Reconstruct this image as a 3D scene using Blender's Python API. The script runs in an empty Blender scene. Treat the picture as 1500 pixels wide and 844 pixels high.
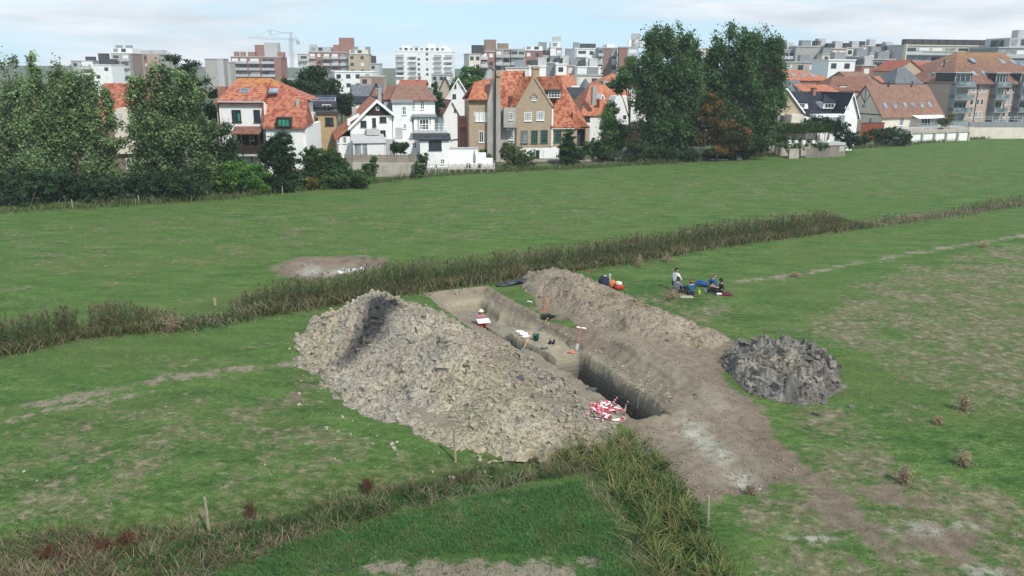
import bpy, bmesh, math, random
import numpy as np
from mathutils import Vector, Matrix
random.seed(7); RNG=np.random.default_rng(11)
S=bpy.context.scene; COL=S.collection
# ---------------------------------------------------------------- camera model
F=1180.; H=12.3; PITCH=math.radians(15.4); ROLL=math.radians(0.5)
def ray(px,py):
    a=(px-750)/F; b=-(py-422)/F
    c,s=math.cos(ROLL),math.sin(ROLL); a,b=a*c-b*s,a*s+b*c
    cp,sp=math.cos(PITCH),math.sin(PITCH)
    return a,cp+b*sp,-sp+b*cp
def P(px,py,z=0.):
    x,y,w=ray(px,py); t=(z-H)/w
    return (x*t,y*t)
def atY(px,py,Y):
    x,y,w=ray(px,py); t=Y/y
    return (x*t,Y,H+w*t)
U0=np.array([-1.5,44.9]); UD=np.array([.402,-.9156]); VD=np.array([.9156,.402])
def uv2xy(u,v): return U0[0]+u*UD[0]+v*VD[0], U0[1]+u*UD[1]+v*VD[1]
def xy2uv(x,y):
    rx=x-U0[0]; ry=y-U0[1]
    return rx*UD[0]+ry*UD[1], rx*VD[0]+ry*VD[1]
# ---------------------------------------------------------------- tagging
def tag(o,label=None,cat=None,group=None,kind=None):
    if label: o['label']=label
    if cat: o['category']=cat
    if group: o['group']=group
    if kind: o['kind']=kind
    return o
def empty(name,loc=(0,0,0),rz=0.):
    o=bpy.data.objects.new(name,None); COL.objects.link(o)
    o.location=loc; o.rotation_euler=(0,0,rz); o.empty_display_size=.3
    return o
def link(name,me,mat=None,parent=None):
    o=bpy.data.objects.new(name,me); COL.objects.link(o)
    if mat is not None and not me.materials:
        for m in (mat if isinstance(mat,(list,tuple)) else [mat]): me.materials.append(m)
    if parent: o.parent=parent
    return o
def copy_tree(o,parent=None):
    c=o.copy(); COL.objects.link(c)
    if parent: c.parent=parent
    for ch in list(o.children): copy_tree(ch,c)
    return c
class MB:
    def __init__(s): s.v=[]; s.f=[]; s.m=[]
    def face(s,pts,mi=0):
        b=len(s.v); s.v+= [tuple(p) for p in pts]; s.f.append(tuple(range(b,b+len(pts)))); s.m.append(mi)
    def box(s,x0,x1,y0,y1,z0,z1,mi=0):
        b=len(s.v)
        s.v+=[(x0,y0,z0),(x1,y0,z0),(x1,y1,z0),(x0,y1,z0),(x0,y0,z1),(x1,y0,z1),(x1,y1,z1),(x0,y1,z1)]
        for f in ((0,3,2,1),(4,5,6,7),(0,1,5,4),(1,2,6,5),(2,3,7,6),(3,0,4,7)):
            s.f.append(tuple(b+i for i in f)); s.m.append(mi)
        return s
    def hull(s,a,b,mi=0):
        # prism between polygon a and polygon b (same count)
        n=len(a); o=len(s.v); s.v+=[tuple(p) for p in a]+[tuple(p) for p in b]
        s.f.append(tuple(o+i for i in range(n))); s.f.append(tuple(o+n+i for i in reversed(range(n)))); s.m+=[mi,mi]
        for i in range(n):
            j=(i+1)%n; s.f.append((o+i,o+n+i,o+n+j,o+j)); s.m.append(mi)
        return s
    def tube(s,p0,p1,r0,r1=None,n=6,mi=0,cap=True):
        r1=r0 if r1 is None else r1
        p0=Vector(p0);p1=Vector(p1); d=(p1-p0)
        if d.length<1e-6: return s
        d.normalize(); a=d.orthogonal().normalized(); b=d.cross(a); o=len(s.v)
        for p,r in ((p0,r0),(p1,r1)):
            for i in range(n):
                t=2*math.pi*i/n; s.v.append(tuple(p+a*(r*math.cos(t))+b*(r*math.sin(t))))
        for i in range(n):
            j=(i+1)%n; s.f.append((o+i,o+j,o+n+j,o+n+i)); s.m.append(mi)
        if cap:
            s.f.append(tuple(o+i for i in reversed(range(n)))); s.f.append(tuple(o+n+i for i in range(n))); s.m+=[mi,mi]
        return s
    def path(s,pts,r,n=6,mi=0):
        rr=r if isinstance(r,(list,tuple)) else [r]*len(pts)
        for i in range(len(pts)-1): s.tube(pts[i],pts[i+1],rr[i],rr[i+1],n,mi)
        return s
    def lathe(s,c,prof,n=12,mi=0):
        o=len(s.v)
        for r,z in prof:
            for i in range(n):
                t=2*math.pi*i/n; s.v.append((c[0]+r*math.cos(t),c[1]+r*math.sin(t),c[2]+z))
        for k in range(len(prof)-1):
            for i in range(n):
                j=(i+1)%n; s.f.append((o+k*n+i,o+k*n+j,o+k*n+n+j,o+k*n+n+i)); s.m.append(mi)
        s.f.append(tuple(o+i for i in reversed(range(n)))); s.m.append(mi)
        q=o+(len(prof)-1)*n; s.f.append(tuple(q+i for i in range(n))); s.m.append(mi)
        return s
    def blob(s,c,r,seed=0,sub=1,amp=.25,mi=0,fn=None):
        bm=bmesh.new(); bmesh.ops.create_icosphere(bm,subdivisions=sub,radius=1)
        rn=random.Random(seed); o=len(s.v)
        for v in bm.verts:
            k=1+amp*(rn.random()*2-1); p=v.co*k
            q=[c[0]+p.x*r[0],c[1]+p.y*r[1],c[2]+p.z*r[2]]
            s.v.append(tuple(q))
        for f in bm.faces: s.f.append(tuple(o+v.index for v in f.verts)); s.m.append(mi)
        bm.free(); return s
    def mesh(s,name):
        me=bpy.data.meshes.new(name); me.from_pydata(s.v,[],s.f)
        if any(s.m): me.polygons.foreach_set('material_index',s.m)
        me.polygons.foreach_set('use_smooth',[False]*len(me.polygons)); me.update(); return me
    def build(s,name,mat,parent=None,smooth=False,recalc=False):
        me=s.mesh(name)
        if recalc:
            bm=bmesh.new(); bm.from_mesh(me); bmesh.ops.recalc_face_normals(bm,faces=bm.faces); bm.to_mesh(me); bm.free()
        me.polygons.foreach_set('use_smooth',[bool(smooth)]*len(me.polygons))
        return link(name,me,mat,parent)
def np_mesh(name,V,Fq,k,col=None,smooth=False,attrs=None):
    """V (n,3), Fq (m,k) all faces with k corners; col per-vertex (n,3)"""
    me=bpy.data.meshes.new(name); n=len(V); m=len(Fq)
    me.vertices.add(n); me.vertices.foreach_set('co',np.ascontiguousarray(V,dtype=np.float32).ravel())
    me.loops.add(m*k); me.loops.foreach_set('vertex_index',np.ascontiguousarray(Fq,dtype=np.int32).ravel())
    me.polygons.add(m); me.polygons.foreach_set('loop_start',np.arange(0,m*k,k,dtype=np.int32))
    try: me.polygons.foreach_set('loop_total',np.full(m,k,dtype=np.int32))
    except Exception: pass
    me.update(calc_edges=True)
    me.polygons.foreach_set('use_smooth',np.full(m,bool(smooth)))
    if col is not None:
        a=me.attributes.new('col','FLOAT_COLOR','POINT'); c=np.ones((n,4),dtype=np.float32); c[:,:col.shape[1]]=col
        a.data.foreach_set('color',c.ravel())
    for nm,arr in (attrs or {}).items():
        a=me.attributes.new(nm,'FLOAT_COLOR','POINT'); c=np.ones((n,4),dtype=np.float32); c[:,:arr.shape[1]]=arr
        a.data.foreach_set('color',c.ravel())
    return me
# ---------------------------------------------------------------- numpy noise
def _h(ix,iy,s):
    n=(ix.astype(np.int64)*374761393+iy.astype(np.int64)*668265263+s*1442695041)&0xffffffff
    n=((n^(n>>13))*1274126177)&0xffffffff; n=n^(n>>16)
    return (n&0xffffff)/float(0xffffff)
def vnoise(x,y,s=0):
    ix=np.floor(x);iy=np.floor(y);fx=x-ix;fy=y-iy;fx=fx*fx*(3-2*fx);fy=fy*fy*(3-2*fy)
    a=_h(ix,iy,s);b=_h(ix+1,iy,s);c=_h(ix,iy+1,s);d=_h(ix+1,iy+1,s)
    return (a*(1-fx)+b*fx)*(1-fy)+(c*(1-fx)+d*fx)*fy
def fbm(x,y,o=4,s=0):
    t=0;a=.5;
    for i in range(o): t=t+a*vnoise(x,y,s+i*17); x=x*2.03+5.1;y=y*2.03+3.7;a*=.5
    return t/(1-.5**o)
def worley(x,y,s=0):
    ix=np.floor(x);iy=np.floor(y); f1=np.full(x.shape,9.);f2=f1.copy();rid=np.zeros(x.shape)
    gx=np.zeros(x.shape);gy=gx.copy()
    for dx in (-1,0,1):
        for dy in (-1,0,1):
            cx=ix+dx;cy=iy+dy; px=cx+_h(cx,cy,s);py=cy+_h(cx,cy,s+5)
            d=np.hypot(px-x,py-y); r=_h(cx,cy,s+9)
            m=d<f1; f2=np.where(m,f1,np.minimum(f2,d)); 
            gx=np.where(m,x-px,gx);gy=np.where(m,y-py,gy)
            rid=np.where(m,r,rid); f1=np.where(m,d,f1)
    return f1,f2,rid,gx,gy
def sdist(x,y,poly):
    """signed distance, positive inside"""
    poly=np.array(poly,dtype=float); n=len(poly); ins=np.zeros(x.shape,bool); d=np.full(x.shape,1e9)
    for i in range(n):
        ax,ay=poly[i];bx,by=poly[(i+1)%n]
        ex,ey=bx-ax,by-ay; L=ex*ex+ey*ey+1e-12
        t=np.clip(((x-ax)*ex+(y-ay)*ey)/L,0,1); d=np.minimum(d,np.hypot(x-ax-t*ex,y-ay-t*ey))
        c=((ay>y)!=(by>y))&(x<(bx-ax)*(y-ay)/(by-ay+1e-12)+ax); ins^=c
    return np.where(ins,d,-d)
def pdist(x,y,pts):
    """distance to polyline, and parameter 0..1"""
    d=np.full(x.shape,1e9);pts=np.array(pts,dtype=float);tt=np.zeros(x.shape);n=len(pts)-1
    for i in range(n):
        ax,ay=pts[i];bx,by=pts[i+1];ex,ey=bx-ax,by-ay;L=ex*ex+ey*ey+1e-12
        t=np.clip(((x-ax)*ex+(y-ay)*ey)/L,0,1);q=np.hypot(x-ax-t*ex,y-ay-t*ey)
        m=q<d; d=np.where(m,q,d); tt=np.where(m,(i+t)/n,tt)
    return d,tt
def PX(l,z=0.): return [P(a,b,z) for a,b in l]
def ss(a,b,x): t=np.clip((x-a)/(b-a),0,1); return t*t*(3-2*t)
def sample_poly(poly,dens,rng=RNG):
    poly=np.array(poly); x0,y0=poly.min(0);x1,y1=poly.max(0); n=int(dens*(x1-x0)*(y1-y0))
    x=rng.uniform(x0,x1,n);y=rng.uniform(y0,y1,n); m=sdist(x,y,poly)>0
    return x[m],y[m]
# ---------------------------------------------------------------- materials
class NT:
    def __init__(s,name):
        s.m=bpy.data.materials.new(name); s.m.use_nodes=True; s.t=s.m.node_tree; s.t.nodes.clear()
        s.out=s.t.nodes.new('ShaderNodeOutputMaterial')
    def n(s,typ,props=None,out=0,**inp):
        nd=s.t.nodes.new('ShaderNode'+typ)
        for k,v in (props or {}).items(): setattr(nd,k,v)
        for k,v in inp.items():
            k=k.replace('_',' ')
            sk=nd.inputs[int(k[1:])] if k[0]=='i' and k[1:].isdigit() else nd.inputs[k]
            if hasattr(v,'links'): s.t.links.new(v,sk)
            else:
                if isinstance(v,tuple) and len(v)==3 and sk.type=='RGBA': v=v+(1,)
                sk.default_value=v
        return nd.outputs[out]
    def math(s,op,a,b=0.,clamp=False): return s.n('Math',{'operation':op,'use_clamp':clamp},i0=a,i1=b)
    def ramp(s,f,stops,interp='LINEAR'):
        nd=s.t.nodes.new('ShaderNodeValToRGB'); nd.color_ramp.interpolation=interp; e=nd.color_ramp.elements
        while len(e)<len(stops): e.new(.5)
        for i,(p,c) in enumerate(stops):
            e[i].position=p; e[i].color=(c,c,c,1) if not isinstance(c,tuple) else c+(1,)
        s.t.links.new(f,nd.inputs[0]); return nd.outputs[0]
    def mix(s,f,a,b,mode='MIX'): return s.n('MixRGB',{'blend_type':mode},Fac=f,Color1=a,Color2=b)
    def noise(s,vec,scale,detail=4.,rough=.55,out=0):
        return s.n('TexNoise',out=out,Vector=vec,Scale=scale,Detail=detail,Roughness=rough)
    def obj(s): return s.n('TexCoord',out=3)
    def pos(s): return s.n('NewGeometry',out=0)
    def finish(s,color,rough=.85,bump=None,bs=.3,bd=.05,spec=.3,metal=0.,trans=None,alpha=None):
        kw=dict(Base_Color=color,Roughness=rough,Metallic=metal); kw['Specular_IOR_Level']=spec
        if bump is not None: kw['Normal']=s.n('Bump',Height=bump,Strength=bs,Distance=bd)
        b=s.n('BsdfPrincipled',**kw)
        if trans:
            t=s.n('BsdfTranslucent',Color=color); b=s.n('MixShader',i0=trans,i1=b,i2=t)
        s.t.links.new(b,s.out.inputs['Surface']); return s.m
def mplain(name,c,rough=.7,var=.15,scale=3.,bump=.0,metal=0.,spec=.3,dirt=.0):
    t=NT(name); o=t.obj(); n=t.noise(o,scale,5.)
    dk=tuple(x*(1-var) for x in c); lt=tuple(min(1,x*(1+var)) for x in c)
    col=t.ramp(n,[(.3,dk),(.7,lt)])
    if dirt:
        s=t.n('Mapping',Vector=o,Scale=(1.,1.,.18)); d=t.ramp(t.noise(s,2.2,6.),[(.45,0.),(.75,1.)])
        col=t.mix(t.math('MULTIPLY',d,dirt),col,tuple(x*.45 for x in c))
    return t.finish(col,rough,n if bump else None,bump,.03,spec,metal)
def mtile(name,c1,c2,lich=(.45,.22,.04),lz=None,mossamt=.0,row=.34):
    t=NT(name); o=t.obj(); 
    sep=t.n('SeparateXYZ',Vector=o); zz=t.t.nodes[-1].outputs[2]
    cell=t.n('Mapping',Vector=o,Scale=(1/.3,1/.3,1/row*1.0)); 
    vo=t.n('TexVoronoi',{'feature':'F1'},out=1,Vector=cell,Scale=.8,Randomness=.7)
    b=t.n('RGBToBW',Color=vo)
    big=t.noise(o,.55,5.); med=t.noise(o,3.,4.)
    f=t.math('ADD',t.math('MULTIPLY',b,.55),t.math('MULTIPLY',med,.5))
    col=t.mix(t.ramp(f,[(.38,0.),(.62,1.)]),c1,c2)
    col=t.mix(t.math('MULTIPLY',t.ramp(big,[(.4,0.),(.65,1.)]),.22),col,tuple(x*.62 for x in c1))
    w=t.n('TexWave',{'wave_type':'BANDS','bands_direction':'Z','wave_profile':'SAW'},out=1,Vector=o,Scale=1/row/2,Distortion=.3,Detail=1.)
    wx=t.n('TexWave',{'wave_type':'BANDS','bands_direction':'X'},out=1,Vector=o,Scale=1/.3/3.14,Distortion=.2)
    col=t.mix(t.math('MULTIPLY',t.math('POWER',w,3.),.6),col,tuple(x*.3 for x in c1))
    if lz:
        g=t.math('SUBTRACT',zz,lz[0]); g=t.math('DIVIDE',g,lz[1]-lz[0],True)
        g=t.math('ADD',g,t.math('MULTIPLY',t.math('SUBTRACT',t.noise(o,1.5,6.),.5),1.6))
        col=t.mix(t.math('MULTIPLY',t.ramp(g,[(.45,0.),(.9,1.)]),.8),col,lich)
    if mossamt:
        col=t.mix(t.math('MULTIPLY',t.ramp(t.noise(o,.9,7.,.65),[(.5,0.),(.7,1.)]),mossamt),col,lich)
    h=t.math('ADD',w,t.math('MULTIPLY',wx,.6))
    return t.finish(col,.8,h,.5,.06)
def mbrick(name,c1,c2,mortar,dirt=.3):
    t=NT(name); o=t.obj()
    br=t.n('TexBrick',{'offset':.5},Vector=t.n('Mapping',Vector=o,Rotation=(math.pi/2,0,0)),Color1=c1,Color2=c2,Mortar=mortar,Scale=1.,Mortar_Size=.012,Brick_Width=.23,Row_Height=.075)
    n=t.noise(o,1.6,6.); col=t.mix(t.math('MULTIPLY',t.ramp(n,[(.4,0.),(.7,1.)]),dirt),br,tuple(x*.5 for x in c1))
    n2=t.noise(o,9.,4.); col=t.mix(t.math('MULTIPLY',t.ramp(n2,[(.35,0.),(.65,1.)]),.3),col,mortar)
    return t.finish(col,.9)
M={}
M['white']=mplain('white_render',(.80,.80,.78),.8,.05,1.5,dirt=.18)
M['cream']=mplain('cream_render',(.66,.60,.50),.8,.08,1.5,dirt=.25)
M['tan']=mplain('tan_render',(.45,.37,.27),.85,.12,2.,dirt=.25)
M['ochre']=mbrick('ochre_brick',(.46,.33,.20),(.32,.22,.14),(.40,.34,.26))
M['redbrick']=mbrick('red_brick',(.34,.11,.075),(.24,.08,.06),(.33,.24,.2))
M['brownbrick']=mbrick('brown_brick',(.28,.16,.11),(.19,.11,.085),(.3,.24,.2))
M['pinkbrick']=mbrick('pink_brick',(.50,.33,.25),(.42,.27,.2),(.5,.42,.35))
M['yellowbrick']=mbrick('yellow_brick',(.50,.36,.17),(.42,.29,.14),(.46,.38,.25))
M['grey']=mplain('grey_render',(.38,.36,.33),.9,.15,1.2,dirt=.35)
M['midgrey']=mplain('mid_grey_panel',(.24,.25,.26),.8,.1,1.5,dirt=.2)
M['ltgrey']=mplain('light_grey_render',(.44,.44,.43),.8,.08,1.5,dirt=.25)
M['concrete']=mplain('weathered_concrete',(.42,.38,.33),.95,.2,.9,.2,dirt=.45)
M['orange']=mtile('orange_clay_tiles',(.40,.12,.06),(.54,.225,.12))
M['orangelich']=mtile('orange_tiles_with_lichen',(.31,.08,.05),(.52,.21,.125),(.44,.21,.05),(8.6,11.2))
M['villaroof']=mtile('villa_clay_tiles',(.30,.075,.045),(.55,.235,.125),(.42,.2,.05),(9.5,14.))
M['redroof']=mtile('red_clay_tiles',(.36,.09,.055),(.44,.15,.09))
M['brownroof']=mtile('brown_clay_tiles',(.20,.085,.06),(.27,.13,.09),(.24,.14,.05),None,.35)
M['lichenroof']=mtile('brown_tiles_with_ochre_lichen',(.19,.09,.065),(.27,.14,.095),(.32,.19,.06),(9.,19.))
M['lichenroof2']=mtile('tan_tiles_with_lichen',(.225,.115,.085),(.30,.165,.12),(.27,.18,.085),None,.5)
M['slate']=mtile('dark_slate',(.028,.03,.036),(.055,.058,.068),(.1,.1,.08),None,.1)
M['navytile']=mtile('blue_black_tiles',(.014,.017,.028),(.03,.035,.05),(.2,.08,.04),None,.12)
M['greyroof']=mtile('grey_slate',(.12,.125,.14),(.19,.2,.21),(.2,.19,.15),None,.3)
M['frame_w']=mplain('white_window_frame',(.8,.8,.79),.45,.03,2.)
M['frame_d']=mplain('dark_window_frame',(.03,.032,.035),.4,.1,2.)
M['frame_g']=mplain('green_window_frame',(.05,.13,.09),.4,.1,2.)
M['blind']=mplain('closed_white_blind',(.72,.72,.7),.7,.06,2.)
M['zinc']=mplain('zinc_sheet',(.33,.35,.36),.45,.1,2.,metal=.4)
M['darkcap']=mplain('dark_roof_edge',(.05,.052,.055),.6,.15,2.)
M['timber_d']=mplain('dark_stained_boards',(.035,.022,.016),.8,.25,6.)
M['timber']=mplain('weathered_grey_boards',(.24,.21,.18),.9,.25,4.,.2,dirt=.4)
M['post']=mplain('weathered_post_wood',(.30,.25,.17),.9,.25,12.,.3)
M['redwall']=mplain('rust_red_fence',(.22,.06,.03),.8,.2,3.)
M['metal_l']=mplain('light_metal_rail',(.55,.57,.58),.4,.05,3.,metal=.3)
M['metal_d']=mplain('dark_metal',(.06,.065,.07),.5,.1,3.)
M['yellow']=mplain('pale_yellow_frame',(.62,.6,.38),.6,.06,2.)
M['bark']=mplain('bark',(.11,.09,.065),.95,.35,9.,.5)
M['rail_wood']=mplain('pale_fence_rails',(.55,.53,.48),.8,.1,4.)
def mglass(name,c,rough=.08):
    t=NT(name); n=t.noise(t.obj(),.7,3.); col=t.ramp(n,[(.35,tuple(x*.6 for x in c)),(.65,tuple(min(1,x*1.7) for x in c))])
    return t.finish(col,rough,spec=.7)
M['glass']=mglass('window_glass',(.035,.042,.05))
M['glass_l']=mglass('curtained_glass',(.22,.23,.24),.2)
M['glass_g']=mglass('green_curtained_glass',(.03,.20,.12),.25)
M['glass_b']=mglass('skylight_glass',(.16,.22,.28),.1)
M['balc']=mglass('tinted_balcony_glass',(.15,.19,.2),.15)
M['solar']=mplain('solar_panel',(.035,.045,.08),.15,.1,3.,spec=.8)
def mplant(name,trans=.35,rough=.6,var=.25):
    t=NT(name); a=t.n('Attribute',{'attribute_name':'col'}); n=t.noise(t.pos(),.9,3.)
    col=t.mix(1.,a,t.ramp(n,[(.3,1-var),(.7,1+var*.6)]),'MULTIPLY')
    return t.finish(col,rough,trans=trans,spec=.25)
M['plant']=mplant('leaf_and_blade',.42); M['dry']=mplant('dry_plant',.25,.8)
# ================================================================ camera, sky, sun
cam=bpy.data.cameras.new('camera'); co=bpy.data.objects.new('camera',cam); COL.objects.link(co); S.camera=co
cam.sensor_fit='HORIZONTAL'; cam.sensor_width=36.; cam.lens=F/1500*36; cam.clip_end=20000; cam.clip_start=.5
co.matrix_world=Matrix.Translation((0,0,H))@Matrix.Rotation(math.pi/2-PITCH,4,'X')@Matrix.Rotation(ROLL,4,'Z')
SUN_EL=math.radians(46); SUN_AZ=math.radians(180-35)   # measured clockwise from +Y
sd=Vector((math.sin(SUN_AZ)*math.cos(SUN_EL),math.cos(SUN_AZ)*math.cos(SUN_EL),math.sin(SUN_EL)))
L=bpy.data.lights.new('sun','SUN'); L.energy=3.1; L.angle=math.radians(.6); L.color=(1,.945,.86)
lo=bpy.data.objects.new('sun',L); COL.objects.link(lo); lo.rotation_euler=sd.to_track_quat('Z','Y').to_euler()
w=bpy.data.worlds.new('World'); S.world=w; w.use_nodes=True; t=w.node_tree; t.nodes.clear()
def wn(typ,**k):
    n=t.nodes.new(typ); 
    for a,b in k.items(): setattr(n,a,b)
    return n
out=wn('ShaderNodeOutputWorld'); bg=wn('ShaderNodeBackground'); bg.inputs[1].default_value=.125
sky=wn('ShaderNodeTexSky',sky_type='NISHITA',sun_disc=False); sky.sun_elevation=SUN_EL; sky.sun_rotation=SUN_AZ; sky.air_density=1.; sky.dust_density=.6; sky.ozone_density=1.5
tc=wn('ShaderNodeTexCoord'); mp=wn('ShaderNodeMapping'); mp.inputs['Scale'].default_value=(1.,1.,6.5); mp.inputs['Location'].default_value=(1.3,.4,.9)
t.links.new(tc.outputs['Generated'],mp.inputs['Vector'])
def noise(sc,det,ro,vec,dist=0.):
    n=wn('ShaderNodeTexNoise'); n.inputs['Scale'].default_value=sc;n.inputs['Detail'].default_value=det;n.inputs['Roughness'].default_value=ro; n.inputs['Distortion'].default_value=dist; t.links.new(vec,n.inputs['Vector']); return n.outputs[0]
n1=noise(1.9,9,.56,mp.outputs[0],.3); n2=noise(6.,7,.6,mp.outputs[0],.2)
mp2=wn('ShaderNodeMapping'); mp2.inputs['Scale'].default_value=(1.,1.,9.); mp2.inputs['Location'].default_value=(3.1,2.2,.1); t.links.new(tc.outputs['Generated'],mp2.inputs['Vector'])
n3=noise(1.4,5,.5,mp2.outputs[0])
def ramp(f,st):
    r=wn('ShaderNodeValToRGB'); e=r.color_ramp.elements
    while len(e)<len(st): e.new(.5)
    for i,(p,c) in enumerate(st): e[i].position=p; e[i].color=c+(1,) if isinstance(c,tuple) else (c,c,c,1)
    t.links.new(f,r.inputs[0]); return r.outputs[0]
def mixc(f,a,b,mode='MIX'):
    m=wn('ShaderNodeMixRGB',blend_type=mode)
    for i,v in zip((0,1,2),(f,a,b)):
        if hasattr(v,'links'): t.links.new(v,m.inputs[i])
        else: m.inputs[i].default_value=v if i==0 else v+(1,)
    return m.outputs[0]
cov=ramp(n1,[(.45,.04),(.57,.95)])
ccol=mixc(ramp(n2,[(.35,0.),(.65,1.)]),(4.5,4.85,5.2),(7.0,7.15,7.3)); ccol=mixc(ramp(n3,[(.35,0.),(.65,.55)]),ccol,(4.3,4.75,5.15))
sk=mixc(.7,sky.outputs[0],(3.3,5.5,7.3))
t.links.new(mixc(cov,sk,ccol),bg.inputs[0]); t.links.new(bg.outputs[0],out.inputs[0])
hz=MB().box(-620,620,-60,760,-3.5,62).build('haze',None); hz['kind']='stuff'; hz['label']='thin pale air between the camera and the distant town'
_t=NT('haze_air'); _v=_t.t.nodes.new('ShaderNodeVolumePrincipled'); _v.inputs['Color'].default_value=(.82,.9,1,1); _v.inputs['Density'].default_value=.0003; _t.t.links.new(_v.outputs[0],_t.out.inputs['Volume']); hz.data.materials.append(_t.m)
S.view_settings.view_transform='Standard'; S.view_settings.look='None'; S.view_settings.exposure=.34; S.view_settings.gamma=1.
S.render.engine='CYCLES'
try: S.view_settings.use_curve_mapping=False
except Exception: pass
# ================================================================ ground
def trench_z(u,v):
    """piecewise profiles of the excavation in trench coordinates"""
    keys=[(0.0,[(-3.9,0),(-3.5,0),(-3.49,0),(-1,0),(0.0,0),(.05,0),(.5,0),(3,0)]),
          (0.12,[(-3.9,0),(-3.6,-.06),(-2.9,-.12),(-2.4,-.15),(-.6,-.2),(-.1,-.15),(.02,0),(3,0)]),
          (0.95,[(-3.9,0),(-3.5,-.12),(-2.7,-.5),(-2.3,-.62),(-.8,-.62),(-.55,-.5),(.05,0),(3,0)]),
          (1.0,[(-3.9,0),(-3.5,-.12),(-2.8,-.55),(-2.5,-1.05),(-.8,-1.05),(-.62,-.5),(.08,0),(3,0)]),
          (3.6,[(-3.9,0),(-3.3,-.3),(-2.9,-.5),(-2.75,-1.15),(-.75,-1.02),(-.62,-.5),(.12,0),(3,0)]),
          (4.2,[(-3.5,-.25),(-3.1,-.45),(-2.95,-1.9),(-1.75,-1.95),(-1.6,-1.0),(-.6,-.95),(.15,0),(3,0)]),
          (5.9,[(-3.4,-.1),(-3.,-.3),(-2.8,-2.1),(-1.6,-2.1),(-1.5,-1.0),(-.2,-.9),(.45,-.05),(3,0)]),
          (6.4,[(-3.1,0),(-2.85,-.05),(-2.75,-2.2),(-1.3,-2.2),(-1.2,-.66),(.32,-.62),(.4,-.26),(1.5,0)]),
          (10.6,[(-2.8,0),(-2.55,-.05),(-2.45,-2.3),(-.85,-2.3),(-.75,-.72),(.65,-.66),(.72,-.3),(1.7,0)]),
          (10.68,[(-2.3,0),(-2.1,-.05),(-2.0,-2.7),(-.8,-2.75),(.45,-2.75),(.55,-.56),(.85,-.36),(1.7,0)]),
          (15.6,[(-1.95,0),(-1.75,-.03),(-1.65,-2.7),(-.8,-2.75),(.36,-2.7),(.5,-.5),(.9,-.35),(1.7,0)]),
          (17.4,[(-1.8,0),(-1.6,-.03),(-1.5,-2.3),(-.8,-2.3),(.1,-2.2),(.25,-.35),(.7,-.2),(1.6,0)]),
          (18.75,[(-2.0,0),(-1.75,-.02),(-1.65,-1.6),(-1.2,-1.7),(-.5,-1.6),(-.25,-.05),(.5,0),(1.5,0)]),
          (18.95,[(-2.0,0),(-1.75,0),(-1.6,0),(-1.2,0),(-.5,0),(-.2,0),(.5,0),(1.5,0)])]
    z=np.zeros(u.shape)
    uu=np.clip(u,-5,25)
    for (ua,pa),(ub,pb) in zip(keys[:-1],keys[1:]):
        m=(uu>=ua)&(uu<ub)
        if not m.any(): continue
        t=((uu[m]-ua)/(ub-ua)); vv=v[m]
        za=np.interp(vv,[p[0] for p in pa],[p[1] for p in pa],left=0,right=0)
        zb=np.interp(vv,[p[0] for p in pb],[p[1] for p in pb],left=0,right=0)
        # interpolate break lines too
        xs=[(p[0],q[0],p[1],q[1]) for p,q in zip(pa,pb)]
        zz=np.zeros(vv.shape)
        for (a0,b0,za0,zb0),(a1,b1,za1,zb1) in zip(xs[:-1],xs[1:]):
            l=a0+(b0-a0)*t; r=a1+(b1-a1)*t; zl=za0+(zb0-za0)*t; zr=za1+(zb1-za1)*t
            k=(vv>=l)&(vv<r); w=(vv-l)/np.maximum(r-l,1e-6)
            zz=np.where(k,zl+(zr-zl)*w,zz)
        z[m]=zz
    return z
# footprints, from where the feet of things meet the ground
BARE=PX([(775,425),(900,430),(1000,470),(1068,500),(1050,560),(1100,590),(1130,640),(1180,690),(1120,705),(1110,722),(1030,728),(985,690),(935,630),(925,612),(960,590),(870,500),(800,455),(765,440)])
CUT=[uv2xy(*q) for q in [(-.1,-3.7),(-.1,.15),(6,.55),(10,1.7),(17,1.9),(19.5,1.),(19.4,-2.4),(6,-3.6)]]
HEAPF=[uv2xy(*q) for q in [(4.2,-5.),(3.2,-8.3),(4.,-10.6),(6.4,-11.9),(9,-12.1),(12,-11.6),(14.6,-10.9),(17.1,-9.6),(18.8,-8.),(19.9,-5.6),(19.8,-3.2),(18.6,-2.2),(13.5,-2.5),(10.5,-3.0),(8.5,-3.5),(6.,-4.1)]]
DITCH=PX([(-260,905),(0,812),(200,785),(400,742),(600,700),(800,668),(930,655)])
DITCH2=PX([(900,650),(925,700),(975,770),(1030,850),(1070,930)])
RAMP=PX([(975,615),(1010,640),(1080,690)])
SPILL=PX([(1140,660),(1200,705),(1240,745),(1300,810)]); TRACK=[PX([(-60,612),(0,600),(120,580),(240,556),(330,545),(445,530)]),PX([(20,612),(130,588),(240,572)]),PX([(1066,415),(1160,402),(1250,388),(1330,373),(1420,358),(1560,338)]),PX([(1260,386),(1370,395),(1500,430)])]
SCAR=PX([(400,392),(440,378),(500,375),(565,378),(550,392),(470,410),(415,404)])
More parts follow.
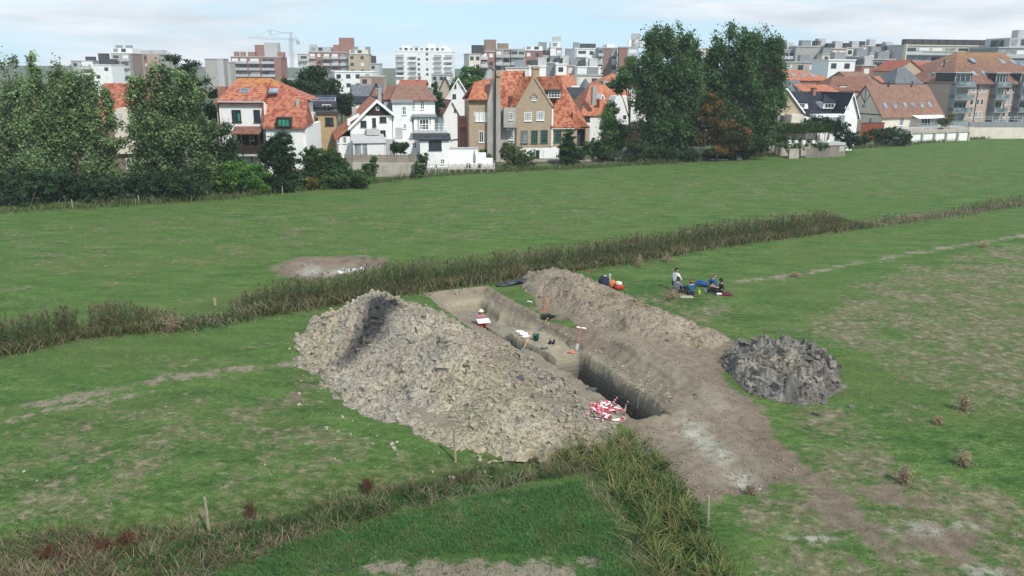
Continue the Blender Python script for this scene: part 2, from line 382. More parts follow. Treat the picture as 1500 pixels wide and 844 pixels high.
def ground_h(x,y,u,v):
    z=(fbm(x*.12,y*.12,3,3)-.5)*.18*ss(10,30,y)+(fbm(x*.6,y*.6,3,4)-.5)*.07
    d1,_=pdist(x,y,DITCH); d2,_=pdist(x,y,DITCH2)
    z-=.42*np.exp(-(d1/1.1)**2)+.35*np.exp(-(d2/.9)**2)*(1-np.exp(-(d1/1.1)**2))
    b=sdist(x,y,BARE); bm=ss(-.3,.6,b)
    w1,w2,r,_,_=worley(x*2.2,y*2.2,3)
    z+=bm*((fbm(x*1.1,y*1.1,4,9)-.5)*.22+(fbm(x*5,y*5,3,2)-.5)*.12+np.maximum(0,.5-w1)*.08*(r>.45))
    dr,_=pdist(x,y,RAMP); z-=.18*np.exp(-(dr/.8)**2)*ss(19.0,19.6,u)
    s=sdist(x,y,SCAR); z-=.35*ss(0,1.5,s)
    # rough ridge thrown up along the right cut edge
    e=np.exp(-((v-2.3-.3*np.sin(u*.9))/.55)**2)*ss(10.5,12.5,u)*(1-ss(18,20,u)); z+=e*.3*(.6+.8*fbm(x*.9,y*.9,3,8))
    t=trench_z(u+(fbm(x*2.5,y*2.5,3,31)-.5)*.22*ss(-3,-2.5,v)*0,v+(fbm(u*1.3,v*.6,4,33)-.5)*.28*ss(-3.2,-2.6,v+0*u)*ss(.3,1.2,u))
    flat=t<-.001
    rough=(fbm(x*4,y*4,4,21)-.5)*.16+(fbm(x*1.2,y*1.2,3,22)-.5)*.16+(fbm(u*6,v*1.2,3,23)-.5)*.08
    z=np.where(flat,z*.3+t+rough*.8,z)
    return z
def axis(core0,core1,step,g1,lim1,g2,lim2):
    a=list(np.arange(core0,core1+1e-6,step)); s=step; p=a[-1]; r=[]
    while p<core1+lim2:
        s*= (1+g1) if p<core1+lim1 else (1+g2); p+=s; r.append(p)
    s=step;p=a[0];l=[]
    while p>core0-lim2:
        s*= (1+g1) if p>core0-lim1 else (1+g2); p-=s; l.append(p)
    return np.array(l[::-1]+a+r)
ua=axis(-.3,19.3,.085,.02,40,.09,3000); va=axis(-3.9,2.2,.07,.02,40,.09,3000)
UU,VV=np.meshgrid(ua,va,indexing='ij'); gx,gy=uv2xy(UU,VV)
gz=ground_h(gx,gy,UU,VV)
HN=0
def zat(x,y):
    x=np.atleast_1d(np.array(x,float)); y=np.atleast_1d(np.array(y,float)); u,v=xy2uv(x,y)
    return ground_h(x,y,u,v)
def Z(x,y): return float(zat(x,y)[0])
nu,nv=UU.shape
idx=np.arange(nu*nv).reshape(nu,nv)
Fq=np.stack([idx[:-1,:-1],idx[1:,:-1],idx[1:,1:],idx[:-1,1:]],-1).reshape(-1,4)
# masks
X=gx.ravel();Y=gy.ravel();u_=UU.ravel();v_=VV.ravel()
soil=ss(-1.3,.7,sdist(X,Y,BARE))
soil=np.maximum(soil,ss(-.12,.1,sdist(X,Y,CUT)))
soil=np.maximum(soil,.9*ss(.1,.7,sdist(X,Y,HEAPF)))
GV=[uv2xy(*q) for q in [(-.5,.4),(2.0,.4),(4.3,.5),(4.8,.9),(3.6,1.5),(1.5,2.2),(-1,2.2)]]; GV2=[uv2xy(*q) for q in [(6.8,.9),(8.6,1.1),(8.7,1.6),(7.2,1.5)]]
soil=soil*(1-.75*ss(-.25,.2,sdist(X,Y,GV)))*(1-.6*ss(-.3,.3,sdist(X,Y,GV2)))
soil=np.maximum(soil,.85*ss(-1.6,.9,sdist(X,Y,SCAR)))
_ds=pdist(X,Y,SPILL)[0]; soil=np.maximum(soil,.62*np.exp(-(_ds/1.0)**2)); brn=np.maximum(.9*ss(-1.5,.2,sdist(X,Y,SCAR)),np.exp(-(_ds/1.3)**2)); brn=np.maximum(brn,.7*np.exp(-((sdist(X,Y,BARE)+.1)/.9)**2))
for k,(tr,w,a) in enumerate(zip(TRACK,[.8,.5,.75,.5],[.6,.5,.5,.42])):
    d,_=pdist(X,Y,tr); soil=np.maximum(soil,a*np.exp(-(d/w)**2))
for (px,py,rx,ry,a) in [(1250,760,70,30,.85),(1380,790,80,36,.95),(1290,720,60,25,.8),(1200,740,40,28,.75),(1330,735,50,20,.75),(1180,680,30,14,.6),(690,835,180,22,1.),(870,825,30,12,.8),(95,670,12,5,1.),(170,675,13,7,.8),(210,612,9,4,.9),(350,576,12,5,.9),(1440,770,40,20,.7),(1150,700,25,12,.7),(435,580,16,8,.55),(1450,840,70,30,.8),(1255,825,40,14,.8),(1120,640,25,20,.4)]:
    cx,cy=P(px,py); sx=abs(P(px+rx,py)[0]-cx); sy=abs(P(px,py-ry)[1]-cy)
    e_=np.exp(-(((X-cx)/sx)**2+((Y-cy)/sy)**2)); soil=np.maximum(soil,a*.82*e_); brn=np.maximum(brn,np.clip(e_*1.6,0,1)*(py<800 or px>1000))
dry=np.full(X.shape,.34)
def reg(poly,a,soft):
    global dry
    dry=np.maximum(dry,a*ss(-soft,soft,sdist(X,Y,PX(poly))))
reg([(1100,480),(1300,390),(1600,330),(1700,560),(1500,620),(1300,560),(1230,520)],.74,2.5)
reg([(1060,420),(1100,490),(960,460),(900,430),(1000,420)],.65,1.2)
reg([(1130,600),(1250,590),(1330,680),(1500,720),(1600,900),(1100,900),(1060,740),(1180,690)],.74,1.0)
reg([(0,610),(250,590),(450,560),(480,620),(650,670),(300,760),(-100,800)],.58,1.0)
reg([(300,300),(900,260),(1500,215),(1500,290),(1200,300),(700,370),(200,420),(-100,440),(-100,340)],.46,6.)
lush=ss(-.3,.5,sdist(X,Y,PX([(200,860),(430,790),(690,725),(850,700),(940,860),(700,1000),(100,1000)])))
lush=np.maximum(lush,.8*ss(-.5,.8,sdist(X,Y,PX([(770,440),(830,400),(1060,420),(1000,470),(900,440)]))))
rank=np.maximum(np.exp(-(pdist(X,Y,DITCH)[0]/1.2)**4),np.exp(-(pdist(X,Y,DITCH2)[0]/1.0)**4))
REED1=PX([(-120,545),(0,520),(130,497),(262,482)]); REED2=PX([(352,466),(500,444),(640,424),(760,408),(900,388),(1050,362),(1180,345),(1272,333)])
REED3=PX([(1272,333),(1400,315),(1500,300),(1640,280)])
for R_ in (REED1,REED2,REED3):
    d,_=pdist(X,Y+ -1.3,R_); rank=np.maximum(rank,np.exp(-(d/1.6)**4)*(1. if R_ is not REED3 else .6))
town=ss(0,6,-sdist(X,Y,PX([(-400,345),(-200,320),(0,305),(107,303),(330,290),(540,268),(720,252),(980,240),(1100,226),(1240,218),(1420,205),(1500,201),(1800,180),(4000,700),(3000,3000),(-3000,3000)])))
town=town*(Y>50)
palec=np.zeros(X.shape)
for (px,py,rx,ry,a) in [(1018,628,16,12,.6),(1035,645,16,12,.6),(1055,662,16,10,.5),(1190,790,30,6,.9),(1090,700,16,14,.8),(1350,775,28,7,.6),(870,660,20,8,.4),(505,393,26,6,.8),(1410,768,20,6,.6),(1440,838,25,8,.7),(455,390,14,6,.6)]:
    cx,cy=P(px,py); sx=abs(P(px+rx,py)[0]-cx); sy=abs(P(px,py-ry)[1]-cy)
    palec=np.maximum(palec,a*np.exp(-(((X-cx)/sx)**2+((Y-cy)/sy)**2)))
m1=np.stack([soil,dry,lush,rank],-1); m2=np.stack([town,palec,brn,np.ones_like(soil)],-1)
me=np_mesh('ground',np.stack([X,Y,gz.ravel()],-1),Fq,4,smooth=True,attrs={'m1':m1,'m2':m2})
def ground_mat():
    t=NT('pasture_and_bare_soil'); p=t.pos()
    def attr(n,o=0):
        nd=t.t.nodes.new('ShaderNodeAttribute'); nd.attribute_name=n; return nd
    a=attr('m1'); b=attr('m2'); sa=t.t.nodes.new('ShaderNodeSeparateColor'); t.t.links.new(a.outputs[0],sa.inputs[0])
    sb=t.t.nodes.new('ShaderNodeSeparateColor'); t.t.links.new(b.outputs[0],sb.inputs[0])
    soil,dry,lush=sa.outputs; rank=a.outputs[3]; town,pale,brnm=sb.outputs
    n_big=t.noise(p,.07,5.,.55); n_med=t.noise(p,.45,6.,.6); n_sm=t.noise(p,2.6,6.,.65); n_f=t.noise(p,14.,4.,.7); n_c=t.noise(p,1.5,9.,.8); n_c2=t.noise(t.n('Mapping',Vector=p,Scale=(.6,1.,1.),Rotation=(0,0,.4)),4.5,7.,.8)
    st=t.n('Mapping',Vector=p,Scale=(.35,1.,1.),Rotation=(0,0,.55)); n_st=t.noise(st,1.1,6.,.65)
    g=t.ramp(t.math('ADD',t.math('MULTIPLY',n_c2,.55),t.math('MULTIPLY',n_st,.45)),[(.39,(.030,.072,.019)),(.5,(.080,.150,.037)),(.6,(.165,.235,.07))])
    g=t.mix(t.ramp(n_big,[(.35,0.),(.65,.6)]),g,(.095,.160,.040)); n_b2=t.noise(t.n('Mapping',Vector=p,Scale=(.5,1.,1.),Rotation=(0,0,.3)),.22,6.,.65); g=t.mix(t.ramp(n_b2,[(.46,0.),(.62,.35)]),g,(.135,.15,.055))
    g=t.mix(t.math('MULTIPLY',t.ramp(n_f,[(.3,1.),(.55,0.)]),.6),g,(.018,.036,.012))
    g=t.mix(t.math('MULTIPLY',lush,.55),g,t.ramp(n_sm,[(.3,(.022,.068,.018)),(.7,(.05,.125,.026))]))
    # withered straw patches
    dn=t.math('ADD',t.math('ADD',t.math('MULTIPLY',n_med,.3),t.math('MULTIPLY',n_c,.35)),t.math('MULTIPLY',n_c2,.35))
    th=t.math('SUBTRACT',.60,t.math('MULTIPLY',dry,.19))
    df=t.math('MULTIPLY',t.math('SUBTRACT',dn,th),16.,True)
    dc=t.ramp(n_sm,[(.34,(.115,.10,.055)),(.5,(.19,.155,.10)),(.64,(.32,.265,.185))])
    g=t.mix(t.math('MULTIPLY',df,.82),g,dc)
    g=t.mix(t.math('MULTIPLY',rank,.75),g,t.ramp(n_c2,[(.4,(.035,.06,.018)),(.5,(.07,.10,.035)),(.6,(.20,.16,.10))]))
    # tiny pale flecks: dry stalks, flowers, droppings
    fl=t.n('TexVoronoi',{'feature':'F1'},Vector=p,Scale=2.4,Randomness=1.)
    fm=t.math('MULTIPLY',t.math('LESS_THAN',fl,t.math('MULTIPLY',t.ramp(n_med,[(.45,0.),(.7,1.)]),.14)),.55)
    g=t.mix(fm,g,(.34,.31,.22))
    # soil
    sc=t.ramp(t.math('ADD',t.math('MULTIPLY',n_sm,.6),t.math('MULTIPLY',n_f,.4)),[(.32,(.135,.10,.072)),(.5,(.225,.178,.132)),(.68,(.32,.265,.20))])
    sc=t.mix(t.ramp(n_med,[(.4,0.),(.62,.6)]),sc,(.30,.262,.195))
    sc=t.mix(t.math('MULTIPLY',brnm,.8),sc,t.ramp(n_sm,[(.35,(.12,.085,.062)),(.65,(.21,.16,.12))]))
    sf=t.math('ADD',soil,t.math('MULTIPLY',t.math('SUBTRACT',t.math('ADD',t.math('MULTIPLY',n_med,.35),t.math('MULTIPLY',n_c,.65)),.5),3.))
    sf=t.ramp(sf,[(.42,0.),(.62,1.)])
    # strata below the turf
    sep=t.t.nodes.new('ShaderNodeSeparateXYZ'); t.t.links.new(p,sep.inputs[0]); zz=sep.outputs[2]
    zd=t.math('ADD',zz,t.math('MULTIPLY',t.math('SUBTRACT',n_med,.5),.22))
    zf=t.math('DIVIDE',t.math('MULTIPLY',zd,-1.),3.,True)
    lay=t.ramp(zf,[(.0,(.19,.15,.11)),(.06,(.19,.15,.11)),(.12,(.31,.265,.19)),(.2,(.40,.35,.25)),(.25,(.33,.285,.205)),(.30,(.31,.275,.205)),(.38,(.17,.158,.13)),(.5,(.10,.098,.092)),(.95,(.06,.062,.064))])
    bands=t.n('TexWave',{'wave_type':'BANDS','bands_direction':'Z'},out=1,Vector=p,Scale=1.6,Distortion=1.2,Detail=3.)
    lay=t.mix(t.math('MULTIPLY',bands,.3),lay,(.36,.31,.22)); lay=t.mix(t.math('MULTIPLY',t.ramp(n_f,[(.4,1.),(.58,0.)]),.5),lay,(.14,.12,.09))
    nrm=t.n('NewGeometry',out=1); sn=t.t.nodes.new('ShaderNodeSeparateXYZ'); t.t.links.new(nrm,sn.inputs[0])
    sc2=t.mix(t.ramp(zf,[(.08,0.),(.16,1.)]),sc,lay)
    sc2=t.mix(pale,sc2,t.ramp(n_sm,[(.35,(.33,.32,.26)),(.65,(.50,.48,.41))]))
    col=t.mix(sf,g,sc2)
    col=t.mix(t.math('MULTIPLY',t.math('MULTIPLY',pale,.8),t.ramp(n_sm,[(.45,0.),(.55,1.)])),col,(.45,.44,.38))
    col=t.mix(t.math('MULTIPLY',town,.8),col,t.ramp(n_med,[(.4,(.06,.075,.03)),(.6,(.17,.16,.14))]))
    hb=t.math('ADD',t.math('MULTIPLY',n_sm,.7),t.math('MULTIPLY',n_f,.5))
    return t.finish(col,.95,hb,.9,.12,.1)
M['ground']=ground_mat()
g=link('ground',me,M['ground']); g['kind']='structure'
# ================================================================ spoil heaps
def rect_grid(x0,x1,y0,y1,st):
    a=np.arange(x0,x1,st);b=np.arange(y0,y1,st); A,B=np.meshgrid(a,b,indexing='ij'); n,m=A.shape
    i=np.arange(n*m).reshape(n,m); Fq=np.stack([i[:-1,:-1],i[1:,:-1],i[1:,1:],i[:-1,1:]],-1).reshape(-1,4)
    return A.ravel(),B.ravel(),Fq
def clod_tex(x,y,a1,a2,a3):
    z=(fbm(x*1.6,y*1.6,6,21)-.5)*a1*2.6+(fbm(x*4.5,y*4.5,4,27)-.5)*a2*2.4+(fbm(x*10,y*10,3,29)-.5)*a3*3.4
    for sc,a,s in ((1.7,a1*1.3,3),(4.,a2*1.2,7),(8.,a3*1.2,12)):
        wx=x+(fbm(x*sc*.8,y*sc*.8,2,s+40)-.5)*.5/sc; f1,f2,r,qx,qy=worley(wx*sc,y*sc,s)
        tilt=(qx*(r-.5)+qy*(_h(np.floor(r*997),np.floor(r*313),3)-.5))*4.
        e=ss(0,.16,f2-f1)
        z=z+a*(e*(.45+.55*r+tilt*.6))*(_h(np.floor(r*1999),np.floor(r*77),5)>.78)
    return z
def clods(name,x,y,z,size,col,parent=None,mat=None,flat=.7):
    ico=bmesh.new(); bmesh.ops.create_cube(ico,size=1.45); bmesh.ops.triangulate(ico,faces=ico.faces)
    tv=np.array([v.co[:] for v in ico.verts]); tf=np.array([[v.index for v in f.verts] for f in ico.faces]); ico.free()
    n=len(x); k=len(tv); R=RNG
    ang=R.uniform(0,6.28,n); c,s=np.cos(ang),np.sin(ang)
    V=tv[None]*(1+R.uniform(-.42,.42,(n,k,3)))*np.stack([R.uniform(.7,1.4,n),R.uniform(.6,1.1,n),R.uniform(.45,.9,n)*flat/.7],-1)[:,None,:]
    # random tilt
    t=R.uniform(-.6,.6,n); ct,st=np.cos(t)[:,None],np.sin(t)[:,None]
    yz=V[...,1]*ct-V[...,2]*st; V[...,2]=V[...,1]*st+V[...,2]*ct; V[...,1]=yz
    vx=V[...,0]*c[:,None]-V[...,1]*s[:,None]; vy=V[...,0]*s[:,None]+V[...,1]*c[:,None]
    W=np.stack([vx,vy,V[...,2]],-1)*np.asarray(size)[:,None,None]+np.stack([x,y,z],-1)[:,None,:]
    Fq=(tf[None]+(np.arange(n)*k)[:,None,None]).reshape(-1,3)
    C=np.repeat(col,k,axis=0)
    return link(name,np_mesh(name,W.reshape(-1,3),Fq,3,col=C),mat or M['clod'],parent)
def mclod():
    t=NT('dug_clay_clods'); a=t.n('Attribute',{'attribute_name':'col'}); n=t.noise(t.pos(),7.,5.,.65)
    col=t.mix(1.,a,t.ramp(n,[(.3,.72),(.7,1.18)]),'MULTIPLY'); return t.finish(col,.95,t.noise(t.pos(),22.,4.),.5,.03,.15)
M['clod']=mclod()
PALE=np.array([.43,.378,.298]);MID=np.array([.285,.245,.195]);DARK=np.array([.06,.058,.058]);GREYC=np.array([.2,.2,.2]);BROWN=np.array([.235,.185,.14]);SAND=np.array([.34,.30,.205])
root=empty('spoil_heap',(0,0,0)); tag(root,'largest pale clay spoil heap, left of the trench, with a dark streak down its peak','spoil heap')
def heap1(x,y):
    u,v=xy2uv(x,y); d=sdist(x,y,HEAPF)+(fbm(x*.5,y*.5,3,77)-.5)*1.2+(fbm(x*2.5,y*2.5,3,78)-.5)*.9
    # cone at the far left, long low tail towards the near right
    pu,pv=6.3,-7.6
    rr_=np.hypot((u-pu)*np.where(u>pu,.75,1.1),(v-pv)*np.where(v<pv,.98,.9)); cone=np.maximum(3.05-.92*rr_,2.2-.5*rr_)
    tail=(1.5-.06*(u-6))-np.abs(v+6.6-.09*(u-10))*.36
    h=np.maximum(cone,0); k=.22
    top=np.log(np.exp(h/k)+np.exp(np.clip(tail,0,9)/k))*k-.1
    h=np.minimum(top,np.clip(d,0,99)*1.05)
    lump=(fbm(x*.45,y*.45,3,5)-.5)*.7+(fbm(x*1.1,y*1.1,3,15)-.5)*.3
    m=ss(0,1.,d); h=np.where(d>0,h+lump*m,0)
    h=np.minimum(h,np.maximum(np.where(u<10.8,.05+.36*(-3.15-.05*(8-u)-v),.26+.32*(-2.2-v)),0)); h=np.minimum(h,.12+.36*np.clip(19.4-u,0,99)); c=clod_tex(x,y,.085,.085,.055)*(.4+.75*ss(.35,.6,fbm(x*.3,y*.3,3,55)))*(1-.72*ss(-5.5,-3.8,v)*ss(7,12,u))
    return h+c*ss(-.1,.4,d),d
x,y,Fq=rect_grid(-14,7,22.,45.5,.042)
h,d=heap1(x,y)
keep=d>-.12; fk=keep[Fq].all(1); used=np.unique(Fq[fk]); rem=-np.ones(len(x),int); rem[used]=np.arange(len(used))
def heap1_col(x,y):
    u,v=xy2uv(x,y); n1=fbm(x*.5,y*.5,4,61)[:,None]; n2=fbm(x*2.5,y*2.5,4,62)[:,None]
    c=MID*(1-n1)+PALE*n1; c=c*(.8+.42*n2)
    w=ss(.52,.62,fbm(x*.45+9,y*.45,3,63))[:,None]*.6; c=c*(1-w)+SAND*w*(.85+.3*n2)
    g=ss(.56,.66,fbm(x*.9,y*.9,3,64))[:,None]*.3; c=c*(1-g)+GREYC*g
    br=ss(6,11,u)*ss(-6.,-4.3,v); c=c*(1-.35*br[:,None])+BROWN*.35*br[:,None]
    # dark organic clay tipped down the far-left flank
    dd,tt=pdist(u,v,[(6.2,-7.4),(8.4,-8.7),(8.9,-9.3),(9.8,-10.2)]); k=(np.exp(-(dd/.62)**2)*(1.15-.6*tt))[:,None]*np.clip(.5+1.1*n2,0,1)
    k=np.clip(k*1.5,0,1); c=c*(1-k)+DARK*k
    return np.clip(c,.02,.6)
zg=zat(x[used],y[used])
V=np.stack([x[used],y[used],np.minimum(zg,0)*0+h[used]+np.clip(zg,-.1,.3)-.03-.15*(d[used]<.02)],-1)
link('heap_body',np_mesh('heap_body',V,rem[Fq[fk]],4,smooth=True,col=heap1_col(x[used],y[used])),M['clod'],root)
def scatter(n,fn,rg,smin,smax,power,colfn,name,parent,lift=.25,edge=0):
    X=RNG.uniform(rg[0],rg[1],n*4);Y=RNG.uniform(rg[2],rg[3],n*4); h,d=fn(X,Y); m=d>edge; X,Y,h=X[m][:n],Y[m][:n],h[m][:n]
    r_=RNG.random(len(X)); s=np.where(r_<.93,RNG.uniform(smin,smin+.022,len(X)),smin+(smax-smin)*RNG.random(len(X))**power)
    o=clods(name,X,Y,h+np.clip(zat(X,Y),-.1,.3)+s*lift-.02,s,colfn(X,Y)*(1+(RNG.uniform(.62,1.22,(len(X),1))-1)*np.clip(1.3-s[:,None]*9,.35,1)),parent); o['kind']='stuff'; return o
scatter(42000,heap1,(-14,7,22,45.5),.009,.16,3.,heap1_col,'clods',root)
def loosec(x,y):
    return PALE[None]*(.8+.4*fbm(x*3,y*3,2,3)[:,None])
# loose clods rolled out on the grass around the heap
def loose(poly,n,smin,smax,name,label,colfn=loosec,power=4.):
    X,Y=sample_poly(poly,n); s=smin+(smax-smin)*RNG.random(len(X))**power
    o=clods(name,X,Y,zat(X,Y)+s*.2,s,colfn(X,Y)); tag(o,label,'clods',kind='stuff'); return o
loose(PX([(425,495),(470,520),(470,580),(500,610),(600,650),(690,668),(770,660),(760,680),(660,690),(540,660),(440,610),(420,550)]),3.2,.02,.11,'scattered_clods','pale clods rolled out over the grass at the foot of the big heap')
loose(BARE,34,.008,.055,'soil_crumbs','crumbs of soil strewn over the bare scraped ground',lambda x,y:(BROWN[None]*1.15)*(.7+.6*fbm(x*3,y*3,2,3)[:,None]))
# second heap
HEAP2=[uv2xy(*q) for q in [(-1.3,4.2),(-.9,2.3),(1.5,1.6),(5,1.9),(8,2.3),(10.5,2.9),(12.6,4.0),(13.6,6.0),(12.8,7.2),(10,6.9),(6,6.5),(2,6.0),(-.3,5.6)]]
def heap2(x,y):
    u,v=xy2uv(x,y); d=sdist(x,y,HEAP2)+(fbm(x*.6,y*.6,3,7)-.5)*.9
    ridge=1.0-.06*np.clip(u-1.5,0,20)-.12*np.clip(1.5-u,0,9)+(fbm(u*.5,v*.5,3,81)-.5)*.7
    h=np.minimum(np.clip(d,0,9)*.56,ridge-.10*np.clip(d-1.8,-9,0)**2*0)
    h=h+(fbm(x*.9,y*.9,4,16)-.5)*.4*ss(0,.8,d)
    return np.maximum(h,0)*ss(-.05,.3,d)+clod_tex(x,y,.07,.05,.035)*ss(0,.5,d)*(.35+.9*ss(.4,.6,fbm(x*.5,y*.5,2,99))),d
def heap2_col(x,y):
    n1=fbm(x*.7,y*.7,4,91)[:,None]; n2=fbm(x*3,y*3,4,92)[:,None]
    c=BROWN*(1-n1)+np.array([.33,.275,.205])*n1; g=ss(.6,.7,fbm(x*1.3,y*1.3,3,93))[:,None]*.5
    c=c*(.78+.45*n2); return np.clip(c*(1-g)+np.array([.11,.105,.05])*g,.02,.6)
root2=empty('spoil_heap',(0,0,0)); tag(root2,'long low brown spoil heap on the far right side of the trench, beside the bags','spoil heap')
x,y,Fq=rect_grid(-2,14,30.,51.5,.06); h,d=heap2(x,y)
keep=d>-.1; fk=keep[Fq].all(1); used=np.unique(Fq[fk]); rem=-np.ones(len(x),int); rem[used]=np.arange(len(used))
zg=zat(x[used],y[used])
link('heap_body',np_mesh('heap_body',np.stack([x[used],y[used],h[used]+zg-.02-.1*(d[used]<.02)],-1),rem[Fq[fk]],4,smooth=True,col=heap2_col(x[used],y[used])),M['clod'],root2)
scatter(9000,heap2,(-2,14,30,51),.009,.10,1.9,heap2_col,'clods',root2)
# dark clay rubble pile
rc=P(1140,572)
RUB=PX([(1050,530),(1072,558),(1110,582),(1170,596),(1215,592),(1236,565),(1225,540),(1190,515),(1140,505),(1075,510)])
def heap3(x,y):
    d=sdist(x,y,RUB)+(fbm(x*1.1,y*1.1,2,71)-.5)*.5
    h=np.minimum(np.clip(d,0,9)*.7,.5+.17*np.clip(d-.8,0,3)); h=h+(fbm(x*1.4,y*1.4,3,72)-.5)*.5*ss(0,.6,d)
    return np.maximum(h,0)+clod_tex(x,y,.20,.14,.07)*ss(-.05,.4,d),d
def heap3_col(x,y):
    n1=fbm(x*1.6,y*1.6,4,73)[:,None]; n2=fbm(x*5,y*5,3,74)[:,None]; f1,f2,r,_,_=worley(x*1.5,y*1.5,3)
    c=np.array([.12,.107,.094])*(1-n1)+np.array([.265,.243,.212])*n1; c=c*(.65+.6*r[:,None])*(.8+.4*n2)
    dd=np.hypot(x-rc[0]-.3,(y-rc[1]-1.2)); k=(np.exp(-(dd/.75)**2))[:,None]*.75; return c*(1-k)+np.array([.30,.25,.18])*k
root3=empty('clay_pile',(0,0,0)); tag(root3,'small pile of dark grey clay blocks on the grass to the right of the trench','clay pile')
x,y,Fq=rect_grid(8,15,27.,36.,.045); h,d=heap3(x,y)
keep=d>-.1; fk=keep[Fq].all(1); used=np.unique(Fq[fk]); rem=-np.ones(len(x),int); rem[used]=np.arange(len(used))
zg=zat(x[used],y[used])
link('pile_body',np_mesh('pile_body',np.stack([x[used],y[used],h[used]+zg-.02-.1*(d[used]<.02)],-1),rem[Fq[fk]],4,smooth=True,col=heap3_col(x[used],y[used])),M['clod'],root3)
scatter(7000,heap3,(8,15,27,36),.014,.2,2.6,heap3_col,'clods',root3,.12)
loose(PX([(1200,495),(1240,530),(1275,560),(1265,600),(1180,612),(1225,560)]),1.6,.03,.13,'scattered_clay_lumps','grey lumps fallen beside the dark clay pile',heap3_col,3.)
loose(PX([(1065,680),(1120,690),(1130,715),(1090,722)]),14,.02,.1,'pale_clay_lumps','whitish clay lumps at the near end of the bare ground')
loose(PX([(485,398),(500,386),(540,388),(535,398)]),5,.05,.22,'white_stones','white stones heaped in the far bare hollow behind the reeds',lambda x,y:np.full((len(x),3),.62))
loose(PX([(0,620),(480,560),(760,700),(520,700),(0,780)]),.25,.015,.06,'pasture_litter','small pale lumps strewn over the near pasture')
loose([uv2xy(*q) for q in [(.9,-2.7),(.9,-.2),(10,.9),(16,1.6),(18.5,1.2),(17,.5),(10.5,-.7),(6,-1.2)]],45,.008,.05,'trench_crumbs','crumbs of earth fallen on the trench ledges')
# ================================================================ vegetation generators
def blades(x,y,z,h,w,lean,cb,ct,az=None,curve=.5,rng=RNG):
    """three-section ribbons; lean = horizontal reach / height; cb, ct colours (n,3)"""
    n=len(x); az=rng.uniform(0,6.28,n) if az is None else az
    dx,dy=np.cos(az),np.sin(az); pa=rng.uniform(0,3.14,n); px,py=np.cos(pa),np.sin(pa)
    T=[0.,.4,.75,1.]; Wd=[1.,.9,.6,.12]; V=np.zeros((n,8,3)); C=np.zeros((n,8,3))
    for i,(t,wd) in enumerate(zip(T,Wd)):
        r=lean*h*(t**(1+curve)); zz=h*(t-.28*np.clip(lean,0,2)*t*t)
        for k,sg in enumerate((-1,1)):
            V[:,2*i+k,0]=x+dx*r+sg*px*w*.5*wd; V[:,2*i+k,1]=y+dy*r+sg*py*w*.5*wd; V[:,2*i+k,2]=z+zz
            C[:,2*i+k]=cb*(1-t)+ct*t
    q=np.array([[0,1,3,2],[2,3,5,4],[4,5,7,6]]); Fq=(q[None]+(np.arange(n)*8)[:,None,None]).reshape(-1,4)
    return V.reshape(-1,3),Fq,C.reshape(-1,3)
def merge(parts):
    V=[];Fq=[];C=[];o=0
    for v,f,c in parts: V.append(v);Fq.append(f+o);C.append(c);o+=len(v)
    return np.concatenate(V),np.concatenate(Fq),np.concatenate(C)
def leaves(x,y,z,s,col,up=.35,rng=RNG,elong=1.5):
    n=len(x); nv=rng.normal(size=(n,3)); nv[:,2]+=up*2; nv/=np.linalg.norm(nv,axis=1)[:,None]
    a=np.cross(nv,rng.normal(size=(n,3))); a/=np.linalg.norm(a,axis=1)[:,None]+1e-9; b=np.cross(nv,a)
    s=np.broadcast_to(np.asarray(s),(n,)); c=np.stack([x,y,z],-1)
    A=a*(s*elong*.5)[:,None]; B=b*(s*.5)[:,None]
    V=np.stack([c-A,c-B*.9+A*.1,c+A,c+B*.9+A*.1],1)
    return V.reshape(-1,3),np.arange(n*4).reshape(n,4),np.repeat(col,4,axis=0)
def cc(n,base,var=.25,rng=RNG,hue=.08):
    base=np.array(base); return np.clip(base[None]*(1+rng.uniform(-var,var,(n,1)))*(1+rng.uniform(-hue,hue,(n,3))),.002,.9)
def stuffobj(name,label,cat,parts,mat=None):
    V,Fq,C=merge(parts); o=link(name,np_mesh(name,V,Fq,4,col=C),mat or M['plant']); tag(o,label,cat,kind='stuff'); return o
# ---- pasture tufts close to the camera
def sodmask(x,y):
    b=np.maximum(sdist(x,y,BARE),np.maximum(sdist(x,y,CUT),sdist(x,y,HEAPF))); return b<-.1
NEAR=[(-16,15),(18,15),(26,32),(26,42),(-24,42),(-24,32)]
x,y=sample_poly(NEAR,60); _d=sdist(x,y,PX([(1130,600),(1250,590),(1330,680),(1500,720),(1600,900),(1100,900),(1060,740),(1180,690)])); m=sodmask(x,y)&(RNG.random(len(x))<np.clip(26./y-.45,.05,1))&((_d<0)|(RNG.random(len(x))<.25)); x,y=x[m],y[m]; n=len(x)
f=fbm(x*.5,y*.5,4,5); dryk=(f>.58)[:,None]*.7
cb=cc(n,(.035,.08,.02)); ct=cc(n,(.085,.18,.045),.3); st=cc(n,(.27,.23,.13),.3)
k=(RNG.random((n,1))<.15+dryk*.5); ct=np.where(k,st,ct); cb=np.where(k,st*.6,cb)
stuffobj('pasture_grass','short green and withered grass tufts over the near pasture','grass',[blades(x,y,zat(x,y)-.01,RNG.uniform(.03,.09,n),RNG.uniform(.012,.03,n),RNG.uniform(.3,1.2,n),cb,ct)])
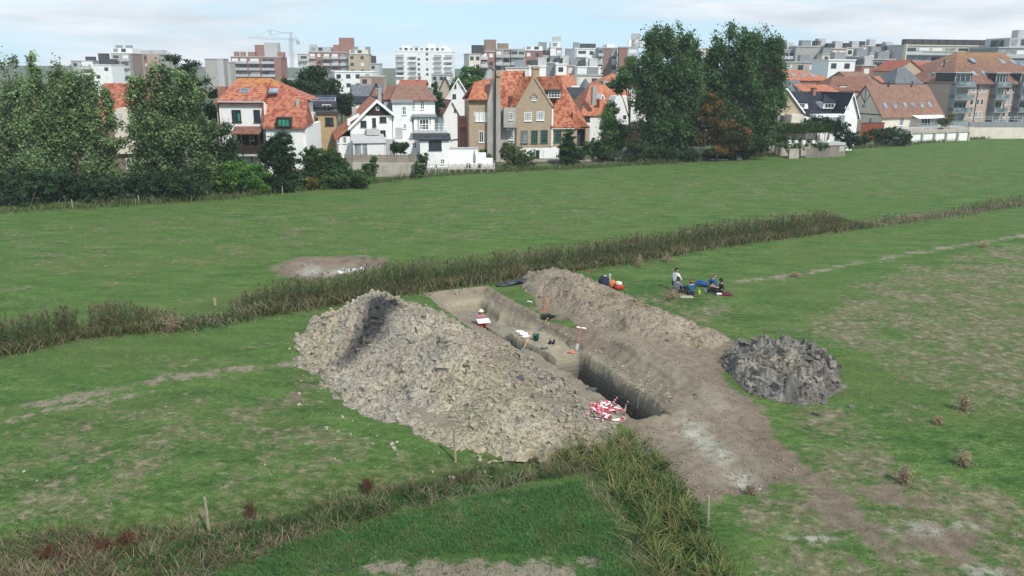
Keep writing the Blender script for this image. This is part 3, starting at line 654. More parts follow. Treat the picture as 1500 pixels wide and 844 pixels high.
# lush mown plot in the bottom centre
LUSH=PX([(230,850),(430,795),(690,728),(850,704),(905,770),(950,850),(960,900),(150,900)])
x,y=sample_poly(LUSH,420); d=fbm(x*1.2,y*1.2,3,8); hay=sdist(x,y,PX([(470,850),(560,822),(700,812),(860,818),(880,860),(870,900),(400,900)]))
m=(hay<-.05)|(RNG.random(len(x))<.16); x,y,d=x[m],y[m],d[m]; n=len(x)
ct=cc(n,(.10,.26,.08),.3)*(.7+.6*d[:,None]); st=cc(n,(.26,.22,.13),.3); k=RNG.random((n,1))<.08+.35*(d[:,None]>.58); ct=np.where(k,st,ct)
stuffobj('lush_grass','thick dark green grass of the plot at the bottom centre','grass',[blades(x,y,zat(x,y)-.01,RNG.uniform(.07,.2,n),RNG.uniform(.01,.022,n),RNG.uniform(.3,1.1,n),ct*.5,ct)])
# rough band in the near ditch: straw, weeds, sedge
def band(poly,dens): 
    x,y=sample_poly(poly,dens); return x,y
def rough(poly,dens,h0,h1,w0,w1,cols,wts,lean=(.3,1.1),name='rank_grass',label='',cut=0.):
    x,y=sample_poly(poly,dens); cl=fbm(x*1.3,y*1.3,3,44); e=sdist(x,y,poly); m=(cl>.36+cut)&(RNG.random(len(x))<np.clip(e/.5,.12,1)); x,y,cl=x[m],y[m],cl[m]; n=len(x)
    zone=fbm(x*.8+7,y*.8,3,45)+RNG.normal(0,.07,n); q=np.quantile(zone,np.cumsum([0]+list(wts))[1:-1]/sum(wts)) ; ci=np.digitize(zone,q)
    ct=np.array(cols)[ci]*RNG.uniform(.65,1.35,(n,1)); cb=ct*.55
    return stuffobj(name,label,'grass',[blades(x,y,zat(x,y)-.02,RNG.uniform(h0,h1,n)*(.6+.8*cl),RNG.uniform(w0,w1,n),RNG.uniform(lean[0],lean[1],n),cb,ct)])
G1=(.085,.165,.046);G2=(.16,.24,.068);STR=(.38,.30,.20);BRN=(.20,.13,.085);PALES=(.5,.42,.28)
rough(PX([(-60,830),(0,775),(120,762),(300,752),(400,742),(520,705),(660,678),(800,650),(935,628),(945,660),(860,688),(690,722),(560,760),(430,800),(250,870),(-60,920)]),330,.16,.5,.012,.028,[G1,(.26,.17,.12),STR,G2,(.16,.16,.07)],[2.4,2.4,3.8,2,1.6],name='ditch_grass',label='tangled green and straw coloured grass along the near ditch')
rough(PX([(220,860),(330,812),(430,778),(560,742),(690,708),(860,674),(870,694),(700,730),(560,770),(440,808),(330,850),(260,890)]),170,.2,.45,.01,.02,[PALES,STR,G1],[3,4,1.5],(.6,1.3),'dry_grass_edge','pale dry grass along the edge of the near green plot')
rough(PX([(855,690),(895,690),(925,760),(985,850),(1000,900),(900,900),(930,850),(890,780),(850,715)]),300,.15,.4,.01,.02,[STR,PALES,G1,(.2,.16,.1)],[3,1.5,2,2],(.5,1.3),'dry_grass_strip','withered straw coloured grass left of the lush sedge')
SEDGE=PX([(845,648),(940,635),(960,665),(985,700),(1010,740),(1045,800),(1080,860),(1090,910),(985,910),(965,850),(940,790),(900,720),(885,690)])
x,y=sample_poly(SEDGE,8); x2,y2=sample_poly(PX([(790,655),(850,640),(900,640),(900,672),(800,680)]),6); x=np.concatenate([x,x2]);y=np.concatenate([y,y2]); parts=[]
k=26; n=len(x)*k; bx=np.repeat(x,k)+RNG.normal(0,.07,n);by=np.repeat(y,k)+RNG.normal(0,.07,n); hh=np.repeat(RNG.uniform(.45,.95,len(x)),k)*RNG.uniform(.6,1.15,n)
ct=cc(n,(.25,.31,.09),.4); r=RNG.random((n,1)); ct=np.where(r<.32,cc(n,(.40,.34,.14),.3),ct); ct=np.where(r>.7,cc(n,(.08,.16,.055),.4),ct)
stuffobj('sedge','tall arching yellow-green sedge filling the ditch beside the bare ground','sedge',[blades(bx,by,zat(bx,by)-.03,hh,RNG.uniform(.016,.032,n),RNG.uniform(.3,1.25,n),ct*.65,ct,curve=.8)])
x,y=sample_poly(PX([(300,770),(640,700),(700,712),(430,790),(330,820),(150,850)]),50); x3,y3=sample_poly(PX([(860,660),(950,640),(1010,720),(1060,820),(960,820),(900,720)]),60); x=np.concatenate([x,x3]);y=np.concatenate([y,y3]);n=len(x)
x=np.repeat(x,7)+RNG.normal(0,.08,n*7);y=np.repeat(y,7)+RNG.normal(0,.08,n*7); n=len(x)
stuffobj('ditch_weeds','low leafy green weeds growing in the near ditch','weeds',[leaves(x,y,zat(x,y)+RNG.uniform(.03,.28,n),RNG.uniform(.03,.07,n),cc(n,(.045,.115,.025),.35))])
# ---- reeds along the middle ditch
def reeds(line,width,dens,h0,h1,name,label,brown=.4,lo=0.):
    ln=np.array(line); seg=np.hypot(*(np.diff(ln,axis=0).T)); L=seg.sum(); n=int(L*width*dens); t=RNG.uniform(0,L,n); c=np.concatenate([[0],np.cumsum(seg)])
    i=np.clip(np.searchsorted(c,t)-1,0,len(seg)-1); f=(t-c[i])/seg[i]; d=(ln[i+1]-ln[i])/seg[i][:,None]; nr=np.stack([-d[:,1],d[:,0]],-1); w=RNG.uniform(.1,width,n)
    edge=fbm(t*.35,np.zeros(n),3,66)*.9; w=w+edge*.6-.3
    p=ln[i]+d*(f*seg[i])[:,None]+nr*w[:,None]; x,y=p[:,0],p[:,1]; ends=np.clip(np.minimum(t,L-t)/2.5,.25,1)
    hv=RNG.uniform(h0,h1,n)*(.72+.5*fbm(x*.35,y*.35,3,67))*np.where(w<.7,.55+.45*w/.7,1)*ends; z=zat(x,y)-.05
    parts=[]; g=fbm(x*.25,y*.25,3,68)[:,None]; zero=np.zeros(n)
    stc=cc(n,(.10,.105,.045),.3); parts.append(blades(x,y,z,hv,np.full(n,.022),RNG.uniform(0,.18,n),cc(n,(.20,.17,.09),.3),stc))
    for k in range(5):
        q=RNG.uniform(.2,.85,n); lc=cc(n,(.085,.135,.052),.4); dr=(RNG.random((n,1))<(.22+.5*(w[:,None]<.6)+.3*(g>.6))); lc=np.where(dr,cc(n,(.25,.21,.11),.3),lc)
        parts.append(blades(x,y,z+hv*q*.8,hv*RNG.uniform(.18,.35,n),RNG.uniform(.02,.045,n),RNG.uniform(.6,1.6,n),lc*.8,lc))
    m=RNG.random(n)<brown*np.where(w>width*.45,1.5,.35); xx,yy,zz,hh=x[m],y[m],z[m],hv[m]; k=len(xx)
    pc=cc(k,(.17,.11,.08),.3)
    for _ in range(2): parts.append(blades(xx+RNG.normal(0,.03,k),yy,zz+hh*.9,RNG.uniform(.12,.26,k),RNG.uniform(.03,.065,k),RNG.uniform(.1,.7,k),pc,pc*1.15))
    return stuffobj(name,label,'reeds',parts)
reeds(REED1,2.6,30,.95,1.45,'reeds','reed bed at the left end of the middle ditch, brown plumes above green leaves')
reeds(REED2,2.9,27,.9,1.35,'reeds','long reed bed in the middle ditch behind the trench')
reeds(PX([(1272,333),(1345,322)]),1.0,10,.5,.9,'reeds','thin reeds trailing off right of the long bed')
reeds(PX([(1395,315),(1440,309),(1500,299),(1600,284)]),1.3,12,.5,.95,'reeds','low far reeds at the right edge of the photo',.3)
reeds(PX([(322,472),(352,466)]),1.2,12,.4,.8,'reeds','short reeds at the left tip of the long bed',.1)
def verge(line,w,n,h0,h1,name,label,cols,off=0.):
    ln=np.array(line); seg=np.hypot(*(np.diff(ln,axis=0).T)); L=seg.sum(); t=RNG.uniform(0,L,n); c=np.concatenate([[0],np.cumsum(seg)])
    i=np.clip(np.searchsorted(c,t)-1,0,len(seg)-1); f=(t-c[i]); d=(ln[i+1]-ln[i])/seg[i][:,None]; nr=np.stack([-d[:,1],d[:,0]],-1)
    p=ln[i]+d*f[:,None]+nr*(RNG.normal(0,w,n)+off+fbm(t*.3,np.zeros(n),3,4)*.6)[:,None]; x,y=p[:,0],p[:,1]
    ci=RNG.integers(0,len(cols),n); ct=np.array(cols)[ci]*RNG.uniform(.65,1.3,(n,1))
    return stuffobj(name,label,'grass',[blades(x,y,zat(x,y)-.02,RNG.uniform(h0,h1,n)*(.5+fbm(x*.4,y*.4,3,6)),RNG.uniform(.03,.06,n),RNG.uniform(.2,.9,n),ct*.6,ct)])
verge(REED1,.28,2600,.2,.6,'verge_grass','dry grass fringe in front of the left reed bed',[STR,G1,(.17,.12,.06),G2])
verge(REED2,.4,9500,.2,.65,'verge_grass','straw and green grass fringe in front of the long reed bed',[STR,G1,STR,(.17,.12,.06),G2])
verge(REED3,.5,5000,.15,.5,'verge_grass','straw coloured strip of grass running right from the reeds',[STR,PALES,G1,STR])
verge(PX([(255,482),(300,478),(360,464)]),.5,1500,.08,.28,'verge_grass','bluish green grass in the gap between the reed beds',[(.07,.12,.05),G1,STR])
FE=PX([(-60,322),(0,314),(107,307),(205,300),(330,293),(420,283),(540,270),(610,262),(720,254),(860,247),(980,240),(1100,231),(1240,219),(1330,213),(1420,205),(1500,200),(1640,190)])
verge(FE,.7,16000,.25,.8,'verge_grass','unmown strip of grass along the far edge of the pasture',[G1,G2,(.09,.12,.045),STR],.7)
# ---- single plants
def thorn(px,py,r,h,label,col=(.40,.31,.20),n=360,group='withered thistle bushes on the pasture',cat='bush'):
    x0,y0=P(px,py); z0=Z(x0,y0); rng=np.random.default_rng(int(px*7+py))
    root=empty('withered_bush',(x0,y0,z0)); tag(root,label,cat,group)
    az=rng.uniform(0,6.28,n); el=np.abs(rng.normal(.45,.5,n)); rr=rng.uniform(.2,1.15,n)*(.7+.5*np.sin(az*2+px)**2)
    ex=np.cos(az)*np.sin(el.clip(0,1.45))*r*rr; ey=np.sin(az)*np.sin(el.clip(0,1.45))*r*rr; ez=np.cos(el.clip(0,1.45))*h*rr
    b=MB()
    for i in range(60):
        j=rng.integers(n); b.tube((ex[j]*.08,ey[j]*.08,-.02),(ex[j],ey[j],max(.03,ez[j])),.007,.003,3,cap=False)
    b.build('stems',M['thornstem'],root)
    k=5; N=n*k; c=cc(N,col,.4)
    V,Fq,C=leaves(np.repeat(ex,k)+rng.normal(0,.04,N),np.repeat(ey,k)+rng.normal(0,.04,N),np.repeat(np.maximum(.04,ez),k)+rng.normal(0,.04,N).clip(-.03,.1),rng.uniform(.015,.038,N),c,.2,rng)
    link('seed_heads',np_mesh('seed_heads',V,Fq,4,col=C),M['dry'],root); return root
M['thornstem']=mplain('dry_stems',(.2,.15,.1),.9,.2,8.)
for a in [(1411,603,.42,.62,'tallest withered thistle bush, upper right of the pasture foreground'),
          (1374,622,.16,.22,'small withered thistle left of and below the tallest one'),
          (1411,682,.34,.44,'round withered thistle bush at the right below the tallest one'),
          (1324,708,.27,.52,'upright withered thistle bush, nearest to the bare patches'),
          (984,437,1.0,.55,'wide withered bush in front of the seated group'),
          (936,392,.35,.62,'withered thistle alone on the grass between the reeds and the bags'),
          (976,384,.45,.5,'brown withered tuft at the foot of the reeds, right of the lone thistle'),
          (250,487,.85,.9,'brown withered bush at the right end of the left reed bed'),
          (1165,405,.5,.25,'low withered scrub on the dirt track right of the group'),
          (1100,722,.22,.2,'low dead scrub at the near end of the bare ground'),
          (1440,362,.8,.3,'dark low scrub on the track at the upper right'),
          (915,645,.3,.35,'brown dead weed between the barrier tape and the sedge'),
          (775,643,.3,.3,'brown dead weed at the foot of the big heap')]:
    thorn(*a)
def dock(px,py,h,r,label,n=16):
    x0,y0=P(px,py); z0=Z(x0,y0); rng=np.random.default_rng(int(px*3+py))
    root=empty('dock_plant',(x0,y0,z0)); tag(root,label,'weed','rust brown dock plants by the near ditch')
    b=MB(); X=[];Yv=[];Zv=[]
    for i in range(n):
        a=rng.uniform(0,6.28); q=rng.uniform(0,r); hh=h*rng.uniform(.6,1); bx,by=q*math.cos(a),q*math.sin(a); tx,ty=bx*1.5,by*1.5
        b.tube((bx,by,-.02),(tx,ty,hh),.009,.004,3,cap=False)
        t=rng.uniform(.3,1,60); X+=list(bx+(tx-bx)*t+rng.normal(0,.03,60));Yv+=list(by+(ty-by)*t+rng.normal(0,.03,60));Zv+=list(hh*t)
    b.build('stems',M['thornstem'],root); N=len(X)
    V,Fq,C=leaves(np.array(X),np.array(Yv),np.array(Zv),rng.uniform(.015,.04,N),cc(N,(.13,.055,.03),.4),.2,rng)
    link('seed_heads',np_mesh('seed_heads',V,Fq,4,col=C),M['dry'],root)
for a in [(537,708,.62,.16,'rusty dock plant standing alone below the big heap',18),(368,742,.62,.12,'narrow rusty dock plant right of the short post',10),
          (185,782,.5,.35,'rusty dock clump, right one of the group at the lower left',26),(150,790,.45,.3,'rusty dock clump in the middle of the lower left group',22),(72,800,.4,.22,'rusty dock clump at the left end of the lower left group',18),(110,812,.35,.4,'low brown dock clump below the lower left group',20)]:
    dock(*a)
# posts
def post(px,py,ptop,label,r=.045,group='wooden posts standing around the pasture'):
    x,y=P(px,py); z=Z(x,y); h=atY(px,ptop,y)[2]-z; rn=random.Random(px)
    b=MB(); lx,ly=rn.uniform(-.05,.05),rn.uniform(-.05,.05)
    pts=[(0,0,-.1),(lx*.5,ly*.5,h*.5),(lx,ly,h-.02)]; b.path(pts,[r,r*.95,r*.88],7); b.tube((lx,ly,h-.02),(lx,ly,h),r*.88,r*.7,7)
    o=b.build('fence_post',M['post']); o.location=(x,y,z); tag(o,label,'post',group); return o
post(305,765,729,'short weathered post at the near ditch, lower left'); post(667,668,626,'thin weathered post in front of the foot of the big heap')
post(1037,767,727,'weathered post at the near tip of the bare ground, beside the sedge')
post(315,447,437,'dark stub of a post in the gap between the reed beds',.09)
for px,py,pt,l in [(107,306,292,'thin post under the left trees, farther from the corner'),(204,298,286,'thin post under the trees, at the gap with the dark wall'),(414,284,272,'thin post at the foot of the round dark bush'),(516,272,262,'thin post left of the concrete wall'),(1320,214,205,'thin post on the far edge near the white retaining wall')]:
    post(px,py,pt,l,.06)
# ================================================================ trees and bushes
def scale_at(Y): return F/(Y*math.cos(PITCH)+3.)
def tree(name,label,cat,group,px,Y,blobs,col,n,leaf,gnd=0.,trunk=True,spiky=0.,seed=1,clump=.9,tr_r=.3,up=.35,col2=None,elong=1.5,depthk=.9,stemname='trunk'):
    """blobs: list of (px,py,rx_px,ry_px) ellipses seen from the camera, given real depth about Y"""
    rng=np.random.default_rng(seed); sc=scale_at(Y)
    bx,_,_=atY(px,200,Y); root=empty(name,(bx,Y,gnd)); tag(root,label,cat,group)
    E=[]
    for q in blobs:
        X,_,Zc=atY(q[0],q[1],Y); rx=q[2]/sc; rz=q[3]/sc; dy=(q[4] if len(q)>4 else 0)
        E.append((X-bx,dy,Zc-gnd,rx,min(rx,rz*1.2)*depthk,rz))
    vol=np.array([e[3]*e[4]*e[5] for e in E])**.8; vol/=vol.sum(); xs=[];ys=[];zs=[];cs=[]
    for e,w in zip(E,vol):
        m=int(n*w*1.35); ncl=max(4,int(m/42)); d=rng.normal(size=(ncl,3)); d/=np.linalg.norm(d,axis=1)[:,None]
        nl=11; ld=rng.normal(size=(nl,3)); ld/=np.linalg.norm(ld,axis=1)[:,None]; li=rng.integers(0,nl,ncl); lr=rng.uniform(.26,.46,nl) if trunk else rng.uniform(.45,.7,nl); d2=rng.normal(size=(ncl,3)); d2/=np.linalg.norm(d2,axis=1)[:,None]; c=(ld[li]*(1.02-lr[li])[:,None]+d2*lr[li][:,None]*rng.uniform(.7,1.05,(ncl,1)))*np.array([e[3],e[4],e[5]])+np.array(e[:3])
        cr=clump*rng.uniform(.5,1.25,ncl)*min(1,e[3]/2.2+.25); k=42; tot=ncl*k
        off=rng.normal(size=(tot,3))*.36; off[:,2]*=(.75+spiky*1.2); off*=np.repeat(cr,k)[:,None]
        pt=np.repeat(c,k,axis=0)+off
        if spiky: pt[:,2]+=np.abs(rng.normal(0,.25,tot))*spiky*np.repeat(cr,k)
        base=np.array(col)[None]*rng.uniform(.55,1.5,(ncl,1))
        if col2 is not None: base=np.where(rng.random((ncl,1))<col2[1],np.array(col2[0])[None]*rng.uniform(.7,1.2,(ncl,1)),base)
        xs.append(pt[:,0]);ys.append(pt[:,1]);zs.append(pt[:,2]); cs.append(np.repeat(base,k,axis=0)*rng.uniform(.87,1.13,(tot,1)))
    x=np.concatenate(xs);y=np.concatenate(ys);z=np.concatenate(zs);c=np.clip(np.concatenate(cs)*1.42,.003,.6)
    m=z+gnd>.05; x,y,z,c=x[m],y[m],z[m],c[m]
    V,Fq,C=leaves(x,y,z,rng.uniform(.6,1.25,len(x))*leaf*.82,c,up,rng,elong); link('crown' if trunk else 'foliage',np_mesh('crown',V,Fq,4,col=C),M['plant'],root)
    b=MB(); E2=sorted(E,key=lambda e:e[2]); top=max(e[2]+e[5]*.5 for e in E)
    if trunk:
        e0=E2[len(E2)//2]; mid=(e0[0]*.3,e0[1]*.3,top*.35); b.path([(0,0,-.3),(0,0,.5),mid,(e0[0]*.5,e0[1]*.4,top*.7),(e0[0]*.6,e0[1]*.4,top*.95)],[tr_r*1.3,tr_r,tr_r*.75,tr_r*.45,tr_r*.12],8)
        for e in E:
            st=(mid[0]*.8,mid[1]*.8,min(top*.35,max(.6,e[2]*.5))); md=((st[0]+e[0])/2,(st[1]+e[1])/2,(st[2]+e[2])/2+.2)
            b.path([st,md,(e[0],e[1],e[2])],[tr_r*.5,tr_r*.35,tr_r*.15],6)
            for _ in range(7):
                d=rng.normal(size=3); d/=np.linalg.norm(d); d[2]=abs(d[2])
                b.tube((e[0],e[1],e[2]-.2*e[5]),(e[0]+d[0]*e[3]*.8,e[1]+d[1]*e[4]*.8,e[2]+d[2]*e[5]*.8),tr_r*.13,tr_r*.03,4,cap=False)
    else:
        for e in E:
            for _ in range(5):
                d=rng.uniform(-1,1,2); b.path([(e[0]*.6,e[1]*.6,-.2),(e[0]+d[0]*e[3]*.3,e[1]+d[1]*e[4]*.3,e[2]),(e[0]+d[0]*e[3]*.7,e[1]+d[1]*e[4]*.7,e[2]+e[5]*.5)],[.06,.04,.015],5)
    b.build(stemname if trunk else 'stems',M['bark'],root)
    return root
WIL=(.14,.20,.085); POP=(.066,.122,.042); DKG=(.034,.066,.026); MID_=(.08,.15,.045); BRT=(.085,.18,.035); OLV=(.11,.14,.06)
GT='big trees at the left of the pasture'
def T(*a,**k): return tree('tree',*a,**k)
T('pale leafed poplar cut off by the left edge of the photo','tree',GT,15,78,[(12,120,22,36),(-20,150,40,50),(30,165,30,45),(8,200,35,40),(-10,245,40,35),(25,240,28,35)],WIL,15000,.24,spiky=.5,seed=3)
T('slim spired willow, second from the left edge','tree',GT,52,76,[(45,92,8,20),(50,122,12,26),(58,160,22,34),(50,205,30,38),(60,245,34,34),(72,270,30,22)],WIL,15000,.24,spiky=.6,seed=4)
T('broad rounded willow with several domes, left of the gap','tree',GT,110,78,[(84,105,13,27),(102,130,22,28),(130,130,13,22),(132,155,18,24),(92,165,30,30),(135,190,22,28),(98,215,36,34),(148,215,20,26),(95,258,44,28),(74,140,16,30),(165,185,12,16),(172,212,15,14),(160,142,10,20),(156,165,11,18),(150,250,30,22)],WIL,26000,.24,spiky=.45,seed=5)
T('wide willow with feathery top, right of the gap','tree',GT,235,77,[(202,120,12,24),(204,150,18,26),(233,116,15,24),(238,145,22,26),(270,120,14,22),(272,145,18,24),(292,150,13,24),(250,172,34,30),(212,180,20,28),(222,210,30,32),(270,208,36,34),(302,195,14,26),(245,250,38,28),(290,245,26,28),(206,250,22,24)],WIL,34000,.24,spiky=.4,seed=6,col2=((.065,.10,.04),.3))
T('dark tiered pine rising behind the wide willow','tree',None,282,92,[(258,88,22,7),(282,98,30,6),(262,106,32,7),(290,118,26,7),(300,135,24,9),(308,158,18,14),(280,150,24,20),(298,185,22,20)],DKG,9000,.22,seed=7,clump=.6,up=.8)
T('dark green sycamore in front of the orange hipped roof house','tree',None,322,80,[(325,190,14,14),(318,215,26,22),(330,240,24,24),(300,232,20,20)],DKG,8000,.2,seed=8,tr_r=.15)
T('tall dense poplar, left one of the pair right of the brick villa','tree','two great poplars at the centre right',982,113,[(958,70,19,30),(985,62,20,28),(1006,75,17,26),(1020,95,10,34),(960,105,30,34),(995,110,32,36),(945,140,26,30),(985,150,38,34),(1015,145,18,34),(965,185,32,30),(1000,190,30,30),(985,215,30,18)],POP,36000,.30,spiky=.35,seed=9,tr_r=.4,clump=1.15)
T('tallest dense poplar, right one of the pair beside the dark roofed house','tree','two great poplars at the centre right',1093,116,[(1060,68,16,28),(1090,58,26,27),(1120,72,20,28),(1142,80,9,26),(1055,100,26,32),(1095,100,36,36),(1130,110,24,34),(1055,140,26,32),(1100,145,38,34),(1130,150,22,30),(1065,185,30,28),(1105,185,30,26),(1090,205,40,18),(1125,180,16,20),(1036,135,16,24),(1032,165,16,20)],POP,42000,.30,spiky=.3,seed=10,tr_r=.42,clump=1.15)
T('rust tinged tree between and in front of the two great poplars','tree',None,1052,111,[(1038,165,20,20),(1060,185,24,20),(1050,210,34,18),(1085,205,20,16),(1030,195,20,18),(1045,150,12,14)],(.055,.075,.026),13000,.24,seed=11,tr_r=.2,col2=((.22,.10,.03),.3))
T('medium tree with olive leaves behind the pair, left side','tree',None,925,123,[(915,112,20,16),(925,98,14,12),(905,125,14,10)],MID_,6000,.3,seed=12,tr_r=.2)
T('conical light green tree left of the great poplars','tree',None,895,116,[(896,160,10,14),(893,178,17,16),(896,196,22,16),(898,212,18,12)],MID_,9000,.24,seed=13,tr_r=.15)
T('dark rounded pine behind the solar roofed house','tree',None,465,125,[(462,115,24,17),(478,128,20,16),(450,135,22,16),(490,150,20,20),(470,150,24,20)],DKG,11000,.3,seed=14)
T('small dark tree behind the solar roofed house, lower right of the rounded pine','tree',None,500,118,[(502,150,14,14),(510,160,12,12)],(.03,.055,.022),3500,.26,seed=114,tr_r=.15)
T('leafy tree between the white block and the brick villa','tree',None,690,145,[(690,112,20,14),(676,124,18,14),(702,125,16,14),(690,135,26,12)],MID_,8000,.36,seed=15)
T('thin dark cypress right of the white balcony house','tree',None,640,122,[(636,130,6,12),(640,145,9,12),(643,158,8,10)],DKG,2600,.22,seed=16,tr_r=.1)
T('dark low trees behind the orange hipped roof','tree',None,438,108,[(418,125,12,7),(436,128,16,9),(455,130,12,9)],DKG,2600,.26,seed=17,tr_r=.15)
T('dark tree beside the brown tiled apartment block, far right','tree',None,1388,150,[(1385,178,9,7),(1393,172,8,6)],(.13,.13,.05),1500,.22,seed=18,tr_r=.08)
# bare tall dead trunk in front of villa (the pole-like chimney is masonry)
def bush(label,px,Y,blobs,col,n,leaf=.2,seed=1,cat='bush',group=None,**k): return tree('bush',label,cat,group,px,Y,blobs,col,n,leaf,trunk=False,seed=seed,clump=k.pop('clump',.5),**k)
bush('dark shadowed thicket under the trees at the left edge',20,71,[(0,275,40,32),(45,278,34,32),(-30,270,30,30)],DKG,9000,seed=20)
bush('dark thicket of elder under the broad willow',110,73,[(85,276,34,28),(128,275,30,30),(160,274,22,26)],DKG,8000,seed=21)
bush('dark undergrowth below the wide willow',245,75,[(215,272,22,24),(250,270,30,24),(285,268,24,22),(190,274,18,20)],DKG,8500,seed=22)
bush('bright green sunlit bank of creeper below the veranda',350,79,[(325,262,20,20),(350,255,26,22),(378,258,22,22),(335,278,26,10),(375,276,24,10)],BRT,12000,seed=23)
bush('tall round dark bush in front of the white right wall of the hipped house',410,80,[(415,208,20,16),(405,230,26,24),(425,240,20,24),(412,262,26,18)],(.028,.055,.022),12000,seed=24)
bush('wide leafy green bush right of the round dark one',470,84,[(455,232,18,16),(478,232,24,14),(495,245,18,18),(465,255,26,20),(490,262,20,14)],(.045,.088,.024),13000,seed=25)
bush('low bramble bank along the pasture edge between the round dark bush and the wall',470,83,[(395,270,26,16),(430,272,28,16),(500,262,26,18),(524,262,20,14),(465,270,28,15),(380,278,24,9)],(.06,.11,.035),15000,seed=125)
bush('small yellow-green bush with brown leaves at the pasture edge below the wide one',458,82,[(456,268,10,8)],(.13,.11,.03),1200,seed=26)
bush('bush climbing the wooden board wall',543,88,[(541,247,11,10),(530,257,13,10),(548,238,8,8),(540,262,14,8)],MID_,3200,seed=27)
bush('clipped round bush on top of the wooden board wall',586,93.5,[(586,217,14,9)],(.03,.06,.02),3000,seed=28,gnd=2.6)
bush('grey-green shrub in front of the white balcony house',616,91,[(618,234,9,12),(614,246,10,10),(614,254,9,7)],(.08,.12,.05),2200,seed=29)
bush('rounded evergreen in front of the right side of the brick villa',838,105,[(833,200,10,12),(832,215,15,14),(840,228,18,12),(828,228,14,12)],(.03,.07,.02),9000,.2,seed=30,group=None)
bush('loose grey-green shrub growing over the villa garden wall',758,101,[(745,222,15,14),(765,228,18,14),(752,240,22,10),(775,243,14,7)],OLV,7000,seed=31,clump=.4)
bush('green shrub on the white terrace left of the villa chimney',712,106,[(715,235,9,9),(707,222,6,5)],MID_,1600,seed=32)
bush('rounded light green bush between the evergreen and the conical tree',872,108,[(868,215,14,15),(882,222,12,14)],(.05,.10,.03),4500,seed=33)
bush('brownish green shrub behind the rounded light green bush',890,110,[(888,222,12,18),(892,236,10,10)],(.06,.07,.03),3600,seed=34)
bush('olive shrub leaning over the broken brick garden wall',935,109,[(930,215,18,12),(945,225,18,12),(920,232,16,8)],(.055,.085,.03),5500,seed=35)
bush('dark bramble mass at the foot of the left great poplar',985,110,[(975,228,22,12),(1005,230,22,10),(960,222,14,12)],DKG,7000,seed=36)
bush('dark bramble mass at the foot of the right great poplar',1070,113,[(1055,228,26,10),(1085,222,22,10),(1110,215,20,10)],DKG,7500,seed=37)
bush('dark green ivy covered mass in front of the blue-black roofed house',1205,124,[(1195,176,20,10),(1215,182,20,12),(1232,190,14,14),(1240,200,14,14),(1250,208,12,10)],(.022,.05,.018),8000,seed=38)
bush('long clipped hedge between the ivy mass and the retaining wall',1290,136,[(1260,203,18,9),(1285,198,20,10),(1308,196,18,11),(1325,203,12,9),(1245,208,12,7),(1305,208,30,6)],(.038,.075,.026),10000,seed=39,cat='hedge')
def hedge(label,pts,Y,thick,h,col,n,seed,z=0.):
    rng=np.random.default_rng(seed); x0,_,z0=atY(pts[0],pts[1],Y); x1,_,_=atY(pts[2],pts[3],Y+thick[1]); h_=h
    root=empty('pleached_hedge',(x0,Y,0)); tag(root,label,'hedge','pleached lime hedges on stilts')
    L=x1-x0; N=n; t=rng.random(N); xx=t*L+rng.normal(0,.1,N); yy=t*thick[1]+rng.uniform(-thick[0]/2,thick[0]/2,N); zz=z0-h_*rng.random(N)**.8+rng.normal(0,.08,N)
    V,Fq,C=leaves(xx,yy,zz,rng.uniform(.1,.22,N),cc(N,col,.35),.35,rng); link('foliage',np_mesh('foliage',V,Fq,4,col=C),M['plant'],root)
    for i in range(6):
        q=(i+.5)/6; b=MB(); b.tube((q*L,q*thick[1],-.1),(q*L,q*thick[1],z0-h_*.5),.09,.07,6); b.build('trunk',M['post'],root)
bush('low flowering greenery spilling over the planter terrace edge',1180,116.5,[(1150,212,14,5),(1172,213,12,5),(1198,213,14,6),(1165,218,16,5),(1205,219,12,4)],(.09,.15,.05),3500,.16,seed=140,clump=.35)
hedge('upper pleached hedge on bare stems before the dark roofed house',(1138,181,1222,184),121,(1.2,3.),1.35,(.075,.13,.03),9000,51)
hedge('lower pleached hedge on bare stems left of the planters',(1103,200,1152,200),117,(1.1,1.5),1.1,(.06,.10,.028),6000,52)
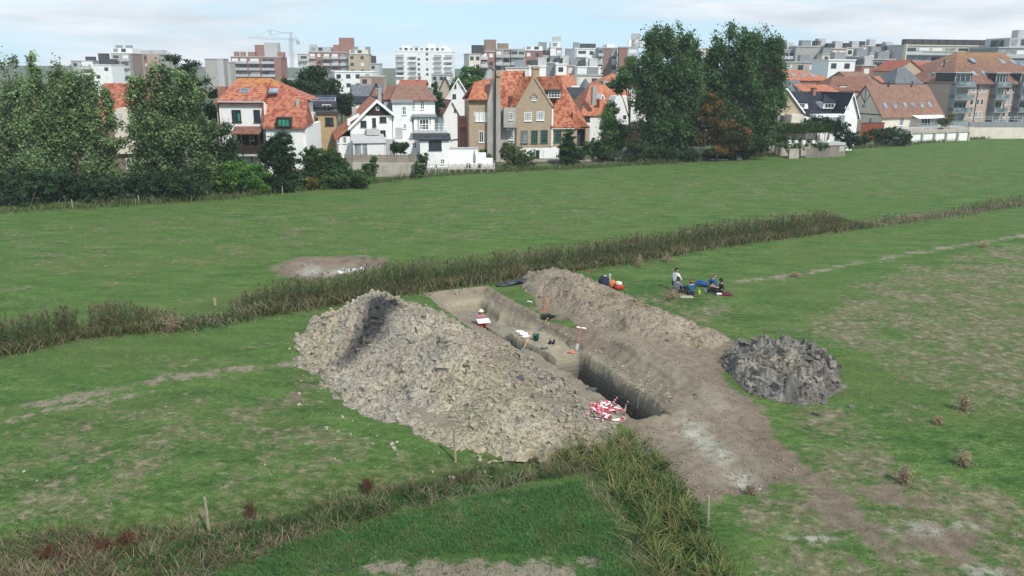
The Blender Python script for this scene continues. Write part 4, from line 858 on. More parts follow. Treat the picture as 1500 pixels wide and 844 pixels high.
# ================================================================ buildings
class B:
    def __init__(s,name,label,cat,px,Y,yaw=0.,group=None,gnd=0.):
        x,_,_=atY(px,180,Y); s.o=(x,Y); s.g=gnd; s.yaw=math.radians(yaw); s.sd=(math.cos(s.yaw),math.sin(s.yaw)); s.td=(-math.sin(s.yaw),math.cos(s.yaw))
        s.root=empty(name,(x,Y,gnd),s.yaw); tag(s.root,label,cat,group)
    def q(s,px,py,t=0.):
        """picture point -> (s,z) on the building's own plane at depth t"""
        a,b,c=ray(px,py); ox,oy=-s.o[0],-s.o[1]
        den=a*s.td[0]+b*s.td[1]; r=(t-(ox*s.td[0]+oy*s.td[1]))/den
        X=ox+a*r; Y=oy+b*r; return X*s.sd[0]+Y*s.sd[1], H+c*r-s.g
    def qs(s,px,py,sv):
        """picture point -> (t,z) on the side plane s = sv"""
        a,b,c=ray(px,py); ox,oy=-s.o[0],-s.o[1]
        den=a*s.sd[0]+b*s.sd[1]; r=(sv-(ox*s.sd[0]+oy*s.sd[1]))/den
        X=ox+a*r; Y=oy+b*r; return X*s.td[0]+Y*s.td[1], H+c*r-s.g
    def add(s,name,mb,mat,parent=None,recalc=True,smooth=False): return mb.build(name,mat,parent or s.root,smooth,recalc)
    def box(s,name,s0,s1,t0,t1,z0,z1,mat,parent=None): return s.add(name,MB().box(min(s0,s1),max(s0,s1),t0,t1,z0,z1),mat,parent,False)
    def pbox(s,name,px0,py0,px1,py1,t0,t1,mat,zb=None,parent=None):
        a,z1=s.q(px0,py0,t0); b,z0=s.q(px1,py1,t0)
        if zb is not None: z0=zb
        return s.box(name,a,b,t0,t1,z0,z1,mat,parent)
    def front(s,name,pts,t0,t1,mat,pix=True,parent=None,zb=None):
        """polygon in the front plane, extruded from t0 to t1"""
        P_=[s.q(*p,t0) for p in pts] if pix else pts
        return s.add(name,MB().hull([(a,t0,z) for a,z in P_],[(a,t1,z) for a,z in P_]),mat,parent)
    def slab(s,name,pts3,th,mat,parent=None):
        """roof plane through 3-4 local points with thickness th downward"""
        v=[Vector(p) for p in pts3]; n=(v[1]-v[0]).cross(v[2]-v[0]).normalized()
        if n.z<0: n=-n
        return s.add(name,MB().hull([tuple(p) for p in v],[tuple(p-n*th) for p in v]),mat,parent)
    def win(s,px0,py0,px1,py1,t=0.,fm='frame_w',gm='glass',nx=1,ny=1,sill=True,local=None,name='window'):
        if local: a,b,z0,z1=local
        else:
            a,z1=s.q(px0,py0,t); b,z0=s.q(px1,py1,t)
        s_window(s,a,b,z0,z1,t,fm,gm,nx,ny,sill,name)
    def winside(s,sv,t0,t1,z0,z1,out=-1,fm='frame_w',gm='glass',nx=1,ny=1,name='window'):
        f=.07; m=MB(); e=.07*out
        def bx(ta,tb,za,zb): m.box(min(sv,sv+e),max(sv,sv+e),ta,tb,za,zb)
        bx(t0,t1,z0,z0+f);bx(t0,t1,z1-f,z1);bx(t0,t0+f,z0+f,z1-f);bx(t1-f,t1,z0+f,z1-f)
        for i in range(1,nx): c=t0+(t1-t0)*i/nx; bx(c-.025,c+.025,z0+f,z1-f)
        w=m.build(name,M[fm],s.root); g=MB().box(min(sv,sv+e*.4),max(sv,sv+e*.4),t0+f,t1-f,z0+f,z1-f).build('pane',M[gm],w)
def s_window(s,a,b,z0,z1,t,fm,gm,nx,ny,sill,name):
    f=min(.09,(b-a)*.12); m=MB()
    m.box(a,b,t-.06,t,z0,z0+f);m.box(a,b,t-.06,t,z1-f,z1);m.box(a,a+f,t-.06,t,z0+f,z1-f);m.box(b-f,b,t-.06,t,z0+f,z1-f)
    for i in range(1,nx): c=a+(b-a)*i/nx; m.box(c-.03,c+.03,t-.05,t,z0+f,z1-f)
    for i in range(1,ny): c=z0+(z1-z0)*i/ny; m.box(a+f,b-f,t-.045,t-.001,c-.025,c+.025)
    if sill: m.box(a-.06,b+.06,t-.14,t-.062,z0-.06,z0+.02)
    w=m.build(name,M[fm],s.root); MB().box(a+f,b-f,t-.025,t-.002,z0+f,z1-f).build('pane',M[gm],w); return w
def skylight(b,p0,p1,p2,mat='glass_b',w=.9,h=1.2,cx=0,parent=None):
    pass
def roofwin(b,c,right,up,w,h,parent=None,gm='glass_b',fm='zinc'):
    """skylight lying on a roof plane: centre c, unit vectors right/up in the plane"""
    c=Vector(c);r=Vector(right).normalized();u=Vector(up).normalized();n=r.cross(u).normalized()
    if n.z<0:n=-n
    def quad(k,l,ww,hh): return [tuple(c+r*(sx*ww)+u*(sy*hh)+n*k) for sx,sy in ((-1,-1),(1,-1),(1,1),(-1,1))]
    m=MB().hull(quad(-.05,0,w/2,h/2),quad(.07,0,w/2,h/2)); f=b.add('skylight',m,M[fm],parent)
    b.add('pane',MB().hull(quad(.07,0,w/2-.08,h/2-.08),quad(.09,0,w/2-.08,h/2-.08)),M[gm],f); return f
def gable_house(name,label,px,Y,yaw,front,eave,ridge,depth,wall,roof,orient='side',hip=(0,0),gnd=0.,wins=(),chim=(),group=None,over=.25,cat='house',verge=None,half=False,sky=()):
    """front=(px0,px1); eave, ridge = picture heights at the building centre; orient side: ridge along the front; gable: gable faces the camera"""
    b=B(name,label,cat,px,Y,yaw,group,gnd); a=b.q(front[0],eave)[0]; c=b.q(front[1],eave)[0]; ze=b.q((front[0]+front[1])/2,eave)[1]
    tr=depth/2 if orient=='side' else 0.; zr=b.q((front[0]+front[1])/2,ridge,tr)[1]
    mw=M[wall] if isinstance(wall,str) else wall; mr=M[roof]
    if orient=='side':
        h0,h1=hip
        if h0<=0 and h1<=0:
            m=MB().hull([(a,0,-.3),(a,0,ze),(a,tr,zr-.12),(a,depth,ze),(a,depth,-.3)],[(c,0,-.3),(c,0,ze),(c,tr,zr-.12),(c,depth,ze),(c,depth,-.3)]); b.add('wall',m,mw)
        else: b.box('wall',a,c,0,depth,-.3,ze,mw)
        o=over; s_=(zr-ze)/tr; ra=a+h0-(o if h0<=0 else 0); rc=c-h1+(o if h1<=0 else 0); z0=ze-o*s_
        A=(a-o,-o,z0);Bq=(c+o,-o,z0);R0=(ra,tr,zr);R1=(rc,tr,zr);D=(a-o,depth+o,z0);Cq=(c+o,depth+o,z0)
        m=MB(); v=[A,Bq,Cq,D,R0,R1]; m.v=[tuple(p) for p in v]+[(p[0],p[1],p[2]-.16) for p in v]
        F_=[(0,1,5,4),(2,3,4,5)]+[(3,0,4)]+[(1,2,5)]
        if h0<=0 and h1<=0: F_=[(0,1,5,4),(2,3,4,5)]
        for f in F_: m.f.append(f); m.f.append(tuple(i+6 for i in reversed(f)))
        ring=[0,1,2,3] if (h0>0 or h1>0) else [0,1,5,2,3,4]
        for i in range(len(ring)): p,q=ring[i],ring[(i+1)%len(ring)]; m.f.append((p,q,q+6,p+6))
        m.m=[0]*len(m.f); r=b.add('roof',m,mr)
        up=(0,tr,zr-ze)
        for (sx,sy,w_,h_) in sky:
            u0=(sy); p=(sx, -o+(tr+o)*u0, z0+(zr-z0)*u0); roofwin(b,p,(1,0,0),up,w_,h_,r)
    else:
        mid=(a+c)/2
        m=MB().hull([(a,0,-.3),(c,0,-.3),(c,0,ze),(mid,0,zr-.12),(a,0,ze)],[(a,depth,-.3),(c,depth,-.3),(c,depth,ze),(mid,depth,zr-.12),(a,depth,ze)]); b.add('wall',m,mw)
        o=over; s_=(zr-ze)/((c-a)/2); m=MB(); prof=[(a-o,ze-o*s_),(mid,zr),(c+o,ze-o*s_),(c+o,ze-o*s_-.18),(mid,zr-.2),(a-o,ze-o*s_-.18)]
        r=b.add('roof',MB().hull([(x,-o,z) for x,z in prof],[(x,depth+o,z) for x,z in prof]),mr)
        if verge:
            pr=[(a-o,ze-o*s_+.03),(mid,zr+.03),(c+o,ze-o*s_+.03),(c+o,ze-o*s_-.3),(mid,zr-.32),(a-o,ze-o*s_-.3)]
            b.add('bargeboard',MB().hull([(x,-o-.08,z) for x,z in pr],[(x,-o-.003,z) for x,z in pr]),M[verge])
    for w_ in wins: b.win(*w_[:4],0.,*(w_[4:]))
    for (p0,p1,y0,t0,dt,mt) in chim:
        s0=b.q(p0,y0,t0)[0]; s1,z1=b.q(p1,y0,t0); zb=ze-.2; ch=b.box('chimney',s0,s1,t0,t0+dt,zb,z1,M[mt],r); b.box('chimney_cap',s0-.08,s1+.08,t0-.08,t0+dt+.08,z1,z1+.12,M['darkcap'],ch)
    b.a,b.c,b.ze,b.zr,b.roof=a,c,ze,zr,r
    return b
# ---------------------------------------------------------------- House behind left trees
b=gable_house('brick_house','brown brick house with orange roof glimpsed between the two big willows',190,92,6,(140,232),176,122,9,'brownbrick','orangelich',wins=[(179,207,188,217,'frame_w','glass',1,1),(184,232,194,248,'frame_w','glass',1,2)],chim=[(214,221,112,3,1.,'brownbrick')])
a=b.q(166,160)[0];c=b.q(196,160)[0]
m=MB(); zt=b.q(180,157)[1]; zl=b.q(180,172)[1]; n=10
prof=[(a,zl-4.)]+[(a,zl)]+[((a+c)/2-math.cos(i*math.pi/n)*(c-a)/2,zl+(zt-zl)*math.sin(i*math.pi/n)) for i in range(1,n)]+[(c,zl),(c,zl-4.)]
b.add('rounded_gable',MB().hull([(s_,-.5,z) for s_,z in prof],[(s_,-.02,z) for s_,z in prof]),M['cream']); b.win(174,165,181,181,-.5,'frame_w','glass_l',2,1)
b.box('balcony',a-1,c+.6,-1.4,-.01,b.q(180,252)[1]-.9,b.q(180,252)[1],M['timber_d'])
b=B('white_outbuilding','low white building just showing at the left edge under the trees','building',5,80,0); b.pbox('wall',-30,232,21,262,0,5,M['white'],-.2); b.pbox('roof',-32,229,23,232,-.3,5.3,M['darkcap']); b.pbox('plinth',-30,254,21,262,-.08,-.004,M['ltgrey'])
b.win(2,248,12,254,0,'frame_d','glass',2,1)
# ---------------------------------------------------------------- House A
Y=90.; b=B('white_house','white house with large orange hipped roof and green curtained windows, left','house',380,Y,5)
aL,_=b.q(320,150);aM,zt=b.q(385,149);_,ze=b.q(350,149); aR,zr_e=b.q(446,187,-1.2); wl0=b.q(388,150)[0]
D=10.; zR=b.q(375,114.5,D/2)[1]; r0=b.q(348,115,D/2)[0]; r1=b.q(397,115,D/2)[0]
b.box('wall',aL,wl0,.3,D-.5,-.3,ze-.35,M['white']); b.box('rear_right_wall',wl0+.003,aR-.6,2.8,D-.5,-.3,ze-.35,M['white']); b.box('upper_front_wall',aL,wl0,0,.297,-.3,ze-.05,M['white']); wl,_=b.q(389,188,-1.2); b.box('front_wing',wl,aR-.2,-1.2,-.003,-.3,b.q(420,187,-1.2)[1]-.05,M['white'])
rw=aR+.25; zf=b.q(420,186,-1.5)[1]; zl=ze-.1; wl2=b.q(385,186,-1.2)[0]
# main hipped roof with its front plane running lower on the right
m=MB(); fl=(aL-.3,-.35,zl);fm_=(wl2,-.35,zl+.0);fr=(wl2,-1.55,zf);fr2=(rw,-1.55,zf)
hr=(rw-.1,.8,ze+.2);Rl=(r0,D/2,zR);Rr=(r1,D/2,zR);bl=(aL-.3,D+.3,zl);brp=(rw-.1,D+.3,ze)
zmid=zf+(zR-zf)*((D/2*0+1.2)/(D/2+1.55))
m=MB()
m.face([fl,(wl2,-.35,zl),Rr,Rl]); m.face([bl,fl,Rl]); m.face([brp,bl,Rl,Rr]); m.face([(wl2,-.35,zl),fr,fr2,hr,Rr]); m.face([fr2,(rw,D*.4,zf),hr]); m.face([hr,brp,Rr]); m.face([fl,(fl[0],fl[1],fl[2]-.2),(wl2,-.35,zl-.2),(wl2,-.35,zl)]); m.face([fr,(fr[0],fr[1],fr[2]-.2),(fr2[0],fr2[1],fr2[2]-.2),fr2]); m.face([(wl2,-.35,zl),(wl2,-.35,zl-2.5),(wl2,-1.3,zf-.1),fr])
roofA=b.add('roof',m,M['orangelich'],None,False)
b.box('right_gable_wall',rw-.5,rw-.12,-1.1,D,-.3,zf-.1,M['white'])
b.pbox('gutter',319,148,386,150.5,-.5,-.36,M['ltgrey'])
ch=b.pbox('chimney',318,127,331,149,2.,3.4,M['redbrick'],parent=roofA); ch2=b.pbox('chimney',433,146,439,161,.2,1.,M['grey'],parent=roofA)
for p,q_ in ((359,137),(401.5,137)):
    u=.47; s0,_=b.q(p,q_,D/2*u); roofwin(b,(s0,-.35+(D/2+.35)*u,zl+(zR-zl)*u),(1,0,0),(0,D/2,zR-zl),1.0,.95,roofA)
b.win(339,161,354,179,0,'frame_d','glass',2,1); b.win(347,165,353,178,-.07,'frame_d','glass_g',1,1,False); b.win(371,161,382,179,0,'frame_d','glass',2,2)
dm=b.pbox('dormer',404,172,427,187,-2.0,.5,M['frame_d'],parent=roofA); b.win(406,174,425,186,-2.0,'frame_d','glass_g',3,1,False)
z1=b.q(350,185)[1]; s0=b.q(345,185)[0]; s1=b.q(386,185)[0]; z2=b.q(350,196,-2.4)[1]
vr=b.slab('veranda_roof',[(s0,-.01,z1),(s1,-.01,z1),(s1,-2.4,z2),(s0,-2.4,z2)],.12,M['brownroof'])
zd=b.q(350,224,-2.4)[1]; vd=b.box('veranda_deck',s0,s1,-2.6,-.01,zd-.2,zd,M['timber_d']); 
for k in range(4): ss_=s0+.1+(s1-s0-.25)*k/3; b.box('post',ss_,ss_+.13,-2.45,-2.32,-.2,z2-.1,M['timber_d'])
b.box('back_wall_panel',s0+.1,s1-.1,-.06,-.004,zd,z1-.4,M['timber_d']); b.win(343,207,350,222,-.07,'frame_w','glass',1,1); b.win(365,200,372,206,-.07,'frame_w','glass',1,1)
b.box('railing',s0,s1,-2.5,-2.44,zd,zd+.8,M['timber_d'])
b.pbox('fascia',346,226,378,229,-2.66,-2.605,M['ltgrey'])
b.pbox('side_wing',318,150,322.5,220,.4,4,M['tan'],-.3)
# ---------------------------------------------------------------- House B
b=B('solar_house','yellow brick house with dark roof carrying a row of solar panels','house',466,112,8)
D=8.; a,_=b.q(443,156);c,z1=b.q(488,156); zlow=b.q(466,168)[1]
b.box('wall',a,c,0,D,-.3,z1,M['yellowbrick']); zt=b.q(466,139,D*.45)[1]
rf=b.slab('roof',[(a-1.,-.4,z1-.1),(c+.5,-.4,z1-.1),(c+.2,D*.45,zt),(a-.4,D*.45,zt)],.25,M['slate']); b.slab('rear_roof',[(c+.2,D*.45,zt),(a-.4,D*.45,zt),(a-1,D+.3,z1),(c+.5,D+.3,z1)],.25,M['slate'])
u=Vector((0,D*.45+.4,zt-z1+.1)).normalized(); p0=Vector((a+2.4,-.4,z1-.1))
for k in range(3):
    cx=a+(c-a)*(.38+.26*k); roofwin(b,(cx,-.4+(D*.45+.4)*.62,z1-.1+(zt-z1+.1)*.62),(1,0,0),tuple(u),1.3,1.1,rf,'solar','metal_l')
b.pbox('chimney',447,144,452,160,-.35,.5,M['darkcap'],parent=rf)
b.win(451,162,457,168,0,'frame_d','glass',1,1); b.win(472,153,485,163,0,'frame_w','glass',2,1)
lr=b.pbox('flat_roof',459,164,494,168,-3.,-.01,M['darkcap']); b.pbox('lower_wall',458,168,492,185,-2.8,-.02,M['yellowbrick'],-.3); b.win(458,172,466,180,-2.8,'frame_d','glass',1,1); b.win(476,172,489,184,-2.8,'frame_d','glass',2,1)
b.front('lean_to_wall',[(441,165),(459,171),(459,215),(441,215)],-5.5,-3.1,M['yellowbrick']); b.front('lean_to_roof',[(440,156),(459.5,167),(459.5,171),(440,160)],-5.8,-3.02,M['ltgrey'])
# ---------------------------------------------------------------- House C
b=B('white_gabled_house','white house with bright orange roof and dark boarded gable, beside the conservatory','house',545,100,14)
sa,zap=b.q(551.5,146); sl,zl=b.q(513,184); sr,zr=b.q(574,165); D=11.
m=MB().hull([(sl,0,-.3),(sr,0,-.3),(sr,0,zr-.1),(sa,0,zap-.25),(sl,0,zl-.2)],[(sl,D,-.3),(sr,D,-.3),(sr,D,zr-.1),(sa,D,zap-.25),(sl,D,zl-.2)]); b.add('wall',m,M['white'])
slope=(zap-zl)/(sa-sl); ex=sl-1.9
rf=b.slab('roof',[(sa,-.45,zap),(sl,-.45,zl),(sl,D,zl),(sa,D,zap)],.2,M['orange']); b.slab('outer_roof',[(sl-.003,-.1,zl-.02),(ex,-.1,zl-1.9*slope*.9),(ex,D,zl-1.9*slope*.9),(sl-.003,D,zl-.02)],.2,M['orange'],rf)
b.slab('right_roof',[(sa+.003,-.45,zap),(sr+.5,-.45,zr-.35),(sr+.5,D,zr-.35),(sa+.003,D,zap)],.2,M['greyroof'],rf)
b.box('side_wing',ex+.4,sl-.01,.2,D-1,-.3,zl-1.9*slope*.75,M['white'])
v1=MB().hull([(sa,-.55,zap+.05),(sl-.3,-.55,zl-.25),(sl-.3,-.55,zl-.6),(sa,-.55,zap-.35)],[(sa,-.453,zap+.05),(sl-.3,-.453,zl-.25),(sl-.3,-.453,zl-.6),(sa,-.453,zap-.35)]); b.add('bargeboard',v1,M['frame_w'])
v1=MB().hull([(sa,-.55,zap+.05),(sr+.5,-.55,zr-.3),(sr+.5,-.55,zr-.65),(sa,-.55,zap-.35)],[(sa,-.453,zap+.05),(sr+.5,-.453,zr-.3),(sr+.5,-.453,zr-.65),(sa,-.453,zap-.35)]); b.add('bargeboard',v1,M['frame_w'])
b.front('boarded_gable',[(552,149),(572.5,169),(534.5,169)],-.08,-.003,M['timber_d']); b.win(550.5,156,555.5,162,-.085,'frame_w','glass_l',1,1,False)
for w_ in [(528,177,537,186,2,1),(545,173,551,186,1,1),(556,171,566,179,2,1)]: b.win(*w_[:4],0,'frame_d','glass',w_[4],w_[5])
b.win(557,191,565,199,0,'frame_d','glass',1,1); b.win(494,200,498,210,.2,'frame_w','glass_l',1,1); b.win(502,200,508,210,.2,'frame_w','glass_l',1,1)
b.pbox('chimney',515.5,157,522,170,2.5,3.4,M['grey'],parent=rf); b.pbox('chimney',553.5,129,559,150,3.2,4.2,M['grey'],parent=rf)
dz=b.q(520,172,-.2); b.front('roof_dormer',[(509,176),(526,167),(527,170),(513,179),(513,184),(509,184)],.6,2.,M['white'],parent=rf)
b.pbox('balcony_screen',537,190,556,198,-1.6,-.01,M['ltgrey'])
b=B('conservatory','white glazed conservatory with ribbed glass roof, in front of the orange roofed house','conservatory',541,96,14)
s0,z0=b.q(518,208);s1,z1=b.q(564,209); D=3.2; zt=b.q(545,200,D)[1]; b.box('base_wall',s0,s1,0,D,-.3,z1-.9*2.2,M['white'])
for k in range(5): q_=s0+(s1-s0)*k/4; b.box('mullion',q_-.06,q_+.06,0.0,.12,z1-1.98,z1,M['frame_w'])
b.box('glazing',s0+.07,s1-.07,.03,.08,z1-1.98,z1,M['glass_l']); b.box('side_glazing',s0,s0+.05,.13,D,z1-1.98,z1,M['glass_l']); b.box('blinds',s0+(s1-s0)*.42,s1-.1,-.02,-.003,z1-2.6,z1-.1,M['blind'])
b.slab('glass_roof',[(s0-.1,-.2,z1+.02),(s1+.1,-.2,z1+.02),(s1+.1,D,zt+.3),(s0-.1,D,zt+.3)],.08,M['ltgrey'])
b=B('board_fence','grey weathered board fence standing on the concrete retaining wall','fence',560,93,6)
s0,z1=b.q(505,227);s1,zz_=b.q(607,224);_,z0=b.q(560,241)
for k in range(9): q_=s0+(s1-s0)*k/8; b.box('post',q_-.07,q_+.07,-.08,-.003,z0,z1+.1,M['post'])
for k in range(8): qa=s0+(s1-s0)*k/8; qb=s0+(s1-s0)*(k+1)/8; [None for _ in (0,)]; m=MB(); [m.box(qa+.005,qb-.005,0,.04,z0+j*(z1-z0)/7,z0+(j+.9)*(z1-z0)/7) for j in range(7)]; b.add('board_panel',m,M['timber'],None,False)
b=B('retaining_wall','stained concrete retaining wall with a sloping left end below the board fence','wall',575,92,6)
b.front('wall',[(556,240),(607,240),(607,264),(541,264)],0,1.2,M['concrete'],pix=True)
b.pbox('upper_left_wall',516,239,556,252,.3,1.4,M['concrete'],-.2)
b=B('white_rail_fence','low white rail fence along the terrace below the white balcony house','fence',665,96,8)
s0,z1=b.q(609,248);s1,_=b.q(724,244); 
for k in range(13): q_=s0+(s1-s0)*k/12; b.box('post',q_-.05,q_+.05,0,.1,-.1,1.15,M['rail_wood'])
for zz_ in (.45,.95): b.box('rail',s0,s1,-.04,-.003,zz_,zz_+.09,M['rail_wood'])
# ---------------------------------------------------------------- House D
Y=104.; b=B('white_balcony_house','tall white house with brown tiled roof, half timbered bay and balcony','house',610,Y,8)
D=9.; sm0,_=b.q(575,146); sm1,ze=b.q(637,145); zR=b.q(600,123,D/2)[1]; r0=b.q(583,123,D/2)[0]; r1=b.q(621,123,D/2)[0]
b.box('wall',sm0,sm1,0,D,-.3,ze-.05,M['white'])
m=MB(); A=(sm0-.3,-.4,ze-.1);Bq=(sm1+.3,-.4,ze-.1);Cq=(sm1+.3,D+.4,ze-.1);Dq=(sm0-1.5,D+.4,ze-.1);R0=(r0,D/2,zR);R1=(r1,D/2,zR)
m.face([A,Bq,R1,R0]);m.face([Bq,Cq,R1]);m.face([Cq,Dq,R0,R1]);m.face([Dq,A,R0]);m.face([A,(A[0],A[1],A[2]-.2),(Bq[0],Bq[1],Bq[2]-.2),Bq]);m.face([Bq,(Bq[0],Bq[1],Bq[2]-.2),(Cq[0],Cq[1],Cq[2]-.2),Cq]); rf=b.add('roof',m,M['lichenroof2'],None,False)
rl=b.slab('left_roof',[(sm0+.2,1.,ze-.12),(b.q(560,142,3.)[0],1.,ze-.15),(b.q(566,128,D*.5)[0],D*.5,zR-.4),(r0,D*.5,zR-.05)],.2,M['brownroof'],rf); b.box('left_wall',b.q(562,142,1.)[0],sm0-.01,1.2,D-1,-.3,ze-.2,M['ltgrey'])
t0=-2.; b.pbox('stair_tower',574.5,151,604,187,t0,-.01,M['white'],-.3); b.pbox('tower_cap',573,147.5,605,151,t0-.25,-.02,M['zinc'])
b.win(589.5,156,595,168,t0,'frame_w','glass',2,2); b.win(591,182,595.5,188,t0,'frame_w','glass',2,2); b.win(603.5,147.5,608,160,-.0,'frame_w','glass',2,3); b.win(616,147.5,621.5,160,0,'frame_w','glass',2,3)
b.pbox('grey_side_panel',579,187,590,206,t0-.06,t0-.004,M['ltgrey'])
# half-timbered bay
t1=-2.2; b.pbox('timbered_bay',605,172,638,191,t1,-.02,M['white']); b.pbox('bay_roof',603,168.5,639.5,172,t1-.3,-.03,M['zinc'])
for p0,p1,y0,y1 in [(605,638,172,173.2),(605,606.3,173.2,191),(612,613.2,173.2,191),(629.5,630.7,173.2,191),(636.8,638,173.2,191)]: b.pbox('timber',p0,y0,p1,y1,t1-.06,t1-.003,M['timber_d'])
b.win(614,174,628.5,191,t1,'frame_w','glass',3,2,False,name='french_door')
tb=-4.4; a,zb=b.q(604,193.5,tb); c,_=b.q(656,193.5,tb); b.box('lower_block',a+.9,c+.3,tb+.3,-2.22,-.3,zb-1.1,M['white']); b.box('balcony_slab',a,c,tb,t1-.01,zb-.15,zb,M['ltgrey'])
for k in range(9): q_=a+(c-a)*k/8; b.box('rail_post',q_-.03,q_+.03,tb+.02,tb+.08,zb,zb+.95,M['frame_w'])
for zz_ in (.3,.6,.92): b.box('rail',a,c,tb+.025,tb+.075,zb+zz_,zb+zz_+.05,M['frame_w'])
# projecting lower block with dark lean-to
t2=-6.; a2,zt2=b.q(615,203,t2);c2,_=b.q(658,203,t2); za=b.q(630,194,tb)[1]; b.box('front_block',a2,c2,t2,tb-.01,-.3,zt2,M['white']); b.slab('lean_to_roof',[(a2-.2,t2-.3,zt2-.1),(c2+.2,t2-.3,zt2-.1),(c2+.2,tb-.02,za-.1),(a2-.2,tb-.02,za-.1)],.15,M['slate'])
b.win(628,205,647,220,t2,'frame_d','glass',4,3); b.win(645.5,233,651.5,240,t2,'frame_w','glass',2,2); b.win(637,242,640,246,t2,'frame_d','glass',1,1,False)
b.pbox('lower_left_block',578,206,615,246,-3.9,-2.25,M['white'],-.3); b.win(604,209,610,217,-3.9,'frame_w','glass',2,2); b.win(598,226,603,240,-3.9,'frame_d','glass',1,1,False)
b.pbox('left_annex',565,204,580,236,-3.5,-2.4,M['ltgrey'],-.3)
b.pbox('plinth',613,246,659,249.5,t2-.05,t2-.004,M['darkcap'])
b=B('terrace_wall','white stepped terrace wall between the balcony house and the brick villa','wall',690,100,8)
b.front('wall',[(658,218),(700,218),(700,224),(712,224),(712,232),(722,232),(722,246),(658,246)],0,.5,M['white']); b.pbox('coping',657,216.5,701,218,-.08,.58,M['ltgrey']); b.pbox('terrace_floor',658,246.5,724,249,-3.,-.01,M['concrete'])
# garden pergola arch
x,y,_=atY(668,200,118)
pa=empty('garden_arch',(x,y,.0)); tag(pa,'rounded wooden garden arch above the white terrace wall','garden arch'); z0=atY(668,212,118)[2]
for k in (0,1):
    m=MB(); pts=[(-1.4,k*.8,0),(-1.4,k*.8,z0-.6)]+[(-1.4*math.cos(i*math.pi/8),k*.8,z0-.6+1.3*math.sin(i*math.pi/8)) for i in range(1,8)]+[(1.4,k*.8,z0-.6),(1.4,k*.8,0)]; m.path(pts,.09,5); m.build('arch_rib',M['timber'],pa)
# closed parasol and table on terrace
x,y,_=atY(695,246,96.5); z0=max(0.,0.)
pz=empty('parasol',(x,y,.1)); tag(pz,'closed dark grey parasol on the white terrace','parasol'); MB().tube((0,0,0),(0,0,2.6),.03,.03,6).build('pole',M['metal_d'],pz); MB().lathe((0,0,1.),[(.05,0),(.17,.15),(.14,.9),(.03,1.5)],8).build('canopy',M['midgrey'],pz)
def chair_at(px,py,Y,label):
    x,_,_=atY(px,py,Y); r=empty('garden_chair',(x,Y,.06)); tag(r,label,'chair','dark chairs on the white terrace')
    MB().box(-.25,.25,-.25,.25,.42,.47).build('seat',M['metal_d'],r); MB().box(-.25,.25,.22,.27,.48,.95).build('backrest',M['metal_d'],r)
    for a in (-.22,.22):
        for c in (-.22,.22): MB().tube((a,c,0),(a,c,.42),.02,.02,5).build('leg',M['metal_d'],r)
chair_at(686,245,97,'dark garden chair left of the closed parasol'); chair_at(703,245,97,'dark garden chair right of the closed parasol')
# ---------------------------------------------------------------- Villa
Y=112.; b=B('brick_villa','large ochre brick villa with steep orange roofs and a pointed central gable','villa',782,Y,8)
sa,zap=b.q(782.5,112); sl,zl=b.q(757,156.5); sr,zr=b.q(809.5,155); D=12.
zbase=b.q(782,216)[1]
m=MB().hull([(sl,0,zbase),(sr,0,zbase),(sr,0,zr),(sa,0,zap),(sl,0,zl)],[(sl,3.,zbase),(sr,3.,zbase),(sr,3.,zr),(sa,3.,zap),(sl,3.,zl)]); b.add('gable_wall',m,M['ochre'])
b.box('basement',sl,b.q(863,216)[0]-2,.05,D,-.3,zbase-.003,M['white'])
b.box('rear_wall',b.q(716,190)[0],sr+2.,3.01,D,zbase,zl-.3,M['ochre'])
# left plane of the gable roof, running back from the rake to the valley
R1=b.q(761,112,6.); L1=b.q(747,157,.4)
rf=b.slab('roof',[(sl-.35,.35,zl-.25),(sa-.05,.35,zap-.15),(sa-.05,6.,zap-.15),(L1[0]-.5,6.,zl-.25)],.25,M['villaroof'])
b.front('gable_left_roof',[(747,157),(756.5,156),(781,112.5),(761.5,112)],.6,.9,M['villaroof'],parent=rf)
zmain=b.q(748,104,7.)[1]; ml=b.q(730,150,2.5)[0]; mr=b.q(822,112,7.)[0]
zev=b.q(740,157,2.)[1]
b.slab('main_roof',[(ml,1.6,zev),(b.q(758,157,1.6)[0],1.6,zev),(b.q(767,105,7.)[0],7.,zmain),(b.q(733,105,7.)[0],7.,zmain)],.25,M['villaroof'],rf)
b.slab('main_roof_rear',[(b.q(767,105,7.)[0],7.02,zmain),(b.q(733,105,7.)[0],7.02,zmain),(ml,D,zev),(b.q(768,157,1.6)[0]+3,D,zev)],.25,M['villaroof'],rf)
# right roof
zrt=b.q(806,112,5.)[1]; zre=b.q(835,187,-.3)[1]; srt0=b.q(789,112,5.)[0]; srt1=b.q(821,111,5.)[0]; sre0=b.q(809.5,187,-.3)[0]; sre1=b.q(843,187,-.3)[0]
b.slab('right_roof',[(sr-.1,-.3,zre),(sre1,-.3,zre),(srt1,5.,zrt),(srt0-1.5,5.,zrt)],.25,M['villaroof'],rf)
zm=b.q(809,150,1.5)[1]; b.front('right_roof_infill',[(783.5,113),(821,111.5),(826,135),(809.8,156)],1.9,2.3,M['villaroof'],parent=rf)
b.slab('hip_roof',[(sre1,-.3,zre),(b.q(864,186,2.)[0],2.,b.q(864,186,2.)[1]),(b.q(864,186,2.)[0]+.5,D*.8,zre),(srt1,5.,zrt)],.2,M['villaroof'],rf)
e0=b.q(840,167,1.)
b.front('porch_roof',[(838,186),(839,165),(865,186)],.4,4.5,M['orange'],parent=rf)
b.front('barge_left',[(755.5,157),(757,159),(783,114.5),(782,110.5)],-.12,-.004,M['ochre'],parent=rf); b.front('barge_right',[(811,154),(809,157),(782.5,114.5),(783.2,110.5)],-.12,-.004,M['ochre'],parent=rf)
